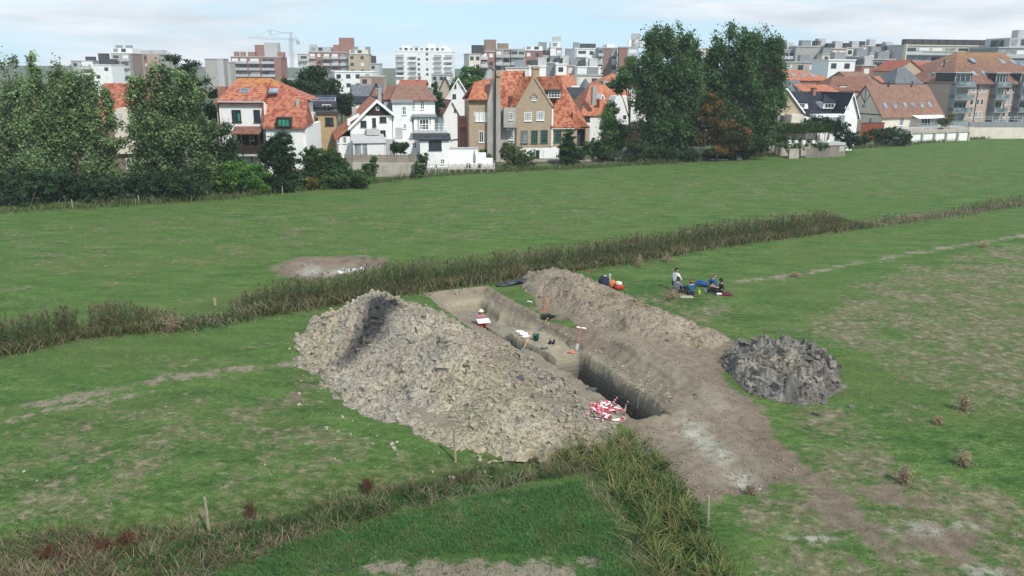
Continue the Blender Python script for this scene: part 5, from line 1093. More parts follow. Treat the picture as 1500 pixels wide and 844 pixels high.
b.box('right_wall',sr+.01,b.q(846,190)[0],.2,D*.8,zbase,zre-.1,M['ochre']); b.pbox('porch_pier',858,188,863,216,.3,1.,M['ochre']); b.pbox('dark_porch',845.5,189,858,214,1.4,1.6,M['darkcap']); b.win(851,189,856,203,1.4,'frame_d','glass',1,2)
ch=b.pbox('chimney',780.5,97,790,118,3.3,4.4,M['ochre'],parent=rf); b.pbox('chimney_cap',779.5,100,791,101.5,3.2,4.5,M['redbrick'],parent=ch)
# dormer
dt=-.1; dm=b.pbox('dormer',802,133.5,821,144.5,dt,3.5,M['frame_g'],parent=rf); b.pbox('dormer_roof',800,131.5,823,133.5,dt-.35,3.6,M['darkcap'],parent=dm); b.win(803,134.5,820.5,143.5,dt,'frame_w','glass',4,2,False)
for w_ in [(768,164.5,779,177.5,'frame_w','glass_l',4,4),(786,163.5,797,176.5,'frame_w','glass_l',4,4),(763,191.5,772.5,210.5,'frame_g','glass_l',3,4),(778,191,787.5,210,'frame_g','glass',3,4),(792,190.5,802,209.5,'frame_g','glass',3,4)]: b.win(*w_[:4],0,*w_[4:])
b.win(812,192,822,208.5,.2,'frame_g','glass',3,4); b.win(779,139,785,147.5,0,'frame_w','glass',2,3); 
b.front('gable_hood',[(782.3,135.5),(788,142),(787,143),(782.3,138),(777.5,143.5),(776.6,142.5)],-.14,-.004,M['redbrick'])
b.win(785,220,790,232,.05,'frame_d','glass',2,3,name='basement_window'); b.pbox('basement_door',796,219,801,233,-.03,.04,M['frame_w']); b.pbox('basement_door',786-4,218.5,783.5+.5,233,-.03,.04,M['frame_g'])
b.pbox('downpipe',808.3,160,809.5,214,-.1,-.125+.12,M['frame_w']); b.pbox('cornice',809,187.5,843,189,-.2,.19,M['frame_w'])
# grey bay
gb=-1.1; b.pbox('grey_bay',738,158,756.5,187,gb,-.02,M['grey']); b.pbox('bay_base',741,187,754,191,gb+.3,-.03,M['grey']); b.win(745.5,165,751.5,176,gb,'frame_w','glass',2,3); b.win(745,194,752,205,.3,'frame_w','glass',2,3); b.pbox('bay_wall',730,158,757,216,.35,3.,M['grey'],zbase)
# grey flank + tall chimney
fl=-1.4; b.pbox('grey_flank',714,150,733,234,fl+.3,3.,M['grey'],-.3); b.front('flank_gable',[(714,150),(724,116),(733,150)],fl+.31,3.,M['grey'])
stk=b.pbox('chimney_stack',723,104,733,150,fl+.6,fl+1.8,M['ochre'],parent=rf); b.pbox('flue_pipe',724.6,103,726.4,232,fl-.1,fl+.1,M['timber_d'],-.2,parent=stk)
b.pbox('chimney_cap',728,109,734.5,112,fl+.4,fl+1.9,M['ochre'],parent=stk)
# left wing
lw=-.5; s0,z1=b.q(687,147,lw); s1,_=b.q(714,147,lw); b.box('left_wing',s0,s1+.5,lw,7,-.3,z1,M['ochre']); zt=b.q(710,119,3.)[1]
b.slab('left_wing_roof',[(s0-.3,lw-.4,z1-.1),(b.q(723,148,lw-.4)[0],lw-.4,z1-.1),(b.q(731,110,3.)[0],3.,zt+.6),(b.q(695,121,3.)[0],3.,zt-.1)],.22,M['orange'],rf); b.slab('left_wing_rear',[(b.q(731,110,3.)[0],3.02,zt+.6),(b.q(695,121,3.)[0],3.02,zt-.1),(s0-.3,7.3,z1),(s1,7.3,z1)],.22,M['orange'],rf)
b.pbox('gutter',686,146,715,148,lw-.5,lw-.41,M['darkcap'])
roofwin(b,(b.q(710,137,.9)[0],.9,z1+(zt-z1)*.42),(1,0,0),(0,3.4,zt-z1),.7,1.3,rf)
for a0 in (696.5,702.5,708.5): b.win(a0-.2,164.5,a0+5,178,lw,'frame_w','blind',1,1)
b.win(701.5,192,708.5,209,lw,'frame_w','glass',2,1,name='door'); b.win(694,163,695.5,170,lw,'frame_w','blind',1,1,False)
b.pbox('low_orange_wing',673,172,687,200,3.,7.,M['redbrick'],-.3); b.slab('low_wing_roof',[(b.q(672,186,2.6)[0],2.6,b.q(672,186,2.6)[1]),(b.q(689,186,2.6)[0],2.6,b.q(689,186,2.6)[1]),(b.q(689,162,5.)[0],5.,b.q(689,162,5.)[1]),(b.q(682,166,5.)[0],5.,b.q(682,166,5.)[1])],.2,M['orange'])
b=B('garden_wall','low weathered brick garden wall in front of the villa, broken at its right end','wall',800,107,8); b.front('wall',[(728,236),(865,236),(880,247),(728,249)],0,.35,M['brownbrick']); b.pbox('coping',727,234.8,866,236.3,-.06,.41,M['concrete'])
b=B('garden_wall','short ruined stone garden wall left of the great poplars','wall',960,110,8); b.front('wall',[(936,243),(960,226),(1008,224),(1010,232),(972,236),(955,246)],0,.4,M['brownbrick'])
# street lamp in front of villa
x,y,_=atY(779,240,106); lp=empty('garden_lamp',(x,y,0)); tag(lp,'garden lamp on a dark post in front of the villa basement','lamp'); hz=atY(779,223,106)[2]; MB().tube((0,0,0),(0,0,hz),.05,.04,6).build('pole',M['metal_d'],lp); MB().lathe((0,0,hz),[(.08,0),(.26,.06),(.2,.35),(.06,.5)],8).build('lantern',M['ltgrey'],lp)
# ---------------------------------------------------------------- House F and neighbours right of the villa
b=gable_house('orange_house','big bright orange roofed house with white gable right of the villa',900,138,12,(852,950),167,124,11,'white','orange',hip=(3.,3.),wins=[(856,170,864,178,'frame_d','glass',2,1)])
b.pbox('chimney',868.5,127,873.5,154,-.6,.4,M['grey'],parent=b.roof); b.front('white_gable',[(898,152),(903,141),(925,141),(934,152),(946,168),(946,190),(905,190)],-3.,.2,M['white']); b.win(928,150,937,160,-3.,'frame_w','glass_l',1,1); b.win(912,168,918,176,-3.,'frame_w','glass',1,1)
b.front('white_dormer',[(879,145),(883,137.5),(887,145)],-.2,2.5,M['frame_w'],parent=b.roof); b.win(881.5,141,884.5,144.5,-.2,'frame_w','glass',1,1,False)
b.pbox('shed_wall',916,185,960,200,-8,-4,M['timber_d'],-.2); b.slab('shed_roof',[(b.q(914,188,-8.2)[0],-8.2,b.q(914,188,-8.2)[1]),(b.q(960,186,-8.2)[0],-8.2,b.q(960,186,-8.2)[1]),(b.q(960,178,-3.8)[0],-3.8,b.q(960,178,-3.8)[1]),(b.q(925,178,-3.8)[0],-3.8,b.q(925,178,-3.8)[1])],.2,M['darkcap'])
b=gable_house('orange_house','orange hipped roof with blue dormers and two white chimneys behind the big orange roof',905,158,8,(876,950),126,107,10,'white','orange',hip=(4.,4.),chim=[(904,908,99,4,.8,'white'),(909,913.5,100,4.6,.8,'white')])
for p in (888,915): 
    d=b.pbox('dormer',p-4,119,p+4,125,-.3,2.5,M['midgrey'],parent=b.roof); b.win(p-3,120,p+3,124.6,-.3,'frame_w','glass',2,1,False)
b=gable_house('dark_roof_building','low building with dark flat roof and white skylights right of the villa roof',847,150,10,(829,868),150,128,14,'white','slate',wins=[(833,155,840,161,'frame_w','glass',2,1)])
b=B('turret_house','grey conical turret roof above the dark flat roof','house',858,162,0); x0,z0=b.q(850,130); x1,z1=b.q(866,117); c=(x0+x1)/2; b.add('turret',MB().lathe((c,1.3,-.3),[(1.,0),(1.,z0+.3)],10),M['white']); b.add('cone_roof',MB().lathe((c,1.3,z0),[(1.25,0),(.7,(z1-z0)*.6),(.08,z1-z0+.2)],12),M['greyroof']); b.pbox('wall',838,127,876,140,2.4,8,M['white'],-.3); b.win(842,129,847,135,2.4,'frame_d','glass',1,1); b.win(868,128,873,133,2.4,'frame_d','glass',1,1)
gable_house('far_orange_house','plain orange roof with tan wall behind the right end of the villa',826,190,5,(818,843),132,110,9,'tan','orange',group=None)
gable_house('white_gable_house','white house with steep gable and three dark windows left of the villa',672,140,4,(655,688),141,114,9,'white','greyroof','gable',verge='frame_w',wins=[(666,122,668.5,129,'frame_d','glass'),(676.5,122,679,129,'frame_d','glass'),(663,138,668,144,'frame_d','glass')])
gable_house('white_cottage','small white cottage with brown-grey roof below the steep white gable',672,128,30,(650,672),166,146,12,'white','brownroof','gable',verge='frame_w',wins=[(665,160,667,164,'frame_d','glass')])
gable_house('white_curved_gable_house','white house with grey roof and rounded white gable behind the small pine',523,170,8,(507,535),141,128,8,'white','greyroof','gable',verge='frame_w',wins=[(512,135,515,139,'frame_d','glass'),(521,135,524,139,'frame_d','glass')])
gable_house('slate_house','long slate roofed house with a brick gable behind the white gabled house',545,165,14,(518,562),140,124,10,'redbrick','greyroof')
gable_house('brick_gable_house','red brick gable with dark verge behind the orange roofed gabled house',553,158,10,(543,561),139,122,9,'redbrick','slate','gable',wins=[(551,130,554,136,'frame_w','glass')])
gable_house('dark_roof_house','dark blue roof just behind the boarded gable house',538,132,14,(520,560),150,141,7,'white','navytile')
gable_house('timbered_house','tan house with half timbered gable behind the white balcony house',652,190,6,(645,660),128,112,8,'tan','brownroof','gable',verge='timber_d')
gable_house('grey_roof_house','grey pointed roof behind the villa chimneys',717,185,0,(706,731),108,97,8,'ltgrey','greyroof','gable')
gable_house('orange_roof_house','low red-orange ridge behind the white balcony house',602,160,2,(585,622),125,117,8,'redbrick','redroof',chim=[(612,616,113,3,.8,'redbrick')])
# ---------------------------------------------------------------- Houses on the right
Y=126.
b=gable_house('tan_house','tan house with white porch half hidden behind the right poplar',1150,Y,12,(1120,1176),162,128,9,'tan','brownroof','gable',verge='frame_w',wins=[(1150,167,1158,180,'frame_w','glass',2,1),(1142,168,1148,180,'frame_w','glass',1,1)])
b.pbox('terrace_wall',1115,184,1180,200,-3.,-2.,M['concrete'],-.2); b.pbox('porch',1160,168,1175,184,-2.,-.01,M['cream'],-.2)
b=gable_house('dark_roofed_house','white house with blue-black tiled roof and two white framed dormers',1200,132,16,(1162,1240),165,134,10,'white','navytile',chim=[(1192,1196,130,4.,.8,'redbrick')])
for p0,p1 in ((1165,1184),(1207,1228)):
    d=b.front('dormer',[(p0,150),(p1-1,150),(p1,159.5),(p0-1.5,159.5)],.2,3.2,M['frame_w'],parent=b.roof); b.slab('dormer_roof',[(b.q(p0-2,150,.0)[0],0.,b.q(p0-2,150,0)[1]),(b.q(p1+1,150,0)[0],0.,b.q(p1+1,150,0)[1]),(b.q(p1-4,136,4.4)[0],4.4,b.q(p1-4,136,4.4)[1]),(b.q(p0+1,136,4.4)[0],4.4,b.q(p0+1,136,4.4)[1])],.12,M['navytile'],d); b.win(p0+1,151.5,(p0+p1)/2+4,158.5,.2,'frame_w','glass',3,1,False)
b=gable_house('white_gable_end','white gable end joined to the right of the blue-black roof',1245,131,22,(1234,1257),168,136,9,'white','navytile','gable',verge='frame_w',wins=[(1238,156,1244,159,'frame_w','glass')])
b.pbox('veranda',1196,168,1236,182,-1.6,-.02,M['frame_w'],-.2); b.win(1215,171,1232,181,-1.6,'frame_w','glass_l',4,1,False)
b.pbox('white_porch',1238,169,1252,182,-3.,-.01,M['white'],-.2)
# House I : gable on its left end, long brown roof to the right
b=B('brown_roofed_house','tan rendered house with long brown tiled roof and a row of six skylights','house',1300,152,24)
D=9.; a,_=b.q(1293,167); c,ze=b.q(1381,167); zr=b.q(1330,124,D/2)[1]
b.add('wall',MB().hull([(a,0,-.3),(a,0,ze),(a,D/2,zr-.15),(a,D,ze),(a,D,-.3)],[(c,0,-.3),(c,0,ze),(c,D/2,zr-.15),(c,D,ze),(c,D,-.3)]),M['cream'])
s_=(zr-ze)/(D/2); o=.35; pr=[(-o,ze-o*s_),(D/2,zr),(D+o,ze-o*s_),(D+o,ze-o*s_-.2),(D/2,zr-.22),(-o,ze-o*s_-.2)]
rf=b.add('roof',MB().hull([(a-.3,t_,z) for t_,z in pr],[(c+.3,t_,z) for t_,z in pr]),M['lichenroof2'])
for k,fr_ in enumerate((.12,.27,.45,.58,.72,.86)): 
    u=.36; roofwin(b,(a+(c-a)*fr_,-o+(D/2+o)*u,ze-o*s_+(zr-ze+o*s_)*u),(1,0,0),(0,1,s_),.8,1.2,rf)
for fr_ in (.33,.72): b.add('vent_pipe',MB().tube((a+(c-a)*fr_,D/2-.4,zr-.4),(a+(c-a)*fr_,D/2-.4,zr+.7),.15,.12,6),M['darkcap'],rf)
for t_,z_,w_,h_ in ((2.2,ze-1.7,.9,1.2),(5.8,ze-1.7,.9,1.2),(4.,ze+1.,1.1,.8)): b.winside(a,t_,t_+w_,z_,z_+h_,-1,'frame_w','glass_l')
for A_,B_ in (((0,ze),(D,ze)),): b.add('timber_band',MB().box(a-.05,a-.003,0.,D,ze-.05,ze+.12),M['timber_d'],None,False)
for t0_,z0_,t1_,z1_ in ((D/2,ze+1.9,D/2,zr-.3),(D/2,ze+2.,D/2-1.2,zr-1.6),(D/2,ze+2.,D/2+1.2,zr-1.6)): b.add('timber_strut',MB().tube((a-.03,t0_,z0_),(a-.03,t1_,z1_),.06,.06,4),M['timber_d'])
zt=b.q(1340,187,-3.)[1]
b.box('terrace',a+1,c+3.,-5.,-.01,-.3,zt-.1,M['ltgrey']); b.box('terrace_fascia',a+.8,c+3.4,-5.1,-5.003,zt-.5,zt+.05,M['concrete'])
aw0=b.q(1335,170,-.02)[0];aw1=b.q(1378,170,-.02)[0]; za=b.q(1355,168.5,-.02)[1]; b.slab('awning',[(aw0,-.02,za),(aw1,-.02,za),(aw1,-1.8,za-.5),(aw0,-1.8,za-.5)],.06,M['white'])
b.win(1350,171,1362,184,0,'frame_w','glass',3,1); b.win(1364,171,1378,184,0,'frame_w','glass_l',3,1); b.win(1318,172,1323,184,0,'frame_w','glass_l',1,1,name='door')
r0=b.q(1345,186,-5.)[0]
for k in range(14): q_=r0+(c+3-r0)*k/13; b.box('rail_post',q_-.03,q_+.03,-4.97,-4.92,zt-.09,zt+.9,M['metal_l'])
for h_ in (.3,.6,.9): b.box('rail',r0,c+3,-4.98,-4.93,zt+h_-.04,zt+h_,M['metal_l'])
b=B('retaining_wall','white panelled retaining wall with concrete piers below the terrace at the right','wall',1370,144.5,24)
s0,z1=b.q(1333,196);s1,_=b.q(1420,190); b.box('wall',s0,s1,0,.5,-.3,z1,M['white']); b.box('coping',s0-.1,s1+.1,-.2,.6,z1+.002,z1+.5,M['concrete'])
for k in range(6): q_=s0+(s1-s0)*k/5; b.box('pier',q_-.2,q_+.2,-.25,-.003,-.3,z1,M['concrete'])
b=B('boundary_wall','long low white wall at the right edge of the pasture','wall',1460,153,6); s0,z1=b.q(1420,187);s1,_=b.q(1640,184); b.box('wall',s0,s1,0,.3,-.3,z1,M['cream'])
s0,z2=b.q(1421,178,1.5); b.box('green_embankment',s0,s1+8,1.5,2.,-.2,z2-.1,M['midgrey'])
for k in range(30): q_=s0+k*1.5; b.box('rail_post',q_-.03,q_+.03,1.6,1.66,z2-.1,z2+1.,M['metal_l'])
for h_ in (.4,.7,1.): b.box('rail',s0,s1+8,1.61,1.65,z2+h_-.05,z2+h_,M['metal_l'])
# red fence
b=B('red_board_fence','rust red board fence behind the clipped hedge','fence',1280,146,20); s0,z1=b.q(1262,181); s1,_=b.q(1296,180); 
for k in range(6): b.box('fence_panel',s0+(s1-s0)*k/6+.02,s0+(s1-s0)*(k+1)/6-.02,0,.06,-.2,z1,M['redwall'])
b.box('top_rail',s0,s1,-.03,.09,z1+.002,z1+.12,M['timber_d'])
# ---------------------------------------------------------------- Apartment block J
Y=190.; b=B('apartment_block','brick apartment block with huge ochre lichened roof and stacked balconies, far right','apartment block',1440,Y,17)
a,ze=b.q(1394,120); c,_=b.q(1530,120); D=22.; zb=-.3
b.box('wall',a,c,0,D,zb,ze,M['pinkbrick']); lt=8.; a2,_=b.q(1352,120,lt)
b.box('left_wing',a2,a-.01,lt,D,zb,ze-.05,M['pinkbrick'])
zR=b.q(1440,76.5,9.)[1]; m=MB(); A=(a2-1.,lt-.8,ze-.3);A2=(a-.3,lt-.8,ze-.3);A3=(a-.3,-.7,ze-.3);Bq=(c+.7,-.7,ze-.3);Cq=(c+.7,D+.6,ze-.3);Dq=(a2-1.,D+.6,ze-.3)
r0=(b.q(1402,76.5,12.)[0],12.,zR);r1=(b.q(1474,78,9.)[0],10.,zR)
m.face([A3,Bq,r1,r0]);m.face([Bq,Cq,r1]);m.face([Cq,Dq,r0,r1]);m.face([Dq,A,r0]);m.face([A,A2,r0]);m.face([A2,A3,r0]); m.face([A3,(A3[0],A3[1],A3[2]-.4),(Bq[0],Bq[1],Bq[2]-.4),Bq]); m.face([A,(A[0],A[1],A[2]-.4),(A2[0],A2[1],A2[2]-.4),A2])
rf=b.add('roof',m,M['lichenroof'],None,False)
s_=(zR-ze)/(10.7)
def onroof(px,u): tt=-.7+10.7*u; z=ze-.3+(zR-ze+.3)*u; return (b.q(px,100,tt)[0],tt,z)
for px,u in ((1423,.72),(1466,.70),(1483,.68),(1428,.30),(1444,.3)): p=onroof(px,u); roofwin(b,p,(1,0,0),(0,1,s_),1.2,1.9,rf)
v1=Vector(A2)-Vector(A); v2=Vector(r0)-Vector(A); n=v1.cross(v2).normalized(); 
for fu,fv in ((.2,.25),(.33,.25),(.52,.27),(.7,.25),(.32,.62),(.45,.64)):
    p=Vector(A)*(1-fu)*(1-fv)+Vector(A2)*fu*(1-fv)+Vector(r0)*fv; roofwin(b,tuple(p),tuple(v1),tuple((Vector(r0)-(Vector(A)+Vector(A2))/2)),1.1,1.8,rf)
b.add('roof_vent',MB().tube((a+3,6,zR-3.5),(a+3,6,zR-1.8),.2,.2,6),M['darkcap'],rf)
fh=2.85
def stack(px0,px1,n,t0,dorm=True):
    s0=b.q(px0,120)[0]; s1=b.q(px1,120)[0]
    for k in range(n):
        zf=ze-1.6-fh*k+ (0)
        zf=ze-.9-fh*k
        b.box('balcony',s0,s1,-1.7,-.005,zf-.25,zf,M['midgrey']); b.box('parapet',s0+.003,s1-.003,-1.68,-1.62,zf+.05,zf+1.,M['balc']); b.box('parapet_side',s0,s0+.06,-1.6,-.01,zf+.05,zf+1.,M['balc'])
        b.win(0,0,0,0,-.01,'frame_w','glass_l' if k%2 else 'glass',4,1,False,local=(s0+.3,s1-.3,zf+.01,zf+2.2),name='balcony_window')
        b.box('side_pier',s0-.12,s0-.003,-1.6,-.004,zf-2.6,zf+.9,M['midgrey'])
    if dorm:
        d=b.box('dormer',s0+.2,s1-.2,-.3,5.,ze-.2,ze+1.9,M['frame_d'],rf); b.box('dormer_roof',s0-.1,s1+.1,-.9,5.2,ze+1.903,ze+2.1,M['ltgrey'],d); b.win(0,0,0,0,-.3,'frame_w','glass',3,1,False,local=(s0+.6,s1-.6,ze-.1,ze+1.7))
stack(1394,1422,4,0); stack(1454,1474,4,0); stack(1490,1515,4,0)
for px,w_ in ((1427,1.1),(1437,.8),(1443,.8),(1478,.9),(1486,.8)):
    s0=b.q(px-2,120)[0]
    for k in range(3): z_=ze-2.3-fh*k; b.win(0,0,0,0,0,'frame_w','glass_l' if (k+int(px))%2 else 'glass',1,1,local=(s0,s0+w_,z_,z_+1.4))
for px in (1360,1369,1379):
    s0=b.q(px-2,130,lt)[0]
    for k in range(3): z_=ze-2.4-fh*k; b.win(0,0,0,0,lt,'frame_w','glass_l',1,1,local=(s0,s0+1.0,z_,z_+1.5))
for px in (1434,1475): s0=b.q(px,120)[0]; b.box('downpipe',s0,s0+.15,-.14,-.004,zb,ze-.3,M['metal_d'])
b.box('lime_flowerpot',b.q(1401,121)[0],b.q(1404,121)[0],-1.6,-1.2,ze-.85,ze-.0,mplain('lime_banner',(.3,.5,.08)))
b.box('gutter',a-.3,c+.7,-.85,-.71,ze-.75,ze-.5,M['darkcap'])
b=B('grey_modern_block','grey glazed block at the right edge beyond the ochre lichened roof','building',1500,215,10); b.pbox('wall',1478,86,1560,140,0,12,M['midgrey'],-.3); b.pbox('glazing',1480,90,1560,97,-.1,-.004,M['glass_b']); b.pbox('roof_edge',1477,84,1561,86.3,-.4,12,M['ltgrey'])
# mid distance roofs, right
gable_house('red_roof_house','wide orange-red roof with raised glazed dormers above the blue-black roof',1185,165,8,(1140,1222),117,103,12,'redbrick','orange',hip=(0,4.),sky=[(-3.,.5,.9,2.2),(-1.,.5,.9,2.2),(1.,.5,.9,2.2)])
gable_house('grey_roof_house','grey roof partly hidden behind the right poplar',1160,152,10,(1142,1182),133,117,8,'ltgrey','greyroof')
gable_house('low_orange_roof_house','bright orange low roof just above the blue-black roof',1200,150,6,(1178,1226),134,124,9,'white','orange')
b=gable_house('maroon_roof_house','maroon brown roof with white chimney above the tan half timbered gable',1245,158,6,(1214,1285),132,112,10,'tan','brownroof',hip=(3.,0),chim=[(1230,1240,126,1.,1.2,'white')])
gable_house('ochre_roof_house','tan gable with ochre lichened roof behind the long brown roof',1275,172,24,(1255,1288),124,105,10,'tan','lichenroof2')
gable_house('grey_hipped_house','dark grey hipped roof left of the apartment block',1335,176,6,(1312,1350),121,99,10,'ltgrey','greyroof',hip=(3,1))
gable_house('small_orange_roof_house','small orange roof between the ochre roof and the grey hipped roof',1308,180,4,(1292,1322),120,112,8,'tan','orange')
gable_house('red_gable_house','house with red-orange roof planes left of the yellow framed flats',1335,200,10,(1312,1352),103,88,9,'tan','redroof','gable')
gable_house('long_red_roof_house','thin long red roof below the yellow framed flats',1365,205,2,(1345,1385),98,90,9,'ltgrey','redroof')
# ---------------------------------------------------------------- flat roofed blocks
WINCACHE={}
def box_mesh(key,dx,dy,dz,mat):
    k=(round(dx,2),round(dy,2),round(dz,2),mat)
    if k not in WINCACHE:
        me=MB().box(0,k[0],-k[1],0,0,k[2]).mesh(key); me.materials.append(M[mat]); WINCACHE[k]=me
    return WINCACHE[k]
def inst(name,me,root,loc):
    o=bpy.data.objects.new(name,me); COL.objects.link(o); o.parent=root; o.location=loc; return o
def block(label,px0,px1,ytop,Y,yaw,depth,wall,bays,fh=2.8,nf=7,name='apartment_block',cat='apartment block',group='flat roofed apartment blocks on the skyline',roofbits=(),setback=None,gnd=0.,first=0.,seed=0):
    """bays: list of (width_fraction, kind, material) ; kind b=balcony, w=windows, s=solid, t=stair strip"""
    b=B(name,label,cat,(px0+px1)/2,Y,yaw,group,gnd); a=b.q(px0,ytop+3)[0]; c=b.q(px1,ytop+3)[0]; zt=b.q((px0+px1)/2,ytop)[1]; rn=random.Random(seed+int(px0)); W=c-a
    b.box('body',a,c,0,depth,-.3,zt,M[wall]); b.box('roof_edge',a-.15,c+.15,-.2,depth+.15,zt+.002,zt+.35,M['ltgrey' if wall!='white' else 'white'])
    tot=sum(x[0] for x in bays); s=a; cnt=0
    for wf,kind,mt in bays:
        w=W*wf/tot
        if mt!=wall: b.box('bay',s+.01,s+w-.01,-.12,-.004,-.2,zt-.01,M[mt])
        t0=-.13 if mt!=wall else 0.
        for k in range(nf):
            zf=zt-fh*(k+1)+first
            if zf<3 or cnt>150: break
            if kind=='b':
                inst('balcony',box_mesh('balcony',w*.96,1.35,.18,'ltgrey' if mt!='white' else 'white'),b.root,(s+w*.02,t0,zf)); inst('parapet',box_mesh('parapet',w*.96,.08,.9,'ltgrey' if rn.random()<.5 else ('white' if mt=='white' else 'metal_l')),b.root,(s+w*.02,t0-1.28,zf+.2))
                nw=max(1,int(w/2.6))
                for j in range(nw):
                    ww=w*.9/nw; g='blind' if rn.random()<.45 else ('glass' if rn.random()<.6 else 'glass_l'); inst('window',box_mesh('window',ww*.82,.04,1.95,g),b.root,(s+w*.05+j*ww+ww*.09,t0,zf+.25))
                cnt+=2+nw
            elif kind=='w':
                nw=max(1,int(w/2.7))
                for j in range(nw):
                    ww=w/nw; g='blind' if rn.random()<.35 else 'glass'; inst('window',box_mesh('window',min(1.4,ww*.6),.05,1.3,g),b.root,(s+j*ww+ww*.2,t0,zf+.85)); cnt+=1
            elif kind=='t': inst('window',box_mesh('window',w*.35,.05,1.6,'glass'),b.root,(s+w*.3,t0,zf+.6)); cnt+=1
        s+=w
    if setback:
        h_,f0,f1,mt=setback; b.box('penthouse',a+W*f0,a+W*f1,1.4,depth-1,zt+.36,zt+h_,M[mt]); nw=int(W*(f1-f0)/3)
        for j in range(nw): inst('window',box_mesh('window',1.8,.05,h_*.6,'glass' if j%2 else 'glass_l'),b.root,(a+W*f0+.5+j*3.,1.4,zt+.36+h_*.15))
    for f,h_,w_,mt in roofbits: b.box('rooftop_unit',a+W*f,a+W*f+w_,depth*.3,depth*.3+w_,zt+.36,zt+.36+h_,M[mt])
    return b
block('brick and white flats with two balcony columns, far left above the willows',163,193,79,330,8,13,'brownbrick',[(.15,'s','pinkbrick'),(1,'b','ltgrey'),(.3,'s','pinkbrick'),(1,'b','ltgrey'),(.4,'s','midgrey')],nf=8,setback=(2.2,.0,1.,'white'),roofbits=[(.1,3.,2.,'midgrey'),(.6,3.,2.,'midgrey')])
block('plain grey and brick side walls right of the brick and white flats',194,232,80,345,-6,14,'grey',[(1,'s','grey'),(.25,'w','redbrick'),(1,'s','pinkbrick')],roofbits=[(.1,1.5,4.,'ltgrey'),(.6,1.5,4.,'ltgrey')])
block('low white flats between the broad willow and the brick and white flats',137,163,96,310,4,12,'white',[(1,'w','white')],nf=4,roofbits=[(.1,4,3,'darkcap'),(.55,2,3,'darkcap')])
block('pale flats peeping over the broad willow',104,136,90,330,4,12,'ltgrey',[(1,'w','ltgrey'),(1,'b','white')],nf=4,roofbits=[(.5,1.5,3,'darkcap')])
block('blank grey slab flats beside the dark pine',300,327,87,350,10,14,'grey',[(1,'s','grey'),(.5,'s','ltgrey')])
block('narrow pale concrete slab left of the red brick flats',328,337,92,360,4,14,'ltgrey',[(1,'s','ltgrey')])
block('red brick flats with white blinds left of the crane',338,411,84,370,4,14,'redbrick',[(1,'b','redbrick'),(1,'b','redbrick'),(.12,'s','redbrick'),(1.4,'b','redbrick'),(.15,'s','redbrick'),(1.6,'b','redbrick'),(.7,'s','redbrick')],nf=7,roofbits=[(.02,2,2,'brownbrick'),(.15,2.,2,'brownbrick'),(.3,2,4,'brownbrick'),(.45,5,4,'redbrick'),(.64,6,6,'ltgrey'),(.9,2,3,'redbrick')])
block('unfinished concrete frame below the crane',409,434,117,380,4,12,'midgrey',[(1,'b','midgrey'),(1,'b','midgrey')],nf=2,name='concrete_frame',cat='building',group=None)
block('cream and red flats with many balconies, left wing right of the crane',436,451,80,360,6,14,'cream',[(.2,'s','ltgrey'),(1,'b','cream')],nf=9)
block('long red brick flats with white stair strips and rooftop huts',451,510,77,365,4,14,'redbrick',[(.12,'s','white'),(1,'b','redbrick'),(1,'w','redbrick'),(1,'b','redbrick'),(.15,'s','redbrick'),(1.1,'b','redbrick'),(.15,'s','redbrick'),(1.2,'b','redbrick')],nf=8,roofbits=[(0,3,3,'ltgrey'),(.3,2,4,'brownbrick'),(.6,3,3,'redbrick'),(.75,6,6,'redbrick')],setback=(2.3,.05,.55,'ltgrey'))
block('olive beige flats with blinds at the right end of the long red flats',510,540,80,362,4,14,'tan',[(1,'w','tan'),(1,'w','tan')],nf=8,setback=(2.,.05,.95,'cream'),roofbits=[(.2,3,2,'midgrey'),(.8,3,2,'midgrey')])
block('grey flats with small windows right of the olive beige flats',541,556,94,350,4,13,'ltgrey',[(1,'w','ltgrey')],nf=6,roofbits=[(.1,3,2,'darkcap')])
block('low white flats with black roof edge in front of the long red flats',490,546,106,270,2,12,'white',[(1,'w','white'),(1,'w','white')],nf=5)
block('low grey flats left of the white flats with black roof edge',476,492,105,275,2,12,'midgrey',[(1,'s','midgrey')],nf=3)
block('weathered brick rear walls in front of the grey flats',527,562,113,250,4,10,'pinkbrick',[(1,'w','pinkbrick'),(1,'s','brownbrick')],nf=3,name='brick_building',cat='building',group=None)
block('isolated white nine storey block alone on the skyline',579,663,76,480,0,16,'white',[(1.1,'b','white'),(.5,'s','white'),(1,'b','white'),(.5,'w','white'),(.5,'s','white'),(.6,'w','white'),(.5,'s','white'),(1,'b','white'),(.3,'s','white'),(1,'b','white')],nf=9,roofbits=[(.12,3,4,'white'),(.3,2.5,3,'midgrey'),(.55,4,4,'white'),(.8,3,3,'white')],setback=(2.4,.05,.95,'white'))
block('low grey flats under the isolated white block',632,662,110,330,2,12,'ltgrey',[(1,'w','ltgrey')],nf=3)
block('cream end house of the long row of flats behind the villa',687,704,80,300,12,12,'cream',[(1,'w','cream'),(1,'w','cream')],nf=6,roofbits=[(.5,3,4,'darkcap')])
block('red flats with two white balconies in the long row behind the villa',704,725,76,305,8,12,'redbrick',[(1,'b','redbrick'),(1,'w','redbrick')],nf=6,roofbits=[(.4,4,4,'brownbrick')])
block('brown and grey flats with two balcony columns in the long row',726,747,73,310,5,12,'brownbrick',[(1,'b','midgrey'),(.2,'s','ltgrey'),(1,'b','brownbrick')],nf=7,roofbits=[(.2,2,4,'brownbrick')])
block('grey green glazed flats in the middle of the long row',748,769,73,312,3,12,'tan',[(1,'b','midgrey'),(1,'b','ltgrey')],nf=7)
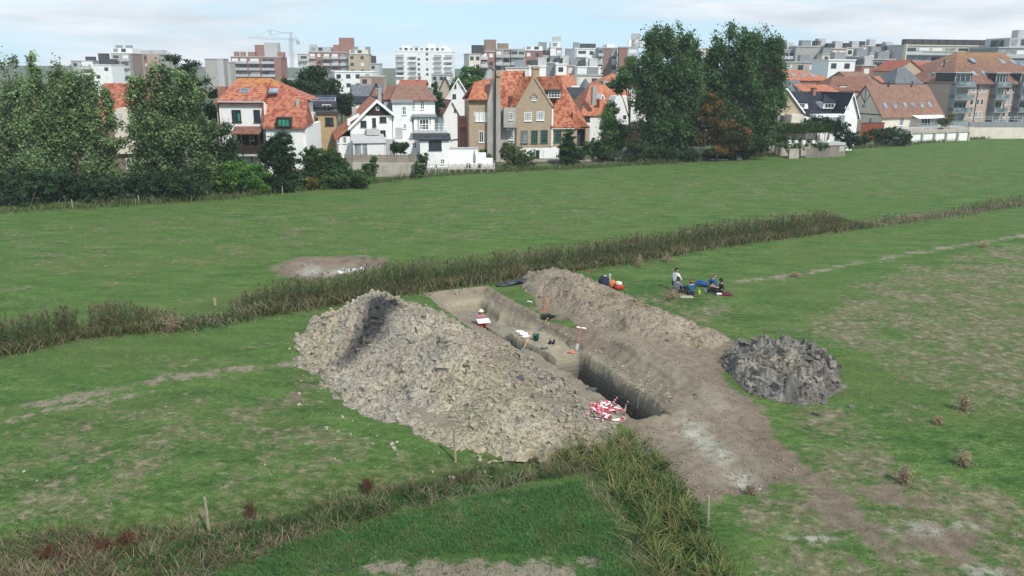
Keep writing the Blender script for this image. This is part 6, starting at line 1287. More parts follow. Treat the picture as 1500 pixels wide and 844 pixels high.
block('pink and white flats right of the grey green flats',769,795,75,315,2,12,'redbrick',[(1,'w','redbrick'),(1,'w','redbrick')],nf=6,setback=(1.8,.0,1.,'white'),roofbits=[(.8,3,3,'midgrey')])
block('dark grey narrow flats in the long row',795,806,74,320,2,12,'midgrey',[(1,'b','midgrey')],nf=6)
block('cream flats with red balconies at the right end of the long row',806,823,71,318,2,12,'cream',[(1,'b','white'),(1,'b','redbrick')],nf=6,setback=(2.4,.1,.9,'white'),roofbits=[(.3,4,3,'ltgrey')])
block('low pale flats between the long row and the white and brick block',823,846,84,330,2,12,'ltgrey',[(1,'w','ltgrey')],nf=5,roofbits=[(.3,3,3,'midgrey')])
block('white flats with balconies left half of the block right of the long row',842,876,72,300,3,12,'white',[(.2,'s','ltgrey'),(1,'b','white'),(1,'w','white')],nf=8,roofbits=[(0,2,2,'midgrey'),(.3,1.6,3,'darkcap'),(.6,1.6,3,'darkcap')])
block('flats with dark balconies and plain brown brick wall, right half of that block',876,904,71,298,3,12,'brownbrick',[(.6,'b','midgrey'),(1,'s','brownbrick'),(.7,'b','midgrey')],nf=8,setback=(1.5,.5,.9,'white'))
block('red brick tower with white rooftop, left of the great poplars',907,935,70,290,-5,12,'redbrick',[(1,'s','redbrick'),(1.3,'b','ltgrey')],nf=6,roofbits=[(.5,2.5,5,'white'),(.65,4.5,3,'ltgrey')])
block('pink town flats showing between the two great poplars',1000,1040,72,300,3,12,'redbrick',[(1,'w','redbrick'),(1,'w','cream')],nf=7)
for i,(p0,p1,yt,Yb,mt,kd,l) in enumerate([
 (741,775,100,230,'cream','w','pale blue-grey flats just above the villa ridge'),(775,800,98,235,'white','s','white sheds with shallow roofs behind the villa chimney'),(800,818,93,240,'midgrey','s','blank grey wall right of the villa chimney'),
 (815,830,95,238,'white','w','small white cube with blank wall above the far orange roof'),(829,848,97,245,'pinkbrick','w','pink brick rear houses left of the white mansard'),(846,880,99,240,'white','w','white mansard building with blue panels above the orange dormered roof'),(845,882,111,215,'cream','w','cream low houses below the white mansard building'),
 (1147,1166,74,270,'ltgrey','b','white flats beside the right edge of the right poplar'),(1166,1200,69,268,'grey','s','blank grey concrete gable walls right of the poplar'),(1198,1209,68,275,'midgrey','s','dark narrow chimney like slab on the skyline'),
 (1204,1218,80,262,'cream','t','narrow white flats beside the dark slab'),(1216,1240,72,270,'pinkbrick','b','brick flats with long windows above the white cube'),(1214,1253,89,215,'white','w','white cube building with two rows of small windows at the right'),
 (1240,1264,71,290,'cream','w','cream flats on the skyline right of the brick flats'),(1252,1272,84,225,'midgrey','s','grey blank wall right of the white cube'),(1262,1292,68,310,'pinkbrick','w','pinkish flats on the skyline right of the cream flats'),
 (1274,1296,79,250,'cream','w','cream and red rear houses in the dense town at the right'),(1290,1312,72,300,'brownbrick','b','brown flats on the skyline left of the yellow framed flats'),(1279,1311,88,222,'midgrey','b','modern grey and glass flats with brown stair column'),
 (1296,1312,76,270,'cream','w','cream tower like house left of the yellow framed flats'),(1312,1330,75,285,'ltgrey','w','pale grey flats touching the yellow frame'),(1262,1282,97,218,'redbrick','w','low red brick rear building above the ochre roof'),(1150,1215,92,235,'concrete','w','long pale rear facade above the red-orange roof')]):
    bays={'w':[(1,'w',mt)],'b':[(1,'b',mt),(1,'b',mt)],'s':[(1,'s',mt)],'t':[(1,'t',mt)]}[kd]
    block(l,p0,p1,yt,Yb,[2,6,-4,8][i%4],11,mt,bays,nf=5,name='town_building',cat='building',group='dense town buildings behind the houses',roofbits=[(.15,1.5,2,'darkcap'),(.6,2.2,2.5,'ltgrey')] if i%2 else [(.4,1.8,3,'midgrey')])
b=block('long low flats with pale yellow frame along the skyline at the right',1325,1478,68,265,6,14,'ltgrey',[(1,'b','ltgrey')]*8,nf=4,roofbits=[(.08*i,1.8,2.6,'darkcap') for i in range(1,12)])
for k in range(1): b.box('yellow_frame',b.a if hasattr(b,'a') else b.q(1325,70)[0],b.q(1478,70)[0],-1.6,-1.45,b.q(1400,67.5)[1]-.05,b.q(1400,67.5)[1]+.2,M['yellow'])
s0=b.q(1325,70)[0]; b.box('yellow_frame',s0-.35,s0,-1.6,-.2,-.2,b.q(1400,66)[1]+.1,M['yellow']); zt=b.q(1400,76)[1]; b.box('yellow_frame',b.q(1350,70)[0],b.q(1430,70)[0],-1.65,-1.5,zt,zt+.2,M['yellow'])
block('dark terraced flats on the skyline at the right edge',1462,1560,71,250,4,14,'midgrey',[(1,'b','midgrey')]*4,nf=4,setback=(3.,.2,1.,'ltgrey'),roofbits=[(.1,2,3,'darkcap'),(.4,5,3,'ltgrey')])
# ---------------------------------------------------------------- crane
Yc=420.; x,_,_=atY(429,110,Yc); cr=empty('tower_crane',(x,Yc,0)); tag(cr,'slim grey tower crane with its jib pointing left','crane')
top=atY(425,47,Yc)[2]; jz=atY(425,57,Yc)[2]; sc=Yc/F
def lattice(p0,p1,w,n,name):
    m=MB(); p0=Vector(p0);p1=Vector(p1); d=(p1-p0).normalized(); s1=d.orthogonal().normalized()*w/2; s2=d.cross(s1.normalized())*w/2
    for i,j in ((1,1),(1,-1),(-1,-1),(-1,1)): m.tube(p0+s1*i+s2*j,p1+s1*i+s2*j,w*.055,None,4)
    for k in range(n):
        a=p0+(p1-p0)*k/n; c=p0+(p1-p0)*(k+1)/n
        for (i,j),(g,h) in (((1,1),(1,-1)),((1,-1),(-1,-1)),((-1,-1),(-1,1)),((-1,1),(1,1))): m.tube(a+s1*i+s2*j,c+s1*g+s2*h,w*.03,None,3)
    return m.build(name,M['zinc'],cr)
lattice((0,0,0),(0,0,jz),1.3,30,'mast'); jl=atY(364,54,Yc)[0]-x; jr=atY(436,61,Yc)[0]-x; zjl=atY(364,54,Yc)[2]
lattice((0,0,jz),(jl,0,zjl-.3),.9,22,'jib'); lattice((0,0,jz),(jr,0,jz-.8),1.,4,'counter_jib'); lattice((0,0,jz),(.4,0,top),.9,4,'tower_head'); px_=atY(396,44,Yc); lattice((px_[0]-x,0,zjl+.6),(px_[0]-x-.3,0,px_[2]),.7,4,'jib_mast')
m=MB(); m.tube((.4,0,top),(px_[0]-x,0,zjl+1.),.06,None,3); m.tube((.4,0,top),(jr,0,jz),.06,None,3); m.tube((px_[0]-x,0,px_[2]),(jl*.8,0,zjl+.3),.06,None,3); m.tube((px_[0]-x,0,px_[2]),(.4,0,top-1),.06,None,3); m.build('stay_cables',M['metal_d'],cr)
MB().box(jr-.6,jr+.8,-.8,.8,jz-2.6,jz-.9).build('counterweight',M['ltgrey'],cr)
# ---------------------------------------------------------------- garden pieces on the far edge, right
b=B('planter_terrace','low concrete terrace edge with white block planters right of the lower pleached hedge','terrace',1180,119,12); b.pbox('terrace',1145,211,1222,217,0,2.,M['concrete'],-.2)
for p in (1147,1157,1167,1178,1192,1214): b.pbox('planter',p-1.5,206,p+1.8,211,-.02,.5,M['white'])
for i,(p,yy) in enumerate([(1153,205),(1163,204),(1173,205),(1185,206)]):
    bush(['first flowering shrub on the planter terrace from the left','second flowering shrub on the planter terrace from the left','third flowering shrub on the planter terrace from the left','fourth flowering shrub on the planter terrace from the left'][i],p,120,[(p,yy,5,4)],(.07,.10,.045),500,.14,90+i,clump=.3)
b=B('garden_shed','small low shed with pale flat roof at the right end of the planters','shed',1224,118,16); b.pbox('wall',1216,213,1238,222,0,2.4,M['timber'],-.1); b.pbox('roof',1214,209.5,1239,212.8,-.15,2.6,M['ltgrey']); b.pbox('white_door',1230,214,1236,222,-.05,-.004,M['ltgrey'])
b=B('board_fence','low weathered paling below the planter terrace','fence',1195,116,12); s0,z1=b.q(1182,217);s1,_=b.q(1216,215); m=MB()
for k in range(18): q_=s0+(s1-s0)*k/18; b.box('paling',q_,q_+.16,0,.03,-.1,z1-.05*(k%3),M['timber'])
for p0,p1,l in ((1042,1066,'pale concrete slab set at the pasture edge under the great poplars'),(1157,1170,'short pale concrete slab at the pasture edge below the planters')):
    b=B('concrete_slab',l,'slab',(p0+p1)/2,112 if p0<1100 else 115,12); b.pbox('slab',p0,234 if p0<1100 else 219,p1,240 if p0<1100 else 226,0,.3,M['concrete'],-.05); b.pbox('slab_cap',p0-.5,233.6 if p0<1100 else 218.6,p1+.5,234.2 if p0<1100 else 219.2,-.05,.35,M['ltgrey'])
# stone statue
x,y,_=atY(1082,238,113); st=empty('garden_statue',(x,y,0)); tag(st,'small pale stone bust statue at the pasture edge under the right poplar','statue'); k=atY(1082,223,113)[2]
MB().box(-.35,.35,-.3,.3,-.1,k*.35).build('plinth',M['ltgrey'],st); m=MB(); m.lathe((0,0,k*.35+.002),[(.3,0),(.38,k*.2),(.42,k*.34),(.12,k*.40),(.1,k*.44),(.17,k*.5),(.16,k*.58),(.05,k*.64)],10); m.build('figure',M['ltgrey'],st,True)
# wire fence posts behind
# ================================================================ cached height lookup
_RX=np.arange(-18,24,.08);_RY=np.arange(14,58,.08);_A,_B=np.meshgrid(_RX,_RY,indexing='ij')
_G0=zat(_A.ravel(),_B.ravel()).reshape(_A.shape); _G1=_G0.copy()
for _f in (heap1,heap2,heap3):
    _hh,_dd=_f(_A.ravel(),_B.ravel()); _hh=_hh.reshape(_A.shape);_dd=_dd.reshape(_A.shape); _G1=np.where(_dd>0,np.maximum(_G1,_hh+np.clip(_G0,-.1,.3)-.03),_G1)
def _look(G,x,y):
    i=(x+18)/.08;j=(y-14)/.08
    if i<0 or j<0 or i>=len(_RX)-1 or j>=len(_RY)-1: return 0.
    a,b=int(i),int(j); f,g=i-a,j-b
    return float((G[a,b]*(1-f)+G[a+1,b]*f)*(1-g)+(G[a,b+1]*(1-f)+G[a+1,b+1]*f)*g)
def Z(x,y): return _look(_G1,x,y)
def _Z0(x,y): return _look(_G0,x,y)
# ================================================================ people
M['skin']=mplain('skin',(.52,.31,.23),.6,.06,6.); M['hair_d']=mplain('dark_hair',(.035,.022,.016),.6,.2,20.); M['hair_r']=mplain('red_brown_hair',(.16,.07,.035),.6,.2,20.); M['hair_g']=mplain('grey_brown_hair',(.25,.17,.13),.6,.2,20.)
def cloth(n,c): M[n]=mplain(n,c,.85,.14,9.,.3); return n
for n,c in dict(white_cloth=(.74,.74,.74),navy_cloth=(.02,.025,.05),teal_cloth=(.015,.09,.15),blue_cloth=(.02,.08,.25),black_cloth=(.012,.012,.015),maroon_cloth=(.12,.012,.03),grey_cloth=(.16,.17,.22),denim=(.06,.08,.15),orange_cloth=(.55,.17,.07),red_cloth=(.5,.03,.03),cream_cloth=(.7,.6,.45),beige_cloth=(.4,.34,.27)).items(): cloth(n,c)
def skin(name,V,Eg,R,mat,parent,sub=2,root=0):
    bm=bmesh.new(); ly=bm.verts.layers.skin.verify(); vs=[bm.verts.new(v) for v in V]
    for a,b in Eg: bm.edges.new((vs[a],vs[b]))
    for v,r in zip(vs,R): v[ly].radius=(r,r) if not isinstance(r,tuple) else r
    vs[root][ly].use_root=True
    me=bpy.data.meshes.new(name); bm.to_mesh(me); bm.free()
    o=bpy.data.objects.new(name,me); COL.objects.link(o); o.modifiers.new('skin','SKIN').use_smooth_shade=True
    m=o.modifiers.new('sub','SUBSURF'); m.levels=sub; m.render_levels=sub
    me.materials.append(mat); o.parent=parent; return o
def lerp(a,b,t): return tuple(x+(y-x)*t for x,y in zip(a,b))
def person(x,y,rz,label,J,shirt,trousers,shoes,hair,sleeve=1.,z=None,hairlen=.0,hat=None,skirt=None):
    """J: joint name -> local position (facing +y)"""
    root=empty('person',(x,y,Z(x,y) if z is None else z),rz); tag(root,label,'person')
    V=[];Eg=[];R=[];ix={}
    def add(n,p,r,par=None):
        ix[n]=len(V); V.append(p); R.append(r)
        if par is not None: Eg.append((ix[par],ix[n]))
    add('pel',J['pel'],.125); add('waist',lerp(J['pel'],J['chest'],.5),.115,'pel'); add('chest',J['chest'],.135,'waist'); add('neck',J['neck'],.055,'chest')
    nk=Vector(J['neck']);hd=Vector(J['head']); up=(hd-nk).normalized(); fw=Vector(J.get('face',(0,1,0))).normalized()
    add('jaw',tuple(nk+up*.075),.068,'neck'); add('skull',tuple(hd+up*.01),.093,'jaw'); add('crown',tuple(hd+up*.085),.07,'skull'); add('nose',tuple(hd-up*.015+fw*.105),.014,'skull')
    side=fw.cross(up).normalized()
    for s in (-1,1): add('ear%d'%s,tuple(hd-up*.01+side*(.088*s)),.018,'skull')
    for sd,s in (('l',-1),('r',1)):
        add('sh'+sd,J['sh'+sd],.062,'chest'); add('el'+sd,J['el'+sd],.045,'sh'+sd); add('wr'+sd,J['wr'+sd],.028,'el'+sd)
        d=(Vector(J['wr'+sd])-Vector(J['el'+sd])).normalized(); pm=Vector(J['wr'+sd])+d*.06; add('pm'+sd,tuple(pm),.033,'wr'+sd)
        sdv=d.cross(Vector((0,0,1))); sdv=sdv.normalized() if sdv.length>.01 else Vector((1,0,0)); dn=Vector((0,0,-1))
        for k,(o_,ln) in enumerate(((-.03,.062),(-.01,.078),(.011,.072),(.031,.055))):
            k1=pm+sdv*o_+d*.035; k2=k1+d*ln*.5+dn*.008; k3=k2+d*ln*.4+dn*.022; add('f%s%d'%(sd,k),tuple(k1),.010,'pm'+sd); add('g%s%d'%(sd,k),tuple(k2),.009,'f%s%d'%(sd,k)); add('h%s%d'%(sd,k),tuple(k3),.008,'g%s%d'%(sd,k))
        th=Vector(J['wr'+sd])+d*.03-sdv*.035*s; add('t'+sd,tuple(th),.011,'pm'+sd); add('u'+sd,tuple(th+d*.04-sdv*.012*s),.009,'t'+sd)
        add('hp'+sd,J['hp'+sd],.095,'pel'); add('kn'+sd,J['kn'+sd],.058,'hp'+sd); add('an'+sd,J['an'+sd],.038,'kn'+sd); add('to'+sd,J['to'+sd],.032,'an'+sd)
    skin('body',V,Eg,R,M['skin'],root,1)
    # clothes: same skeleton, a little wider
    def sub(names,pairs,rad,mat,name):
        idm={n:i for i,n in enumerate(names)}; vv=[V[ix[n]] if n in ix else J[n] for n in names]
        return skin(name,vv,[(idm[a],idm[b]) for a,b in pairs],rad,M[mat],root,2)
    el={}
    for sd in 'lr':
        J['_el'+sd]=lerp(J['sh'+sd],J['el'+sd],min(1,sleeve*2)); J['_fo'+sd]=lerp(J['el'+sd],J['wr'+sd],max(0.02,min(.92,sleeve*2-1)))
    nm=['pel','waist','chest','neckb','shl','_ell','shr','_elr']; J['neckb']=lerp(J['chest'],J['neck'],.6); pr=[('pel','waist'),('waist','chest'),('chest','neckb'),('chest','shl'),('shl','_ell'),('chest','shr'),('shr','_elr')]; rd=[.15,.142,.158,.075,.082,.064,.082,.064]
    if sleeve>.5: nm+=['_fol','_for']; pr+=[('_ell','_fol'),('_elr','_for')]; rd+=[.05,.05]
    sub(nm,pr,rd,shirt,'shirt')
    nm=['pel','hpl','knl','_anl','hpr','knr','_anr']; 
    for sd in 'lr': J['_an'+sd]=lerp(J['kn'+sd],J['an'+sd],.9)
    sub(nm,[('pel','hpl'),('hpl','knl'),('knl','_anl'),('pel','hpr'),('hpr','knr'),('knr','_anr')],[.145,.115,.078,.056,.115,.078,.056],trousers,'trousers')
    for sd in 'lr':
        an,to=J['an'+sd],J['to'+sd]; hl=lerp(an,to,-.35); skin('shoe',[hl,an,lerp(an,to,.6),lerp(an,to,1.15)],[(0,1),(1,2),(2,3)],[.036,.048,.045,.032],M[shoes],root,1)
    hv=[tuple(hd+up*.02-fw*.025),tuple(hd+up*.085-fw*.01),tuple(hd-up*.05-fw*.045),tuple(hd-up*(.08+hairlen)-fw*.05)]
    skin('hair',hv,[(0,1),(0,2),(2,3)],[.098,.078,.075,.05],M[hair],root,2)
    for s in (-1,1):
        e=hd+up*.005+fw*.092+side*(.034*s); MB().blob(tuple(e),(.011,.011,.011),1,1,0).build('eye',M['frame_d'],root)
    if hat:
        h=MB(); c=hd+up*.06; h.lathe(tuple(c),[(.17,0),(.165,.015),(.105,.02),(.1,.09),(.05,.12)],12); h.build('hat',M[hat],root,True)
    return root
def sit(lean=0.,knee=.42,reach=.40,spread=.14,turn=0.):
    y=-lean
    return dict(pel=(0,0,.14),chest=(0,y*.6-.03,.47),neck=(0,y*.7+.0,.62),head=(0,y*.6+.05,.76),shl=(-.18,y*.6-.02,.54),shr=(.18,y*.6-.02,.54),ell=(-.25,.14,.34),elr=(.25,.14,.34),wrl=(-.13,reach,.36),wrr=(.13,reach,.36),
      hpl=(-.1,.04,.12),hpr=(.1,.04,.12),knl=(-spread,.40,knee),knr=(spread,.40,knee),anl=(-.12,.68,.08),anr=(.12,.68,.08),tol=(-.13,.84,.05),tor=(.13,.84,.05))
def at(px,py): return P(px,py)
# upright kneeling person in white shirt
x,y=at(991,428); J=dict(pel=(0,0,.48),chest=(0,.02,.86),neck=(0,.03,1.04),head=(.0,.06,1.19),face=(.8,.6,0),shl=(-.19,.02,.96),shr=(.19,.02,.96),ell=(-.24,.1,.70),elr=(.24,.16,.70),wrl=(-.14,.30,.60),wrr=(.14,.34,.60),hpl=(-.1,0,.42),hpr=(.1,0,.42),knl=(-.13,.20,.07),knr=(.13,.20,.07),anl=(-.12,-.22,.07),anr=(.12,-.22,.07),tol=(-.12,-.38,.04),tor=(.12,-.38,.04))
person(x,y+.5,math.radians(-60),'person kneeling upright in a white shirt, dark hair, tallest of the group on the grass',J,'white_cloth','navy_cloth','black_cloth','hair_d',1.)
J=sit(.02,.40,.36); person(x+.05,y+.05,math.radians(-40),'person sitting in front of the white shirt, dark hair, grey and navy clothes',J,'grey_cloth','navy_cloth','black_cloth','hair_d',1.)
x,y=at(1012,431); J=sit(-.05,.36,.42,.20); person(x,y,math.radians(5),'person seen from behind sitting in a teal top, red-brown hair, left of the lime bottle',J,'teal_cloth','navy_cloth','black_cloth','hair_r',1.,hairlen=.06)
x,y=at(1036,420); J=dict(pel=(0,0,.14),chest=(0,-.26,.40),neck=(0,-.33,.54),head=(0,-.33,.69),shl=(-.18,-.28,.47),shr=(.18,-.28,.47),ell=(-.26,-.46,.27),elr=(.26,-.46,.27),wrl=(-.26,-.58,.06),wrr=(.26,-.58,.06),hpl=(-.1,.05,.12),hpr=(.1,.05,.12),knl=(-.12,.45,.22),knr=(.12,.45,.30),anl=(-.12,.85,.07),anr=(.12,.80,.07),tol=(-.13,.93,.17),tor=(.13,.92,.13))
person(x,y,math.radians(75),'person in bright blue overalls leaning back on their arms with legs stretched out',J,'blue_cloth','blue_cloth','black_cloth','hair_g',1.)
x,y=at(1056,430); J=sit(.0,.30,.46,.16); J.update(knl=(-.14,.45,.22),knr=(.14,.45,.26),anl=(-.12,.82,.07),anr=(.12,.82,.07),tol=(-.12,.93,.16),tor=(.12,.93,.16),wrl=(-.14,.46,.42),wrr=(.14,.46,.42),ell=(-.22,.2,.38),elr=(.22,.2,.38))
person(x,y,math.radians(75),'person in black with bare forearms sitting on the maroon cloth at the right',J,'black_cloth','black_cloth','grey_cloth','hair_d',.4)
def flatcloth(px,py,w,d,mat,name,label,cat,h=.03,seed=1):
    x,y=P(px,py); n=10; rng=np.random.default_rng(seed); V=[];Fq=[]
    for i in range(n):
        for j in range(n):
            u,v=i/(n-1)-.5,j/(n-1)-.5; q=1-.25*rng.random()*(max(abs(u),abs(v))>.4); V.append((u*w*q,v*d*q,h*(.4+rng.random())))
    for i in range(n-1):
        for j in range(n-1): Fq.append((i*n+j,(i+1)*n+j,(i+1)*n+j+1,i*n+j+1))
    me=bpy.data.meshes.new(name); me.from_pydata(V,[],Fq); o=link(name,me,M[mat]); o.location=(x,y,Z(x,y)+.012); tag(o,label,cat); sm=o.modifiers.new('t','SOLIDIFY'); sm.thickness=.012; return o
flatcloth(1060,431,.95,.8,'maroon_cloth','blanket','maroon cloth spread on the grass under the person in black','blanket')
M['lime']=mplain('lime_plastic',(.35,.55,.04),.3,.05); M['green_pl']=mplain('dark_green_plastic',(.02,.13,.09),.45,.1); M['red_pl']=mplain('red_plastic',(.5,.03,.03),.4,.1); M['black_pl']=mplain('black_plastic',(.015,.016,.018),.5,.3,20.); M['wood_h']=mplain('ash_handle',(.62,.36,.16),.6,.1,8.); M['orange_h']=mplain('orange_handle',(.65,.19,.07),.5,.08); M['steel']=mplain('worn_steel',(.3,.3,.31),.4,.2,9.,metal=.7); M['salmon']=mplain('salmon_red_blade',(.55,.16,.11),.6,.1)
x,y=P(1024,430.5); o=MB().lathe((0,0,0),[(.045,0),(.05,.02),(.05,.17),(.02,.22),(.022,.26)],10).build('bottle',M['lime'],smooth=True); o.location=(x,y,Z(x,y)); o.scale=(1.4,1.4,1.2); tag(o,'lime green bottle standing on the grass beside the teal top','bottle')
x,y=P(1053,432.5); t_=empty('lunch_box',(x,y,Z(x,y)),.2); tag(t_,'small pale blue-white box on the grass in front of the maroon cloth','box'); MB().box(-.13,.13,-.09,.09,0,.09).build('box',M['ltgrey'],t_); MB().box(-.14,.14,-.1,.1,.092,.115).build('lid',M['white'],t_)
x,y=P(1006,434.5); o=MB().box(-.35,.35,-.22,.22,0,.02).build('mat',M['beige_cloth']); o.location=(x,y,Z(x,y)+.02); tag(o,'thin pale mat edge under the person in the teal top','mat')
# person in trench with plaid shirt and drawing board
def mplaid():
    t=NT('red_and_white_plaid'); o=t.obj(); mp_=t.n('Mapping',Vector=o,Rotation=(.3,.2,.5)); w1=t.n('TexWave',{'bands_direction':'X'},out=1,Vector=mp_,Scale=7.); w2=t.n('TexWave',{'bands_direction':'Z'},out=1,Vector=mp_,Scale=7.)
    c=t.mix(t.ramp(w1,[(.45,0.),(.5,1.)]),(.6,.5,.5),(.38,.03,.05)); c=t.mix(t.math('MULTIPLY',t.ramp(w2,[(.45,0.),(.5,1.)]),.7),c,(.06,.02,.05)); return t.finish(c,.85)
M['plaid']=mplaid()
x,y=P(704,473,-.95); J=sit(-.02,.34,.30,.16); pz_=Z(x,y)
person(x,y,math.radians(200),'person crouched at the far end of the trench, plaid shirt and pale hat, drawing',J,'plaid','red_cloth','black_cloth','hair_g',1.,z=pz_,hat='cream_cloth')
a_=math.radians(200); bd=MB().box(-.34,.34,-.02,.42,0,.025).build('board',M['white']); bd.location=(x-math.sin(a_)*.30,y+math.cos(a_)*.30,pz_+.44); bd.rotation_euler=(math.radians(-14),0,a_); tag(bd,'white drawing board resting on the knees of the person in the trench','drawing board')
# ================================================================ tools
def tilt_root(name,px,py,z,label,cat,rot,group=None):
    x,y=P(px,py,z); r=empty(name,(x,y,z)); r.rotation_euler=rot; tag(r,label,cat,group); return r
def spade(px,py,z,label,tip,hm='wood_h',bm_='steel',L=1.05,w=.2):
    """tip = (px,py) where the handle end shows; planted at (px,py,z)"""
    x,y=P(px,py,z); e=Vector(atY(tip[0],tip[1],y+tip[2])); d=(e-Vector((x,y,z))); d.normalize()
    r=empty('spade',(x,y,z)); r.rotation_euler=d.to_track_quat('Z','Y').to_euler(); tag(r,label,'spade','digging tools left in the trench')
    m=MB(); m.hull([(-w/2,0,.28),(w/2,0,.28),(w/2,0,.04),(w*.25,0,-.04),(-w*.25,0,-.04),(-w/2,0,.04)],[(-w/2,.012,.28),(w/2,.012,.28),(w/2,.012,.04),(w*.25,.012,-.04),(-w*.25,.012,-.04),(-w/2,.012,.04)]); m.build('blade',M[bm_],r)
    MB().tube((0,.006,.282),(0,.006,L),.019,.019,7).build('handle',M[hm],r); MB().tube((-.07,.006,L+.001),(.07,.006,L+.001),.018,.018,6).build('grip',M[hm],r); return r
def zuv(px,py,lo=-2.5,hi=.6):
    # first surface met by the view ray through this pixel, to stand things on the real ground
    a,b,c=ray(px,py); t=15.
    while t<80:
        x,y,z=a*t,b*t,H+c*t
        if z<Z(x,y): break
        t+=.04
    return x,y,Z(x,y)
def S_(px,py,label,tip,*a,**k):
    x,y,z=zuv(px,py); return spade(px,py,z,label,tip,*a,**k)
S_(795,457,'spade with straw coloured handle and salmon red blade, leaning back towards the far spoil heap',(806,438,.2),'orange_h','salmon',.85)
S_(845,512,'spade standing by the platform end with orange upper and white lower handle',(850,486,.1),'orange_h','white',1.1)
S_(763,519,'shovel with pale wooden handle lying against the platform side, by the sandbags',(774,497,.35),'wood_h','steel',1.05)
S_(788,484,'pale wooden handle sticking out from under the black bag',(798,472,.15),'wood_h','steel',.8)
x,y,z=zuv(838,517); o=MB().blob((0,0,.03),(.22,.13,.035),3,2,.3).build('glove',M['salmon']); o.location=(x,y,z); tag(o,'flat salmon red glove on the end of the trench platform','glove')
x,y,z=zuv(785,499); bk=empty('bucket',(x,y,z)); tag(bk,'dark green bucket lying on the trench platform','bucket'); m=MB().lathe((0,0,0),[(.12,0),(.16,.3),(.17,.31),(.15,.29),(.1,.05)],14); m.build('pail',M['green_pl'],bk,True); m=MB(); m.path([(-.165,0,.3),(-.12,.0,.42),(0,0,.47),(.12,0,.42),(.165,0,.3)],.009,5); m.build('handle',M['metal_d'],bk)
for i,(px,py) in enumerate([(761,488),(767,491),(770,495)]):
    x,y,z=zuv(px,py); o=MB().blob((0,0,.07),(.24,.13,.08),i+5,2,.12).build('sandbag',M['white'],smooth=True); o.location=(x,y,z); o.rotation_euler=(0,0,.3*i); tag(o,['white sandbag at the far side of the three on the platform','white sandbag in the middle of the three on the platform','white sandbag at the near side of the three on the platform'][i],'sandbag','white sandbags on the trench platform')
x,y,z=zuv(802,467); o=MB().blob((0,0,.1),(.34,.24,.13),9,3,.3).build('black_bag',M['black_pl']); o.location=(x,y,z); tag(o,'crumpled black plastic bag on the right trench edge','bag')
for px,py,l in [(852,482,'white plastic tube on the right trench edge above the orange handle'),(776,443,'small white tube at the far right trench edge')]:
    x,y,z=zuv(px,py); o=MB().tube((-.22,.1,.05),(.2,-.12,.06),.05,.05,10).build('plastic_tube',M['white']); o.location=(x,y,z); o.scale=(1,1,1) if px>800 else (.6,.6,.7); tag(o,l,'tube','white plastic tubes beside the trench')
for px,py,l,c in [(808,505,'pair of dark boots at the right wall of the platform','navy_cloth'),(797,511,'small dark cloth in the middle of the platform','grey_cloth')]:
    x,y,z=zuv(px,py)
    if 'boots' in l:
        r=empty('boots',(x,y,z),.4); tag(r,l,'boots')
        for k in (-.1,.1): m=MB(); m.path([(k,-.05,.26),(k,-.05,.08),(k,.08,.05),(k,.2,.045)],[.05,.05,.05,.035],7); m.build('boot',M[c],r)
    else:
        o=MB().blob((0,0,.04),(.16,.12,.06),4,2,.4).build('cloth',M[c]); o.location=(x,y,z); tag(o,l,'cloth')
x,y,z=zuv(934,598); o=MB().tube((0,0,-.05),(.05,0,.62),.022,.02,6).build('marker_stake',M['white']); o.location=(x,y,z); tag(o,'short white marker stake on the left lip of the deep trench end','stake')
x,y,z=zuv(865,413); rk=empty('rake',(x,y,z)); tag(rk,'small rusty red tool standing on the grass behind the far spoil heap','tool'); MB().tube((0,0,0),(.02,0,.55),.02,.02,6).build('handle',M['redwall'],rk); MB().box(-.2,.2,-.03,.03,.552,.60).build('crossbar',M['redwall'],rk)
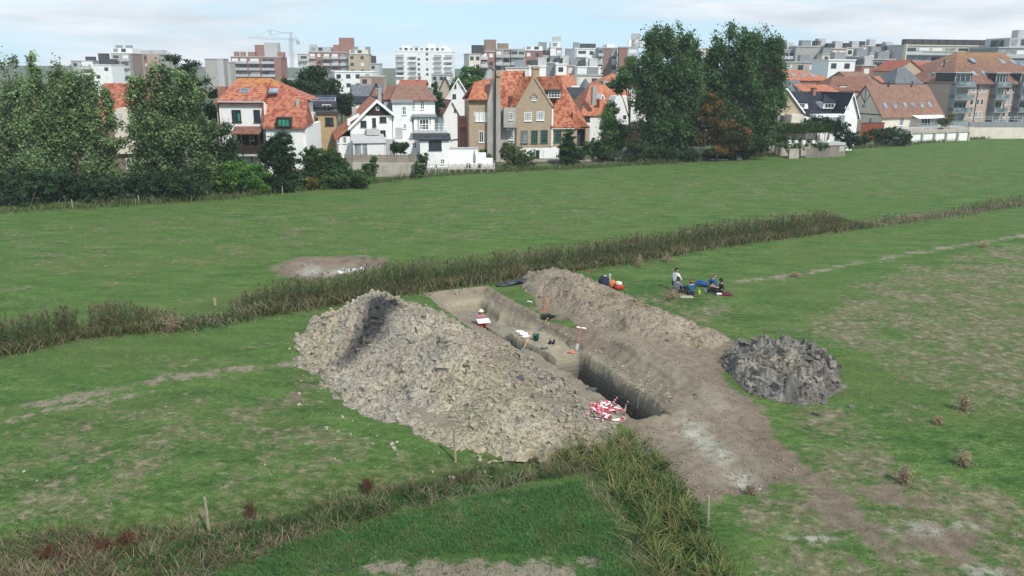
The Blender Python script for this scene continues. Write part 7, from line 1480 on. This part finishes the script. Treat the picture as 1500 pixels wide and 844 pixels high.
# barrier tape heap
def mtape():
    t=NT('red_and_white_barrier_tape'); uvn=t.n('Attribute',{'attribute_name':'col'}); return t.finish(uvn,.45,spec=.4)
M['tape']=mtape()
def tape():
    rng=np.random.default_rng(5); V=[];Fq=[];C=[]
    def ribbon(pts,w=.055):
        pts=[Vector(p) for p in pts]; o=None; acc=0; pa=pts[0]
        # resample
        out=[]; 
        for a,b in zip(pts[:-1],pts[1:]):
            n=max(1,int((b-a).length/.09)); out+= [a.lerp(b,i/n) for i in range(n)]
        out.append(pts[-1])
        for i in range(len(out)-1):
            d=(out[i+1]-out[i]).normalized(); tw=math.sin(i*.55+len(V)*.01)*1.1; sd=d.cross(Vector((0,0,1))); sd=sd.normalized() if sd.length>.01 else Vector((1,0,0)); up=Vector((0,0,1)); s=(sd*math.cos(tw)+up*math.sin(tw)*.8)*w/2
            q=[out[i]-s,out[i]+s,out[i+1]+s,out[i+1]-s]; b0=len(V); V.extend([tuple(p) for p in q]); Fq.append((b0,b0+1,b0+2,b0+3)); c=(.62,.02,.055) if (i//3)%2 else (.78,.75,.74); C.extend([c]*4)
    root=empty('barrier_tape',(0,0,0)); tag(root,'tangled heap of red and white barrier tape at the near end of the trench','barrier tape')
    def flush(nm):
        link(nm,np_mesh(nm,np.array(V),np.array(Fq),4,col=np.array(C)),M['tape'],root); V.clear();Fq.clear();C.clear()
    for k in range(13):
        px,py=(890,600) if k%3 else (882,609); a=0; 
        pts=[]; cx,cy,_=zuv(px+rng.normal(0,5),py+rng.normal(0,4))
        for j in range(9): xx=cx+rng.normal(0,.22); yy=cy+rng.normal(0,.30); pts.append((xx,yy,Z(xx,yy)+rng.uniform(.03,.2)))
        ribbon(pts)
    flush('tape_tangle')
    for line in ([(872,616),(885,617),(900,618),(912,617),(922,612),(932,607)],[(908,590),(915,588),(921,596),(917,604),(914,610)],[(899,584),(905,590),(895,596)]):
        ribbon([(lambda q:(q[0],q[1],q[2]+.07))(zuv(*p)) for p in line],.085); flush('tape_strand')
# heap height must count for things on heaps
tape()
# bags by the second heap
x,y=P(884,420); z=_Z0(x,y)
bp=empty('backpack',(x-.0,y,z),.2); tag(bp,'big navy backpack standing on the grass, left of the orange bag','backpack'); MB().blob((0,0,.34),(.32,.2,.36),3,3,.1).build('body',M['navy_cloth'],bp,True); MB().blob((0,-.2,.25),(.2,.1,.16),5,2,.1).build('front_pocket',M['navy_cloth'],bp,True); m=MB(); m.path([(-.1,.05,.66),(0,.05,.74),(.1,.05,.66)],.018,5); m.build('handle',M['black_cloth'],bp); MB().blob((.05,0,.66),(.13,.1,.06),8,2,.1).build('lime_lid',M['beige_cloth'],bp)
x1,y1=P(876,421); o=MB().blob((0,0,.12),(.26,.2,.15),13,3,.2).build('black_bag',M['black_cloth'],smooth=True); o.location=(x1,y1,_Z0(x1,y1)); tag(o,'low black bag leaning against the left side of the navy backpack','bag')
x1,y1=P(897,421); r=empty('shopping_bag',(x1,y1,_Z0(x1,y1)),.1); tag(r,'orange patterned carrier bag between the navy backpack and the red bag','bag'); MB().blob((0,0,.22),(.22,.14,.24),6,3,.12).build('body',M['orange_cloth'],r,True)
m=MB(); m.path([(-.1,0,.42),(-.06,0,.52),(.06,0,.52),(.1,0,.42)],.012,5); m.build('handle',M['orange_cloth'],r)
x1,y1=P(906,423); r=empty('shopping_bag',(x1,y1,_Z0(x1,y1)),-.2); tag(r,'red bag with a cream white bundle on top, rightmost of the bags','bag'); MB().blob((0,0,.12),(.3,.18,.15),7,3,.1).build('body',M['red_cloth'],r,True); MB().blob((0,0,.34),(.2,.15,.14),8,3,.12).build('cream_bundle',M['cream_cloth'],r,True)
x1,y1=P(893,414.5); r=empty('water_bottle',(x1,y1,_Z0(x1,y1))); tag(r,'pale grey bottle standing behind the orange bag','bottle'); MB().lathe((0,0,0),[(.05,0),(.06,.03),(.06,.5),(.03,.58)],10).build('body',M['ltgrey'],r,True); MB().lathe((0,0,.582),[(.03,0),(.03,.05)],8).build('cap',M['metal_d'],r)
# folded tarpaulin
x,y=P(762,416); r=empty('tarpaulin',(x,y,_Z0(x,y)),.45); tag(r,'folded black tarpaulin on the grass behind the trench','tarpaulin'); M['tarp']=mplain('black_tarp',(.03,.035,.05),.35,.35,5.,.4); m=MB()
for k,(a,b_,c_) in enumerate([(-.95,.05,.05),(-.4,.1,.13),(.35,.0,.18)]): m.blob((a,b_,c_),(.62,.26,.12),k+2,3,.12)
m.build('folded_sheet',M['tarp'],r,True); MB().blob((.75,.2,.2),(.35,.28,.16),3,3,.2).build('loose_end',M['midgrey'],r,True)
# flat dark stones on the heap, pale slab
for px,py,s,l in [(759,555,.2,'flat dark stone on the near slope of the big heap'),(866,571,.17,'dark hollow stone at the near lip of the big heap')]:
    for _ in (0,):
        a,b2,c=ray(px,py); t_=15.
        while t_<60:
            xx,yy,zz=a*t_,b2*t_,H+c*t_
            if zz<Z(xx,yy): break
            t_+=.05
        o=MB().blob((0,0,.02),(s*1.4,s,s*.4),int(px),2,.2).build('stone',M['metal_d']); o.location=(xx,yy,Z(xx,yy)); tag(o,l,'stone')
